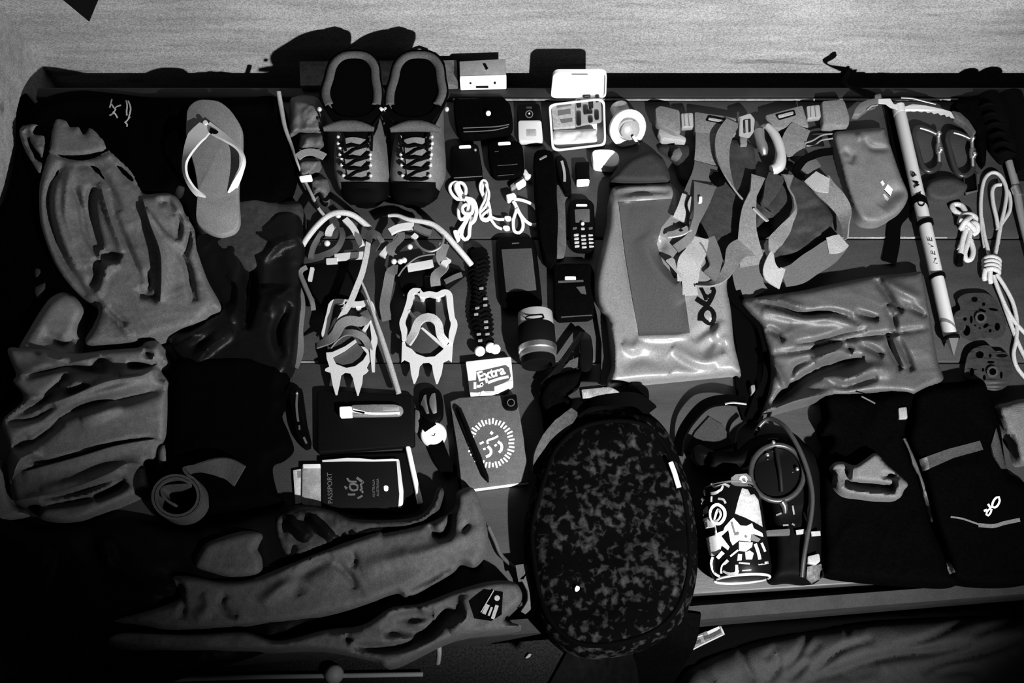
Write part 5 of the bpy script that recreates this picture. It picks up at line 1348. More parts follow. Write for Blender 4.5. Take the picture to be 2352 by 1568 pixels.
# ------------------------------------------------------------------ grey stuff sack
SS = M('silver_grey_nylon', 0.049, 0.5, 0.35, bump=0.25, bscale=500, var=0.12, vscale=60)
ssk = Sheet(co((150, 305), (280, 276), (600, 230), (810, 186), (1180, 115), (1400, 95), (1540, 80), (1562, 112), (1600, 330), (1640, 560), (1680, 780), (1722, 930), (1600, 995), (1500, 1045), (1400, 1030), (1180, 1030), (860, 1056), (640, 1112), (320, 1196),
               (312, 1165), (350, 1050), (372, 900), (360, 740), (322, 600), (290, 490), (200, 392)), 0.040, 18, noise=0.008, nscale=42, seed=77, step=4.5, efrac=0.45,
            folds=[(co((240, 315), (450, 352), (620, 412), (850, 402), (1000, 440), (1062, 505)), 8, -0.014), (co((280, 290), (460, 320), (640, 360)), 8, 0.008), (co((300, 380), (560, 430), (900, 450), (1040, 520)), 12, 0.008),
                   (co((1190, 130), (1290, 262), (1330, 330), (1412, 400)), 8, -0.014), (co((1240, 150), (1400, 230), (1560, 300)), 12, 0.008), (co((1030, 395), (1130, 430), (1220, 455)), 7, -0.012),
                   (co((1270, 330), (1330, 430), (1340, 560)), 8, -0.012), (co((1290, 340), (1350, 420)), 6, 0.010), (co((1450, 350), (1520, 390), (1600, 430)), 7, -0.010),
                   (co((370, 725), (700, 682), (1000, 602), (1270, 572), (1640, 512)), 5, -0.008), (co((340, 520), (430, 570), (480, 630)), 7, -0.010), (co((560, 642), (740, 622), (950, 562), (1130, 532)), 7, -0.010),
                   (co((1290, 580), (1320, 700), (1400, 850)), 8, -0.014), (co((1320, 590), (1370, 720), (1420, 830)), 7, 0.012), (co((1360, 590), (1450, 780), (1480, 860)), 8, -0.012),
                   (co((380, 1140), (540, 1000), (680, 890), (900, 810), (1110, 762)), 13, -0.024), (co((340, 1180), (560, 1090), (860, 1020)), 9, 0.014), (co((780, 900), (950, 940), (1180, 840), (1330, 870)), 14, 0.012),
                   (co((790, 910), (950, 970), (1210, 900)), 9, -0.014), (co((370, 760), (430, 860), (510, 1000)), 8, 0.014), (co((720, 790), (800, 730), (960, 680)), 10, 0.012), (co((940, 650), (1020, 710)), 6, -0.010),
                   (co((1060, 640), (1150, 680), (1260, 740)), 8, -0.010), (co((500, 980), (560, 830), (700, 760)), 9, -0.010)])
sso = ssk.build('stuff_sack', SS, label='silver grey wrinkled stuff sack with black drawcord in the right half', cat='stuff sack', bot=0)
ribbon('drawcord', [(q[0], q[1], z) for q, z in zip(co((85, 75), (60, 170), (110, 300), (220, 430), (300, 540), (345, 720), (350, 900), (300, 1060), (240, 1240)), (.012, .014, .016, .018, .02, .02, .018, .014, .01))], [0.022, 0.026, 0.016, 0.012, 0.014, 0.016, 0.018, 0.024, 0.026], BLACKW, sso, th=0.008)
ribbon('drawcord', [(q[0], q[1], 0.006) for q in co((110, 300), (150, 480), (190, 700), (180, 900), (200, 1100), (240, 1230))], 0.034, BLACKW, sso, th=0.005)
slab('cord_lock', co((215, 970), (250, 960), (255, 1010), (225, 1040)), 0.010, 0.012, M('grey_cord_lock', 0.12, 0.5, 0.4), sso, r=4)

# ------------------------------------------------------------------ harness
HW = M('grey_harness_webbing', 0.125, 0.75, 0.3, bump=0.5, bscale=1100, var=0.2, vscale=160)
HD = M('dark_harness_padding', 0.022, 0.85, 0.2, bump=0.4, bscale=900, var=0.3, vscale=120)
HL = M('light_harness_webbing', 0.25, 0.75, 0.3, bump=0.5, bscale=1100)
hn = thing('climbing_harness', P(1730, 400), 'grey climbing harness with buckled waist belt and leg loops', 'harness')
def rb(pts, w, zs, mat=HW, roll=0, name='webbing', th=0.003):
    return ribbon(name, Z(pts, *zs), w, mat, hn, roll=roll, th=th, step=5)
slab('waist_pad', cl((142, 165), (180, 142), (330, 178), (338, 345), (300, 350), (180, 290), (150, 260)), 0.012, 0.022, HW, hn, r=6, bev=0.004)
slab('pad_tip', cl((178, 290), (380, 385), (375, 412), (190, 395), (165, 350)), 0.004, 0.018, HL, hn, r=4, bev=0.004)
def buckle(pts, z, rungs):
    x0, y0 = pts[0]; 
    slab('buckle', pts, z, 0.012, M('brushed_buckle', 0.40, 0.4, 0.5, metal=0.6), hn, r=4, bev=0.002)
    for a, b in rungs:
        stroke('buckle_bar', [[a, b]], 3.2, flat(z + 0.0125), STEEL, hn, off=0.002)
buckle(cl((338, 200), (430, 195), (435, 300), (345, 305)), 0.018, [cl((370, 205), (378, 295)), cl((402, 205), (410, 295))])
slab('waist_belt', cl((440, 190), (640, 215), (760, 240), (755, 350), (690, 365), (440, 350)), 0.010, 0.016, HW, hn, r=4, bev=0.003)
slab('belt_slot', cl((522, 250), (545, 208), (682, 235), (660, 278)), 0.0255, 0.0012, BLACKP, hn, r=3, bev=0.0003)
slab('belt_slot_bar', cl((548, 228), (660, 248), (655, 262), (545, 242)), 0.0262, 0.003, HL, hn, r=2, bev=0.0005)
plate('belay_ring', [rounded(cl((770, 225), (860, 195), (895, 240), (885, 340), (850, 385), (775, 370)), 4), rounded(cl((805, 245), (860, 235), (862, 335), (808, 345)), 3)], 0.022, 0.012, M('pale_buckle', 0.35, 0.4, 0.5, metal=0.4), hn, bev=0.8)
stroke('buckle_bar', [(' ', cl((832, 245), (836, 340)), 6.5), (' ', cl((790, 235), (782, 365)), 4)], 5, flat(0.034), STEEL, hn, off=0.002)
slab('ring_tail', cl((780, 375), (835, 370), (838, 435), (785, 440)), 0.008, 0.014, HW, hn, r=3)
slab('waist_belt', cl((970, 215), (1250, 140), (1300, 300), (1000, 320)), 0.010, 0.016, HW, hn, r=4, bev=0.003)
slab('belt_slot', cl((1045, 205), (1190, 168), (1205, 210), (1075, 248)), 0.0255, 0.0012, BLACKP, hn, r=3, bev=0.0003)
slab('belt_slot_bar', cl((1065, 212), (1180, 182), (1186, 200), (1078, 230)), 0.0262, 0.003, HL, hn, r=2, bev=0.0005)
buckle(cl((1280, 145), (1380, 135), (1392, 228), (1290, 240)), 0.018, [cl((1318, 150), (1322, 228)), cl((1352, 145), (1358, 226))])
slab('waist_pad', cl((1392, 110), (1550, 95), (1570, 120), (1605, 230), (1600, 290), (1560, 300), (1405, 292)), 0.012, 0.022, HW, hn, r=6, bev=0.004)
# dark padding behind
Sheet(cl((170, 440), (440, 420), (640, 380), (860, 420), (900, 640), (860, 900), (800, 1200), (760, 1400), (600, 1420), (420, 1400), (330, 1250), (470, 950), (420, 760), (330, 700), (280, 560)), 0.014, 18, noise=0.01, nscale=30, seed=81).build('leg_padding', HD, hn, bot=0)
Sheet(cl((1000, 640), (1100, 560), (1200, 600), (1290, 700), (1440, 900), (1480, 1000), (1420, 1120), (1280, 1230), (1150, 1260), (1030, 1200), (1000, 1000), (900, 1050), (880, 800)), 0.016, 16, noise=0.012, nscale=24, seed=83).build('leg_padding', HD, hn, bot=0)
rb(cl((540, 340), (540, 460), (530, 580)), 0.044, (.024, .03, .03), HW)
rb(cl((530, 580), (500, 680), (440, 800), (410, 900)), [0.042, 0.04, 0.036, 0.03], (.032, .04, .05, .054), M('mid_harness_webbing', 0.075, 0.75, 0.3, bump=0.5, bscale=1100), roll=[0, 10, 0, -10])
rb(cl((520, 730), (490, 860), (450, 1000), (400, 1130), (300, 1215)), [0.04, 0.03, 0.018, 0.016, 0.016], (.05, .056, .06, .056, .05), M('mid_harness_webbing', 0.075), roll=[0, 20, 45, 40, 10])
rb(cl((400, 820), (370, 910), (330, 1000)), 0.026, (.056, .058, .056), HL, roll=10)
stroke('buckle_slot', [cl((405, 810), (380, 880), (395, 950), (390, 1040)), cl((330, 1070), (360, 1085))], 6, flat(0.060), LOGO, hn, off=0.0015)
rb(cl((240, 1110), (330, 1095), (400, 1060)), 0.014, (.056, .060, .060), HL, roll=20)
slab('cinch_buckle', cl((475, 820), (500, 822), (498, 865), (472, 868)), 0.058, 0.006, WHITE, hn, r=2)
rb(cl((480, 1130), (450, 1240), (400, 1330), (390, 1460)), [0.03, 0.036, 0.04, 0.034], (.05, .05, .05, .05), HL, roll=[0, -10, 10, 0])
rb(cl((250, 1290), (330, 1370), (390, 1440), (410, 1560)), [0.016, 0.018, 0.022, 0.026], (.05, .05, .05, .05), HL, roll=[30, 20, 0, 0])
rb(cl((530, 1140), (580, 1240), (610, 1370), (560, 1430)), 0.03, (.05, .048, .048, .05), M('mid_harness_webbing', 0.075), roll=[0, 20, 30, 0])
rb(cl((440, 1490), (560, 1480), (650, 1430), (710, 1340), (760, 1230), (850, 1200)), [0.012, 0.014, 0.016, 0.02, 0.034, 0.04], (.05, .05, .05, .046, .036, .026), HW, roll=[60, 40, 20, 0, 0, 0])
rb(cl((730, 260), (660, 380), (650, 520), (690, 660), (750, 780), (825, 870)), [0.026, 0.03, 0.028, 0.022, 0.012, 0.006], (.03, .036, .04, .04, .036, .03), HW, roll=[0, 10, 20, 40, 60, 70])
rb(cl((920, 670), (880, 800), (850, 930), (840, 1060), (850, 1200), (880, 1340)), [0.026, 0.018, 0.026, 0.03, 0.04, 0.046], (.03, .034, .036, .034, .028, .02), HW, roll=[0, 40, 10, 0, 0, 0])
rb(cl((860, 1200), (840, 1320), (850, 1480), (900, 1568)), [0.05, 0.056, 0.05, 0.05], (.024, .02, .018, .016), M('mid_harness_webbing', 0.075))
rb(cl((890, 910), (940, 960), (990, 1005)), 0.010, (.036, .036, .036), HL, roll=40)
rb(cl((1060, 660), (1020, 760), (980, 850), (960, 900), (1030, 960)), [0.03, 0.03, 0.022, 0.014, 0.012], (.03, .03, .03, .028, .024), HD, roll=[0, 10, 30, 50, 60])
rb(cl((1140, 660), (1150, 760), (1190, 840), (1200, 920), (1160, 1000), (1110, 1080), (1040, 1170), (1020, 1240)), [0.022, 0.010, 0.009, 0.010, 0.014, 0.022, 0.026, 0.012], (.03, .034, .036, .036, .036, .036, .034, .03), HW, roll=[0, 60, 70, 60, 40, 0, 0, 50])
rb(cl((1020, 1240), (1010, 1330), (1030, 1400), (1100, 1440)), [0.010, 0.020, 0.036, 0.040], (.03, .03, .028, .024), HL, roll=[50, 20, 0, 0])
rb(cl((1100, 1430), (1210, 1400), (1310, 1330), (1420, 1260), (1540, 1160)), [0.034, 0.04, 0.042, 0.042, 0.03], (.024, .024, .026, .028, .028), M('mid_harness_webbing', 0.075), roll=[0, 0, 0, 0, -10])
rb(cl((1440, 1190), (1500, 1180), (1560, 1150)), [0.03, 0.034, 0.026], (.03, .032, .030), HL)
rb(cl((1580, 1140), (1575, 1040), (1560, 930), (1500, 840), (1420, 760), (1370, 690)), [0.008, 0.014, 0.026, 0.034, 0.04, 0.042], (.03, .034, .036, .038, .038, .036), HW, roll=[70, 60, 30, 10, 0, 0])
rb(cl((1450, 740), (1380, 720), (1310, 670)), [0.03, 0.036, 0.03], (.040, .041, .040), HL)
rb(cl((1240, 300), (1190, 400), (1200, 520)), [0.036, 0.044, 0.03], (.026, .028, .026), HW)
rb(cl((1270, 640), (1320, 590), (1370, 570)), [0.016, 0.02, 0.016], (.034, .036, .034), M('mid_harness_webbing', 0.075))
rb(cl((1480, 480), (1360, 500), (1250, 560), (1200, 640), (1260, 680)), 0.014, (.03, .036, .038, .036, .034), BLACKW, roll=[30, 40, 40, 30, 0])
rb(cl((600, 640), (650, 690), (620, 720), (570, 660)), 0.014, (.04, .044, .044, .04), BLACKW, roll=30)
tube('gear_cord', Z(cl((1270, 420), (1330, 400), (1400, 360), (1480, 350)), .03, .02), 0.0016, GREYPL, hn); tube('gear_cord', Z(cl((1280, 440), (1340, 440), (1390, 400), (1480, 385)), .03, .02), 0.0016, GREYPL, hn)
for pts in (cl((290, 470), (330, 460), (350, 500), (310, 540), (270, 520)),):
    slab('gear_loop', pts, 0.012, 0.016, M('mid_harness_webbing', 0.075), hn, curved=True, bev=0.004)
# carabiner clipped on the harness
hc = thing('harness_carabiner', P(1768, 345), 'large pale carabiner clipped to the harness belt', 'carabiner')
tube('body', Z(cl((985, 290), (1030, 340), (1070, 420), (1090, 520), (1070, 600), (1020, 625)), .03, .034, .03), [0.006, 0.0085, 0.009, 0.009, 0.011, 0.010], M('pale_alloy', 0.45, 0.4, 0.5, metal=0.4), hc)
tube('gate', Z(cl((925, 330), (935, 400), (960, 470), (965, 510)), .03, .03, .026), [0.010, 0.009, 0.010, 0.005], DULL, hc)
tube('crossbar', Z(cl((925, 330), (950, 300), (985, 292)), .028, .03), 0.0055, M('dark_alloy', 0.06, 0.4, 0.5), hc)

# ------------------------------------------------------------------ pouch with diamonds
PM = M('grey_pouch_nylon', 0.095, 0.65, 0.35, bump=0.2, bscale=600, var=0.12, vscale=50)
po = Sheet(cm((130, 640), (300, 612), (530, 596), (560, 640), (600, 740), (640, 860), (690, 1000), (745, 1130), (740, 1210), (680, 1300), (560, 1370), (480, 1396), (360, 1375), (290, 1260), (220, 1050), (160, 820)), 0.034, 16, noise=0.004, nscale=30, seed=91, step=4, efrac=0.5,
           folds=[(cm((520, 1260), (620, 1140), (740, 1130)), 16, -0.008), (cm((380, 680), (440, 760), (600, 770)), 8, -0.006), (cm((330, 640), (360, 700)), 6, 0.004), (cm((200, 780), (280, 830), (260, 900)), 8, -0.005)])
poo = po.build('chalk_pouch', PM, label='grey nylon pouch with white diamond print beside the ice axe', cat='pouch', bot=0)
WPR = M('white_print2', 0.75, 0.6, 0.3)
patch('diamond_print', cm((552, 1112), (580, 1068), (622, 1110), (602, 1168)), po.z, 0.0012, WPR, poo, step=3)
patch('diamond_print', cm((518, 1048), (536, 1034), (556, 1064), (540, 1082)), po.z, 0.0012, M('pale_print', 0.45), poo, step=3)
patch('diamond_print', cm((542, 1150), (556, 1150), (592, 1188), (582, 1204), (560, 1190)), po.z, 0.0012, M('mid_print', 0.3), poo, step=3)
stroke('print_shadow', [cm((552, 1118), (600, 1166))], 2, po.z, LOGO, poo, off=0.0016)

# ------------------------------------------------------------------ ice axe
AL = M('pale_anodised_shaft', 0.44, 0.42, 0.45, metal=0.25, bump=0.1, bscale=900)
axe = thing('ice_axe', P(2125, 500), 'long ice axe with pale shaft lettered CAMP and NEVE', 'ice axe')
a0 = P(2067, 252, 0.040); a1 = P(2187, 779, 0.026)
axv = (a1 - a0); LA = axv.length; un = axv.normalized()
sd = un.cross(Vector((0, 0, 1))).normalized(); upv = sd.cross(un)
def shaft(name, t0, t1, mat, wr=0.0098, hr=0.0135, ends=(1, 1), skew=0.0, par=None):
    V, F = [], []
    n = 20
    ts = [t0, t0 + (t1 - t0) * 0.02, t1 - (t1 - t0) * 0.02, t1]
    for i, t in enumerate(ts):
        k = (0.9 if i in (0, 3) else 1.0)
        for j in range(n):
            a = 2 * math.pi * j / n
            q = a0 + un * (LA * t + skew * math.cos(a)) + sd * (wr * k * math.cos(a)) + upv * (hr * k * math.sin(a) - hr + wr)
            V.append(tuple(q))
    for i in range(3):
        for j in range(n):
            l = (j + 1) % n
            F.append([i * n + j, i * n + l, (i + 1) * n + l, (i + 1) * n + j])
    F.append(list(range(n))[::-1]); F.append([3 * n + j for j in range(n)])
    return mk(name, V, F, mat, par or axe)
sh = shaft('shaft', 0.0, 0.985, AL)
shaft('grip_ring', 0.411, 0.442, BLACKW, 0.0116, 0.0160, skew=-0.006); shaft('grip_ring', 0.511, 0.530, RUBBER, 0.013, 0.0156); shaft('grip_ring', 0.739, 0.754, RUBBER, 0.0125, 0.0155); shaft('grip_ring', 0.988, 0.998, RUBBER, 0.0125, 0.015)
shaft('grey_band', 0.938, 0.952, M('grey_band', 0.10), 0.0101, 0.0138, skew=-0.010)
e0 = a0 + un * LA
V = [tuple(e0 + sd * x + upv * y) for x, y in ((-0.008, -0.006), (0.008, -0.006), (0.008, 0.006), (-0.008, 0.006))] + [tuple(e0 + un * 0.030 + sd * 0.004 + upv * y) for y in (-0.001, 0.001)]
mk('spike', V, [[0, 1, 2, 3], [0, 4, 1], [1, 4, 5, 2], [2, 5, 3], [3, 5, 4, 0]], DULL, axe)
hz = flat(0.040)
plate('pick', [cm((500, 352), (600, 350), (630, 395), (730, 415), (790, 395), (900, 408), (1040, 438), (1110, 460), (1142, 518), (1110, 515), (1095, 500), (1070, 505), (1055, 485), (1020, 492), (1000, 472), (965, 482), (945, 465), (915, 472), (890, 458), (860, 466), (830, 456), (800, 462), (770, 458), (740, 460), (690, 450), (640, 440), (600, 430), (560, 400), (500, 395))], 0.040, 0.006, M('bright_pick_steel', 0.6, 0.38, 0.5, metal=0.4, bump=0.15, bscale=200), axe)
slab('adze', cm((285, 490), (300, 440), (340, 395), (410, 360), (500, 348), (505, 395), (450, 415), (400, 450), (340, 495)), 0.030, 0.016, M('dull_adze', 0.14, 0.5, 0.45, metal=0.4), axe, r=4, bev=0.003)
slab('adze_edge', cm((400, 445), (440, 410), (500, 400), (500, 412), (445, 425), (410, 455)), 0.0445, 0.003, STEEL, axe, r=1, bev=0.0005)
slab('pick_cover', cm((1110, 455), (1180, 470), (1260, 540), (1320, 640), (1300, 660), (1230, 580), (1140, 520)), 0.032, 0.012, M('grey_pick_cover', 0.05, 0.6, 0.3, var=0.4, vscale=90), axe, r=3, bev=0.003)
slab('head_cap', cm((465, 325), (520, 310), (530, 345), (470, 355)), 0.034, 0.012, M('dark_grey_cap', 0.07, 0.5), axe, r=3)
shaft('head_socket', -0.02, 0.02, M('bright_pick_steel', 0.6), 0.0102, 0.0138)
ribbon('leash', Z(cm((232, 185), (205, 150), (225, 95), (255, 95), (240, 150), (210, 200), (260, 255), (350, 290), (470, 335)), .050, .055, .055, .050, .044), [0.014, 0.014, 0.014, 0.016, 0.016, 0.016], BLACKW, axe, roll=[60, 70, 60, 50, 40, 20, 0, 0], th=0.003)
ribbon('leash', Z(cm((600, 400), (625, 560), (660, 760), (710, 1000), (770, 1200), (720, 1300), (640, 1400), (620, 1568), (590, 1720)), .012, .008, .006, .006, .008, .006, .004, .003, .003), [0.022, 0.02, 0.02, 0.02, 0.018, 0.02, 0.022, 0.024, 0.024], BLACKW, axe, th=0.003)
tube('head_wire', Z(cm((690, 345), (790, 352), (900, 380), (980, 400)), .036, .034), 0.0018, DULL, axe)
def axez(pts):
    pts = np.asarray(pts, float)
    w = PN(pts, 0.038)
    d = (w - np.array(a0)); s_ = d @ np.array(un); off_ = d @ np.array(sd)
    zc = np.array(a0)[2] - BZ + s_ * un.z
    t = np.clip(off_ / 0.0098, -0.98, 0.98)
    return zc + 0.0135 * np.sqrt(1 - t * t) - 0.0135 + 0.0098 + 0.0002
text('word_camp', 'CAMP', caxe((258, 575))[0], (-0.222, -1), 24, axez, LOGO, sh, bold=0.015, th=0.0006, space=1.5)
text('word_neve', 'NEVE', caxe((415, 1330))[0], (-0.222, -1), 22, axez, M('grey_letter', 0.03, 0.7), sh, th=0.0006, up=(-0.8, -0.1), space=1.35)

# ------------------------------------------------------------------ carabiners, belay plate, oval pouch
CB = M('dark_anodised', 0.022, 0.35, 0.5, metal=0.3)
def krab(dx, dy, label):
    f = lambda *pts: [(q[0] + dx, q[1] + dy) for q in cm(*pts)]
    root = thing('screwgate_carabiner', P(*f((930, 770))[0]), label, 'carabiner', 'two screwgate carabiners by the ice axe')
    tube('body', Z(f((1010, 660), (930, 622), (860, 594), (815, 600), (795, 650), (820, 760), (850, 870), (880, 935), (930, 962), (990, 935), (1012, 895)), .012, .013, .012), 0.0052, CB, root)
    tube('spine_shine', Z(f((850, 598), (920, 618), (985, 648)), .0165, .0165), 0.0022, STEEL, root)
    tube('gate', Z(f((1005, 655), (1010, 780), (1014, 890)), .012, .012), 0.0040, STEEL, root)
    tube('screw_sleeve', Z(f((1005, 735), (1010, 810)), .012, .012), [0.0052, 0.0062, 0.0062, 0.0052], DULL, root, step=3)
    for q in f((1000, 658), (1014, 792)): blob('gate_pin', P(q[0], q[1], 0.012), 0.005, STEEL, root)
    return root
krab(0, 0, 'screwgate carabiner nearer the ice axe shaft')
krab(77.5, 10.5, 'screwgate carabiner nearer the trekking pole grip')
ov = Sheet(cm((885, 1110), (910, 1050), (990, 1010), (1090, 1000), (1180, 1020), (1250, 1080), (1200, 1170), (1100, 1205), (1000, 1210), (920, 1180)), 0.026, 14, noise=0.003, nscale=20, step=4)
ov.build('oval_pouch', M('dark_neoprene', 0.03, 0.85, 0.2, bump=0.5, bscale=900, var=0.2, vscale=200), label='dark oval pouch below the carabiners', cat='pouch', bot=0)
bp_ = thing('belay_plate', P(2228, 425), 'small black square belay plate below the right carabiner', 'belay device')
plate('frame', [rounded(cm((1208, 985), (1325, 960), (1338, 1130), (1230, 1165)), 3), rounded(cm((1222, 998), (1312, 975), (1325, 1118), (1238, 1145)), 2)], 0.004, 0.012, CB, bp_, bev=0.5)
slab('inner_block', cm((1222, 998), (1312, 975), (1325, 1118), (1238, 1145)), 0.002, 0.010, BLACKP, bp_, r=2)
slab('shiny_corner', cm((1228, 1140), (1332, 1116), (1334, 1128), (1240, 1158)), 0.0155, 0.001, DULL, bp_, r=1, bev=0.0003)
patch('webbing_tab', cm((1318, 975), (1352, 990), (1345, 1060), (1325, 1050)), flat(0.004), 0.004, M('dark_tape', 0.04), bp_, step=4)

# ------------------------------------------------------------------ knotted cords
CG = M('grey_white_cord', 0.42, 0.8, 0.3, bump=0.6, bscale=1600)
pr = thing('prusik_loop', P(2215, 535), 'short pale cord loop tied in a thick knot right of the ice axe', 'cord')
for pts, zs in ((cm((1200, 1330), (1140, 1290), (1118, 1250), (1150, 1235), (1200, 1250), (1235, 1310)), (.012, .008, .014)), (cm((1180, 1400), (1200, 1340), (1260, 1320), (1315, 1350), (1300, 1410), (1240, 1440)), (.01, .02, .012)), (cm((1185, 1370), (1240, 1390), (1290, 1430), (1325, 1480)), (.02, .024, .01)),
                (cm((1190, 1440), (1230, 1380), (1290, 1330)), (.012, .026, .014)), (cm((1200, 1460), (1270, 1400), (1320, 1400), (1330, 1460), (1290, 1490)), (.01, .02, .01)), (cm((1230, 1450), (1215, 1520), (1195, 1570), (1180, 1620)), (.01, .006, .006)),
                (cn((1170, 240), (1150, 340), (1120, 440), (1135, 490), (1170, 480), (1185, 420), (1165, 340)), (.01, .006, .006))):
    tube('cord_strand', Z(pts, *zs), 0.0046, CG, pr, n=8, step=3)
tube('black_end', Z(cn((1085, 455), (1080, 490), (1080, 530)), .006, .006), 0.0065, BLACKP, pr)
tube('cord_strand', Z(cn((1130, 260), (1105, 340), (1085, 455)), .012, .006), 0.0048, CG, pr)
lc = thing('long_cord', P(2290, 560), 'long pale cord with wrapped knot along the right frame edge', 'cord')
for pts, zs in ((cm((1395, 1600), (1365, 1400), (1360, 1200), (1385, 1040), (1440, 975), (1500, 980), (1550, 1040), (1575, 1130), (1560, 1260), (1530, 1390), (1500, 1568)), (.006, .008, .008)), (cm((1530, 1072), (1480, 1080), (1455, 1130), (1465, 1240), (1490, 1350), (1505, 1450)), (.01, .008)),
                (cm((1500, 1450), (1545, 1380), (1600, 1290), (1605, 1180), (1580, 1120)), (.008, .006)), (cn((1250, 170), (1270, 300), (1295, 400), (1310, 480)), (.006, .012)), (cn((1400, 200), (1380, 300), (1365, 400), (1345, 480)), (.008, .012)),
                (cn((1340, 610), (1380, 720), (1440, 860), (1500, 960), (1590, 1060)), (.012, .006)), (cn((1365, 600), (1430, 700), (1490, 820), (1520, 960), (1515, 1100), (1495, 1210), (1520, 1310), (1590, 1400)), (.012, .006, .004)),
                (cn((1350, 640), (1410, 800), (1460, 940), (1500, 1050), (1540, 1150), (1590, 1250)), (.010, .004, .004)), (cn((1280, 560), (1270, 620), (1275, 645)), (.016, .008)), (cn((1315, 570), (1315, 640), (1320, 665)), (.018, .008))):
    tube('cord_strand', Z(pts, *zs), 0.0034 if len(pts) > 3 else 0.0042, CG, lc, n=8, step=4)
for k in range(4):
    y = 480 + k * 30
    tube('knot_wrap', Z(cn((1265 + k * 2, y + 22), (1285, y - 4), (1330, y - 14), (1375, y + 2), (1385 - k * 2, y + 24)), .006, .016, .022, .016, .006), 0.0044, CG, lc, step=3)

# ------------------------------------------------------------------ perforated baskets
BSK = M('dark_basket_plastic', 0.020, 0.55, 0.3, bump=0.2, bscale=400, var=0.3, vscale=90)
def basket(outl, hub, holes, label, z=0.004):
    root = plate('snow_basket', [smooth_line(outl, 6, True)] + [circle(*h) for h in holes], z, 0.008, BSK, bev=0.8, label=label, cat='snow basket', group='two trekking pole snow baskets')
    ring = circle(hub[0], hub[1], hub[2] * 1.8, None, 18)
    plate('hub', [circle(hub[0], hub[1], hub[2] * 1.7, None, 18), circle(hub[0], hub[1], hub[2], None, 14)], z + 0.007, 0.006, M('grey_hub', 0.04, 0.5, 0.4), root, bev=0.5)
    return root
basket(cn((1065, 790), (1120, 750), (1220, 740), (1300, 750), (1360, 800), (1400, 870), (1440, 960), (1420, 1060), (1340, 1100), (1250, 1090), (1180, 1110), (1100, 1080), (1050, 1020), (1030, 950), (1050, 890), (1085, 870), (1075, 830)), (*cn((1245, 930))[0], 8),
       [(*cn((1245, 930))[0], 8), (*cn((1195, 790))[0], 7, 6), (*cn((1265, 828))[0], 3.4, 4), (*cn((1122, 942))[0], 4, 4), (*cn((1170, 945))[0], 3, 9, 12), (*cn((1135, 1030))[0], 8, 12, 16), (*cn((1370, 1000))[0], 6, 9, 16), (*cn((1282, 992))[0], 7, 4, 12, -0.7), (*cn((1255, 875))[0], 9, 3, 12, 0.4), (*cn((1315, 1030))[0], 3, 4), (*cn((1340, 868))[0], 11, 3, 12, 0.2), (*cn((1235, 1010))[0], 2, 2, 8), (*cn((1200, 990))[0], 2, 2, 8)],
       'dark perforated snow basket beside the ice axe spike')
basket(cn((1130, 1260), (1160, 1190), (1230, 1150), (1310, 1145), (1360, 1190), (1440, 1200), (1480, 1260), (1490, 1350), (1460, 1440), (1380, 1490), (1280, 1480), (1200, 1420), (1120, 1380)), (*cn((1335, 1345))[0], 8),
       [(*cn((1335, 1345))[0], 8), (*cn((1235, 1215))[0], 9, 8), (*cn((1315, 1222))[0], 3, 4), (*cn((1405, 1222))[0], 13, 4, 14), (*cn((1320, 1272))[0], 8, 3, 12), (*cn((1260, 1330))[0], 2.4, 4), (*cn((1175, 1350))[0], 5, 10), (*cn((1400, 1370))[0], 3, 8), (*cn((1270, 1390))[0], 3, 6)],
       'dark perforated snow basket half under the black gaiters', 0.006)

# ------------------------------------------------------------------ trekking pole and glove at the right edge
gv = Sheet([(2190, 235), (2210, 226), (2262, 224), (2266, 300), (2262, 380), (2240, 345), (2236, 300), (2215, 276), (2192, 258)], 0.03, 14, noise=0.008, nscale=16, step=5)
gv.build('glove', BLACK, label='black glove behind the right carabiner', cat='glove', bot=0)
tp = thing('trekking_pole', P(2330, 400), 'trekking pole with thick black foam grip at the right edge', 'trekking pole')
tube('foam_grip', Z([(2268, 222), (2282, 270), (2298, 320), (2316, 368)], .022, .022, .020), [0.020, 0.024, 0.026, 0.022, 0.024, 0.016], M('black_foam', 0.003, 0.95, 0.06, bump=0.5, bscale=300), tp, n=14)
tube('foam_grip', Z([(2316, 222), (2336, 300), (2362, 400)], .022, .022), [0.024, 0.026, 0.024], M('black_foam', 0.003), tp, n=14)
tube('shaft', Z(cm((1595, 880), (1650, 1080), (1690, 1300), (1730, 1480), (1800, 1760)), .020, .014), [0.0068, 0.0062, 0.0055], M('grey_pole_tube', 0.20, 0.4, 0.45, metal=0.3), tp)
tube('joint', Z(cm((1650, 1090), (1680, 1165)), .019, .018), 0.0085, STEEL, tp, step=4)
for k in range(6):
    q = (2272 + k * 8, 240 + k * 22)
    tube('grip_rib', Z([(q[0] - 20, q[1] + 5), (q[0], q[1] - 2), (q[0] + 22, q[1] + 5)], .034, .047, .036), 0.003, M('black_foam', 0.003), tp, n=6)

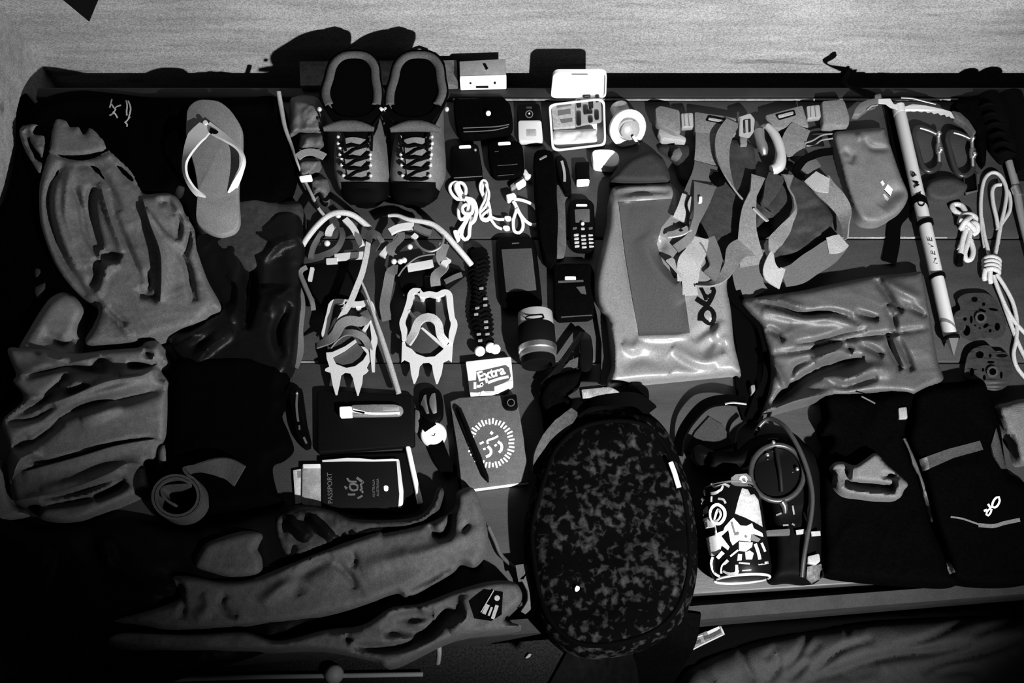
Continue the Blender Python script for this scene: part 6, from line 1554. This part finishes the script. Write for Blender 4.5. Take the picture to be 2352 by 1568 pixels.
# ------------------------------------------------------------------ gaiters
GT = M('black_gaiter_cordura', 0.0012, 0.9, 0.02, bump=0.4, bscale=600, var=0.5, vscale=200)
g1 = Sheet(cr((100, 160), (200, 132), (400, 150), (590, 125), (605, 78), (640, 112), (770, 132), (740, 300), (700, 470), (790, 680), (880, 1080), (1000, 1350), (1085, 1545), (700, 1545), (300, 1510), (130, 1480), (95, 1430), (86, 1100), (80, 620), (150, 470), (80, 450), (75, 350), (110, 305)), 0.045, 24, noise=0.012, nscale=60, seed=101)
go1 = g1.build('gaiter', GT, label='left-hand black gaiter with grey pocket lying on it', cat='gaiter', group='pair of black gaiters', bot=0)
g2 = Sheet(cr((775, 132), (930, 70), (1100, 52), (1260, 36), (1310, 120), (1350, 220), (1400, 400), (1450, 700), (1530, 760), (1640, 900), (1720, 1480), (1100, 1535), (1000, 1330), (900, 1050), (810, 680), (715, 470), (745, 300)), 0.048, 24, noise=0.012, nscale=60, seed=103)
go2 = g2.build('gaiter', GT, label='right-hand black gaiter with white logo and reflective strip', cat='gaiter', group='pair of black gaiters', bot=0)
TAPE = M('grey_reflective_tape', 0.085, 0.7, 0.3, bump=0.5, bscale=900, var=0.3, vscale=300)
slab('clip', cr((648, 245), (710, 238), (718, 325), (655, 328)), 0.046, 0.006, M('grey_clip', 0.16, 0.6), go1, r=4)
patch('zip_tape', cr((690, 468), (705, 470), (760, 590), (790, 660), (840, 800), (880, 960), (905, 1080), (890, 1060), (850, 900), (800, 730), (755, 650), (740, 590)), lambda p: np.maximum(g1.z(p), g2.z(p)), 0.004, TAPE, go1, step=4)
patch('webbing_band', cr((815, 620), (865, 600), (1020, 545), (1250, 485), (1275, 550), (1060, 610), (880, 690), (830, 705)), g2.z, 0.0015, M('dark_webbing_band', 0.035, 0.8, 0.2, bump=0.5, bscale=900, var=0.3, vscale=300), go2, step=5)
patch('band_end', cr((812, 622), (862, 602), (882, 690), (832, 708)), g2.z, 0.003, TAPE, go2, step=5)
stroke('reflective_strip', [(' ', cr((1035, 1045), (1120, 1058), (1200, 1085), (1250, 1102)), 4), (' ', cr((1240, 1105), (1350, 1112), (1430, 1090), (1545, 1066)), 9)], 6, g2.z, TAPE, go2, off=0.002)
stroke('logo_letters', [('c', cor2((760, 350), (850, 330), (880, 450), (820, 620), (700, 710), (610, 680), (630, 540), (690, 420)), 5), ('c', cor2((520, 760), (420, 860), (400, 960), (470, 1000), (560, 880), (590, 780)), 4.5), (' ', cor2((460, 580), (560, 740)), 5), (' ', cor2((310, 830), (420, 790)), 5)], 5, g2.z, M('logo_grey_white', 0.5, 0.7), go2, off=0.0025)
patch('small_highlight', cr((1003, 1365), (1040, 1390), (1070, 1450), (1030, 1465), (1012, 1430)), lambda p: np.maximum(g1.z(p), g2.z(p)), 0.003, TAPE, go2, step=4)  # small highlight painted as a pale patch
patch('side_tape', cr((1370, 390), (1395, 480), (1420, 590), (1448, 690), (1410, 690), (1350, 590), (1332, 520)), g2.z, 0.003, M('dark_webbing_band', 0.035), go2, step=4)
tube('lace_hook', Z(cr((380, 160), (430, 185), (480, 212)), .05, .05), 0.0014, M('dim_hook', 0.05, 0.5), go1)
gp = Sheet(cr((155, 690), (175, 650), (240, 640), (330, 665), (400, 625), (485, 576), (560, 650), (714, 790), (692, 850), (650, 912), (520, 918), (400, 905), (240, 880), (178, 810), (182, 730)), 0.030, 9, zb=0.045, noise=0.002, step=4, efrac=0.35,
           folds=[(cr((250, 790), (400, 820), (540, 830), (630, 845)), 9, -0.034), (cr((280, 690), (275, 750), (270, 790)), 7, -0.016), (cr((320, 670), (312, 790)), 4, 0.012), (cr((190, 700), (215, 790), (300, 850), (480, 860), (640, 890)), 7, 0.008), (cr((520, 745), (640, 745)), 5, -0.008), (cr((650, 760), (655, 850)), 6, 0.01)])
gp.build('fabric_pocket', M('grey_pocket_nylon', 0.07, 0.75, 0.3, bump=0.3, bscale=800), label='small grey open fabric pocket lying on the left gaiter', cat='pocket', bot=0.040)
Sheet([(2290, 935), (2310, 925), (2360, 915), (2420, 930), (2420, 1060), (2370, 1062), (2340, 1062), (2325, 1010), (2308, 990)], 0.05, 14, noise=0.006, nscale=26).build('grey_towel', M('grey_terry', 0.10, 0.95, 0.15, bump=0.6, bscale=600, var=0.15, vscale=100), label='grey folded towel cut by the right frame edge', cat='towel', bot=0)

# ------------------------------------------------------------------ headlamp with cable
ht = thing('headlamp', P(1760, 1130), 'black headlamp with large round lens right of the drinks can', 'headlamp')
hb = Sheet(cq((270, 500), (330, 485), (470, 485), (570, 405), (700, 362), (850, 372), (960, 422), (1060, 545), (1085, 700), (1092, 1000), (1085, 1380), (1000, 1440), (860, 1430), (720, 1420), (735, 1200), (700, 900), (640, 720), (520, 630), (280, 640)), 0.05, 28, noise=0.006, nscale=40, seed=111)
hb.build('housing', M('black_housing', 0.0035, 0.65, 0.06), ht, bot=0)
lc0 = cq((768, 645))[0]
GLS = M('dark_lens_glass', 0.006, 0.08, 0.5, coat=0.3)
slab('lens', circle(lc0[0], lc0[1], 54, 58, 28), 0.046, 0.010, GLS, ht, r=0, bev=0.003, crown=0.006)
tube('lens_rim', [(x, y, 0.058) for x, y in circle(lc0[0], lc0[1], 61, 64, 28)], 0.0042, M('grey_rim', 0.018, 0.35, 0.45), ht, closed=True)
tube('lens_rib', Z(cq((760, 470), (775, 560), (790, 650), (800, 780)), .061, .066, .066, .060), 0.003, M('dark_rib', 0.012, 0.4, 0.3), ht)
tube('stem', Z(cq((800, 850), (820, 880), (825, 935)), .058, .056, .052), [0.006, 0.005, 0.003], M('grey_rim', 0.018), ht)
for q in cq((738, 430), (695, 520), (908, 622)): blob('glint_screw', P(q[0], q[1], 0.060), 0.0032, STEEL, ht)
stroke('rim_plate', [cq((700, 402), (740, 396), (778, 402)), cq((570, 600), (575, 560), (592, 520))], 3, hb.z, M('grey_mark', 0.07), ht, off=0.004)
slab('battery_band', cq((680, 1060), (860, 1045), (860, 1095), (690, 1100)), 0.050, 0.006, M('grey_band2', 0.045, 0.6), ht, r=3)
for a, b in (((905, 1075), (970, 1065)), ((1015, 1085), (1080, 1080))): stroke('chrome_clip', [cq(a, b)], 11, flat(0.053), M('dim_chrome', 0.22, 0.5), ht, off=0.004)
slab('chrome_clip', cq((985, 1245), (1070, 1225), (1080, 1280), (1045, 1310), (985, 1295)), 0.050, 0.008, M('pale_clip', 0.2, 0.5), ht, r=4)
patch('clip_tail', cq((985, 1320), (1085, 1300), (1110, 1390), (1020, 1440), (980, 1400)), hb.z, 0.002, M('mottled_grey', 0.07, 0.7, var=0.8, vscale=150), ht, step=4)
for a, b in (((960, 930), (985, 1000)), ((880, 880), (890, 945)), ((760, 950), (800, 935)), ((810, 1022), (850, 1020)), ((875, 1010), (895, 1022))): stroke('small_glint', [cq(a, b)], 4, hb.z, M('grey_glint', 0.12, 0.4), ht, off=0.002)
tube('cable', Z(cq((600, 375), (650, 295), (710, 255), (780, 280), (850, 345), (930, 480), (990, 640), (1020, 800), (1012, 950), (985, 1100), (960, 1250), (945, 1395)), .02, .03, .04, .064, .07, .068, .066, .062, .058, .05), 0.0036, M('dark_grey_cable', 0.020, 0.4, 0.4), ht)
ribbon('head_strap', Z(cq((55, 520), (70, 400), (130, 280), (250, 155), (400, 120), (545, 140)), .01, .02, .03, .034, .034, .03), 0.020, BLACKW, ht, roll=[60, 50, 40, 30, 20, 20], th=0.004)
tube('strap_wire', Z(cq((390, 150), (450, 140), (545, 150)), .038, .036), 0.002, DULL, ht)
tube('strap_wire', Z(cq((465, 480), (465, 400), (485, 330), (540, 275)), .02, .02), 0.003, BLACKP, ht)
patch('strap_fabric', cq((110, 480), (180, 350), (280, 240), (380, 300), (450, 440), (300, 480), (200, 520)), flat(0.001), 0.003, M('charcoal_fleece', 0.024), ht, step=8)
slab('side_hook', cq((160, 470), (210, 440), (270, 470), (330, 500), (240, 560), (240, 620), (170, 560)), 0.004, 0.03, BLACKP, ht, curved=True, bev=0.006)

# ------------------------------------------------------------------ drinks can
can = thing('drinks_can', P(1690, 1215), 'printed drinks can lying beside the patterned daypack', 'can')
R_ = 0.044
k0 = P(*ccan((640, 1450))[0], R_); k1 = P(*ccan((470, 250))[0], R_)
axk = k1 - k0; LK = axk.length
CANB = M('can_black', 0.004, 0.45, 0.12, metal=0.0)
lathe('can_body', [(R_ * 0.88, 0.001), (R_ * 0.95, 0.006), (R_, 0.014), (R_, LK * 0.80), (R_ * 0.95, LK * 0.87), (R_ * 0.84, LK * 0.95), (R_ * 0.80, LK * 0.97)], k0, axk, CANB, can, 36)
ak = axk.normalized(); s1 = ak.orthogonal().normalized(); s2 = ak.cross(s1)
wtube('bottom_rim', np.array([tuple(k0 + (s1 * math.cos(t) + s2 * math.sin(t)) * R_ * 0.89) for t in np.linspace(0, 2 * math.pi, 36, endpoint=False)]), 0.002, SILVER, can, closed=True)
lathe('top_rim', [(R_ * 0.79, LK * 0.965), (R_ * 0.83, LK * 0.97), (R_ * 0.83, LK * 0.985), (R_ * 0.78, LK * 0.99), (R_ * 0.76, LK * 0.97)], k0, axk, DULL, can, 36)
un_k = np.array(axk.normalized()); 
def canz(pts):
    pts = np.asarray(pts, float)
    z = np.full(len(pts), 2 * R_)
    for _ in range(6):
        w = PN(pts, z)
        d = w - np.array(k0)
        s_ = d @ un_k
        c_ = np.array(k0) + s_[:, None] * un_k
        off_ = np.hypot(w[:, 0] - c_[:, 0], w[:, 1] - c_[:, 1])
        rad = np.interp(s_, [0, 0.018, LK * 0.80, LK * 0.87, LK * 0.97], [R_ * .9, R_, R_, R_ * 0.95, R_ * 0.80])
        z = R_ + rad * np.sqrt(np.maximum(0.02, 1 - np.minimum(1, off_ / rad) ** 2))
    return z
CW = M('can_white', 0.80, 0.35, 0.5); CG1 = M('can_grey', 0.26, 0.4, 0.45, var=0.3, vscale=120); CG2 = M('can_dark_grey', 0.09, 0.4, 0.45)
def art(name, pts, mat, off=0.0006): patch(name, ccan(*pts), canz, off, mat, can, step=3.5)
art('print_panel', ((640, 285), (715, 300), (750, 370), (800, 360), (850, 430), (885, 620), (905, 780), (800, 720), (690, 665), (550, 610), (580, 480), (610, 380)), CG1)
art('print_panel', ((500, 150), (560, 105), (700, 95), (800, 190), (830, 290), (740, 260), (640, 260), (560, 255), (500, 230)), CG2)
stroke('print_ring', [('c', circle(*ccan((658, 172))[0], 6.5, 6.5, 12), 5)], 4, canz, CW, can, off=0.0012)
art('print_panel', ((145, 680), (230, 640), (300, 760), (320, 860), (400, 830), (420, 780), (500, 690), (530, 665), (580, 720), (620, 765), (700, 770), (770, 735), (790, 800), (900, 860), (915, 910), (780, 870), (750, 970), (600, 955), (520, 1020), (490, 960), (465, 820), (375, 900), (480, 1040), (460, 1080), (380, 1020), (350, 1110), (290, 1150), (225, 1150), (205, 1060), (180, 920), (290, 890), (290, 780), (170, 800)), CW)
stroke('print_ring', [('c', ccan((330, 495), (410, 560), (415, 660), (350, 740), (270, 720), (235, 620), (260, 530)), 7)], 6, canz, CW, can, off=0.0012)
stroke('print_ring', [('c', ccan((330, 560), (370, 620), (340, 690), (290, 700)), 6)], 6, canz, CG1, can, off=0.001)
for one in [(' ', ccan((510, 720), (560, 880), (600, 850)), 4)]:
    stroke('print_lines', [one], 4, canz, CG2, can, off=0.0014)
art('print_patch', ((540, 890), (570, 850), (610, 860), (590, 890)), CG2, 0.0014); art('print_patch', ((670, 905), (690, 885), (715, 905), (690, 930)), CG2, 0.0014); art('print_patch', ((765, 870), (880, 940), (850, 975), (750, 955)), CG2, 0.0014)
for one in [(' ', ccan((330, 1190), (400, 1110)), 11), (' ', ccan((265, 1170), (245, 1250), (280, 1370), (350, 1420)), 5.5), (' ', ccan((810, 1000), (850, 1110), (870, 1200)), 7), (' ', ccan((890, 990), (920, 1060), (935, 1100)), 6), (' ', ccan((490, 1160), (590, 1080)), 4)]:
    stroke('print_lines', [one], 5, canz, CW, can, off=0.001)
art('print_panel', ((600, 970), (780, 980), (770, 1040), (690, 1100), (600, 1090)), CG1); art('print_panel', ((680, 1110), (740, 1085), (790, 1120), (770, 1200), (690, 1200)), M('can_mid', 0.42, 0.4))
art('print_panel', ((590, 1130), (640, 1135), (635, 1210), (580, 1215)), CW)
for one in [(' ', ccan((380, 1380), (390, 1290), (460, 1210)), 7), (' ', ccan((400, 1340), (500, 1390), (570, 1370), (580, 1270)), 9), (' ', ccan((600, 1245), (740, 1255)), 4), (' ', ccan((850, 1260), (980, 1240)), 6), (' ', ccan((640, 1345), (760, 1335)), 3)]:
    stroke('print_lines', [one], 5, canz, CG1, can, off=0.001)
for one in [(' ', ccan((250, 220), (290, 270), (380, 250), (420, 235), (480, 265)), 6), (' ', ccan((230, 355), (300, 345), (380, 300), (400, 260)), 7), (' ', ccan((150, 310), (170, 380)), 5), (' ', ccan((120, 420), (150, 440), (130, 495)), 6), (' ', ccan((330, 420), (400, 430), (430, 480)), 5), (' ', ccan((250, 390), (245, 460)), 4)]:
    stroke('print_lines', [one], 5, canz, CG1, can, off=0.001)
art('print_panel', ((140, 560), (195, 510), (215, 590), (140, 640)), CG1)

# ------------------------------------------------------------------ patterned daypack
def pattern():
    m = bpy.data.materials.new('mottled_pack_fabric'); m.use_nodes = True
    nt = m.node_tree; b = nt.nodes['Principled BSDF']; b.inputs['Roughness'].default_value = 1.0; b.inputs['Specular IOR Level'].default_value = 0.015
    g = nt.nodes.new('ShaderNodeNewGeometry')
    n1 = nt.nodes.new('ShaderNodeTexNoise'); n1.inputs['Scale'].default_value = 80; n1.inputs['Detail'].default_value = 4; n1.inputs['Distortion'].default_value = 0.3
    n2 = nt.nodes.new('ShaderNodeTexNoise'); n2.inputs['Scale'].default_value = 14; n2.inputs['Detail'].default_value = 2
    for n in (n1, n2): nt.links.new(g.outputs['Position'], n.inputs['Vector'])
    add = nt.nodes.new('ShaderNodeMath'); add.operation = 'MULTIPLY_ADD'; add.inputs[1].default_value = 0.45
    nt.links.new(n2.outputs['Fac'], add.inputs[0]); nt.links.new(n1.outputs['Fac'], add.inputs[2])
    r = nt.nodes.new('ShaderNodeValToRGB')
    r.color_ramp.elements[0].position = 0.74; r.color_ramp.elements[0].color = (0.0008, 0.0008, 0.0008, 1)
    r.color_ramp.elements[1].position = 1.0; r.color_ramp.elements[1].color = (0.028, 0.028, 0.028, 1)
    nt.links.new(add.outputs[0], r.inputs[0]); nt.links.new(r.outputs[0], b.inputs['Base Color'])
    return m
DPM = pattern()
dp = thing('daypack', P(1400, 1200), 'black daypack with mottled grey pattern lying over the bed front', 'backpack')
dps = Sheet(cp((240, 335), (330, 250), (450, 205), (560, 195), (680, 205), (760, 245), (830, 335), (890, 480), (935, 620), (962, 780), (968, 950), (950, 1100), (905, 1230), (830, 1320), (740, 1380), (620, 1420), (480, 1442), (350, 1430), (240, 1360), (170, 1260), (130, 1130), (108, 1000), (92, 850), (110, 700), (150, 560), (190, 430)), 0.062, 70, noise=0.010, nscale=50, seed=121, step=8, efrac=0.4)
dps.build('pack_body', DPM, dp, bot=0)
inn = [(1405 + (x - 1405) * 0.90, 1215 + (y - 1215) * 0.90) for x, y in dps.out[::6]]
zz = dps.z(np.array(inn))
tube('piping', [(x, y, z) for (x, y), z in zip(inn, zz)], 0.004, BLACKW, dp, closed=True)
ribbon('grab_handle', Z(cp((350, 235), (430, 170), (560, 150), (660, 150), (730, 200)), .03, .06, .07, .06, .03), 0.022, BLACKW, dp, roll=[60, 30, 10, -20, -50], th=0.006)
slab('side_buckle', cp((620, 70), (660, 60), (715, 90), (722, 150), (700, 185), (640, 170), (600, 130)), 0.0, 0.03, BLACKP, dp, curved=True, bev=0.006)
ribbon('shoulder_strap', Z(cp((150, 520), (170, 430), (230, 340), (300, 260), (350, 205)), .02, .035, .045, .05, .045), [0.008, 0.018, 0.026, 0.026, 0.014], M('grey_strap_pad', 0.035, 0.85, 0.2, var=0.5, vscale=120), dp, roll=[-40, -30, -20, -10, 0], th=0.004)
Sheet(cp((170, 130), (220, 40), (330, 0), (380, 10), (370, 80), (300, 130), (340, 150), (250, 300), (200, 300), (185, 200)), 0.03, 12, noise=0.005).build('shoulder_pad', BLACK, dp, bot=0)
tube('zip_pull', Z(cp((830, 462), (848, 510), (860, 550), (872, 588)), .066, .062), 0.004, WHITE, dp)
slab('white_dot', cp((348, 1095), (358, 1078), (374, 1085), (374, 1100), (360, 1110), (350, 1106)), 0.064, 0.006, WHITE, dp, r=2)
ribbon('side_strap', Z(cp((60, 1020), (110, 1020), (130, 1090), (130, 1160), (90, 1215)), .03, .03, .028, .026, .02), [0.024, 0.026, 0.016, 0.014, 0.010], M('grey_side_strap', 0.06, 0.8, 0.2), dp, roll=[0, 10, 40, 40, 50])
ribbon('hip_strap', Z(cp((300, 1420), (420, 1500), (560, 1560), (640, 1640)), .02, .0, -.06, -.12), 0.11, M('dark_hip_fabric', 0.003, 0.85, 0.1, var=0.8, vscale=60), dp, th=0.01)
ribbon('hip_strap', Z(cp((860, 1200), (840, 1320), (780, 1430), (720, 1560), (680, 1680)), .02, .0, -.05, -.1, -.16), 0.07, BLACK, dp, th=0.01)
tube('side_cord', Z(ch((1750, 370), (1800, 480), (1850, 590), (1960, 690), (2020, 740)), .01, .01, .02), 0.003, M('grey_side_strap', 0.06), dp)

# ------------------------------------------------------------------ kit bag on the floor, carpet scrap, pole in front
KB = M('grey_kit_canvas', 0.065, 0.8, 0.25, bump=0.3, bscale=500, var=0.12, vscale=60)
kb = thing('kit_bag', tuple(P(2000, 1520, -0.45)), 'big grey kit bag with black trim and label on the floor at lower right', 'kit bag')
def shift(pts): return pts
kbs = Sheet(ct((60, 800), (200, 685), (480, 572), (730, 512), (1000, 470), (1350, 420), (1700, 398), (2050, 386), (2280, 386), (2500, 400), (2560, 1100), (1200, 1150), (40, 1050)), 0.16, 60, zb=-0.30, noise=0.008, nscale=60, seed=131, step=6, efrac=0.55, fa=0.7,
            folds=[(ct((450, 580), (500, 720), (560, 834)), 7, -0.014), (ct((920, 500), (850, 640), (760, 740)), 8, -0.014), (ct((1000, 560), (900, 660)), 6, -0.010), (ct((940, 780), (1120, 620), (1360, 540)), 9, -0.016),
                   (ct((640, 834), (720, 720), (700, 640)), 7, -0.012), (ct((780, 820), (920, 690)), 7, -0.012), (ct((900, 830), (1280, 700), (1500, 650), (1800, 620), (2000, 570)), 12, -0.022), (ct((1020, 810), (1300, 760), (1380, 700)), 16, -0.014),
                   (ct((1480, 600), (1700, 540), (1900, 450), (2030, 390)), 8, -0.014), (ct((2000, 515), (2200, 450), (2340, 410)), 8, -0.012), (ct((1660, 770), (1800, 700), (2100, 630), (2352, 530)), 10, -0.016), (ct((1760, 780), (2000, 750), (2100, 834)), 9, -0.012),
                   (ct((160, 700), (220, 760), (300, 834)), 7, -0.012), (ct((720, 590), (620, 680)), 8, -0.008), (ct((1150, 500), (1190, 480)), 8, -0.01)])
kbs.build('bag_body', KB, kb, bot=-0.45)
kbb = Sheet(ct((20, 560), (150, 480), (340, 420), (700, 400), (1200, 370), (1800, 330), (2500, 290), (2500, 470), (2050, 420), (1700, 430), (1350, 452), (1000, 502), (730, 545), (480, 605), (200, 715), (60, 830), (0, 834)), 0.04, 22, zb=-0.22, noise=0.004, step=7)
kbb.build('trim_band', M('black_trim', 0.0035, 0.85, 0.08), kb, bot=-0.45)
lab = patch('label_patch', ctag((320, 820), (1600, 230), (1770, 620), (500, 1230)), kbb.z, 0.002, M('grey_label', 0.20, 0.6, 0.3, var=0.4, vscale=160), kb, step=4)
stroke('label_border', [(' ', ctag((380, 830), (520, 1180)), 8), (' ', ctag((540, 1190), (900, 1000), (1700, 620)), 3), (' ', ctag((1720, 600), (1590, 300)), 3.5), (' ', ctag((1090, 560), (1560, 350)), 7), (' ', ctag((420, 800), (900, 650)), 3)], 4, lambda p: kbb.z(p) + 0.002, M('label_white', 0.55, 0.6), lab)
stroke('label_marks', [(' ', ctag((600, 960), (840, 850)), 7), (' ', ctag((960, 760), (1300, 650), (1600, 480)), 8)], 6, lambda p: kbb.z(p) + 0.002, M('label_dark', 0.05, 0.6), lab)
pt = P(1212, 1503, -0.45)
slab('paper_scrap', ch((2030, 1375), (2060, 1340), (2080, 1345), (2070, 1365), (2045, 1380)), -0.449, 0.006, WHITE, r=1, bev=0.001, label='tiny white paper scrap on the carpet', cat='scrap')
fp = thing('pole_section', tuple(P(600, 1552, -0.44)), 'thin steel pole section with round joint along the bottom frame edge', 'pole')
wtube('rod', np.array([tuple(P(x, y, -0.436)) for x, y in ch((-700, 1540), (0, 1520), (560, 1512), (1245, 1500))]), 0.0045, M('pole_white', 0.85, 0.4, 0.5), fp)
blob('joint', P(*ch((575, 1508))[0], -0.449), 0.018, WHITE, fp, 14)
tube('bed_cord', [(*ch((1365, 1270))[0], -0.01), (*ch((1368, 1340))[0], -0.04), (*ch((1360, 1410))[0], -0.09)], 0.004, M('pale_webbing', 0.20), label='short pale cord hanging below the trousers at the bed front', cat='cord')
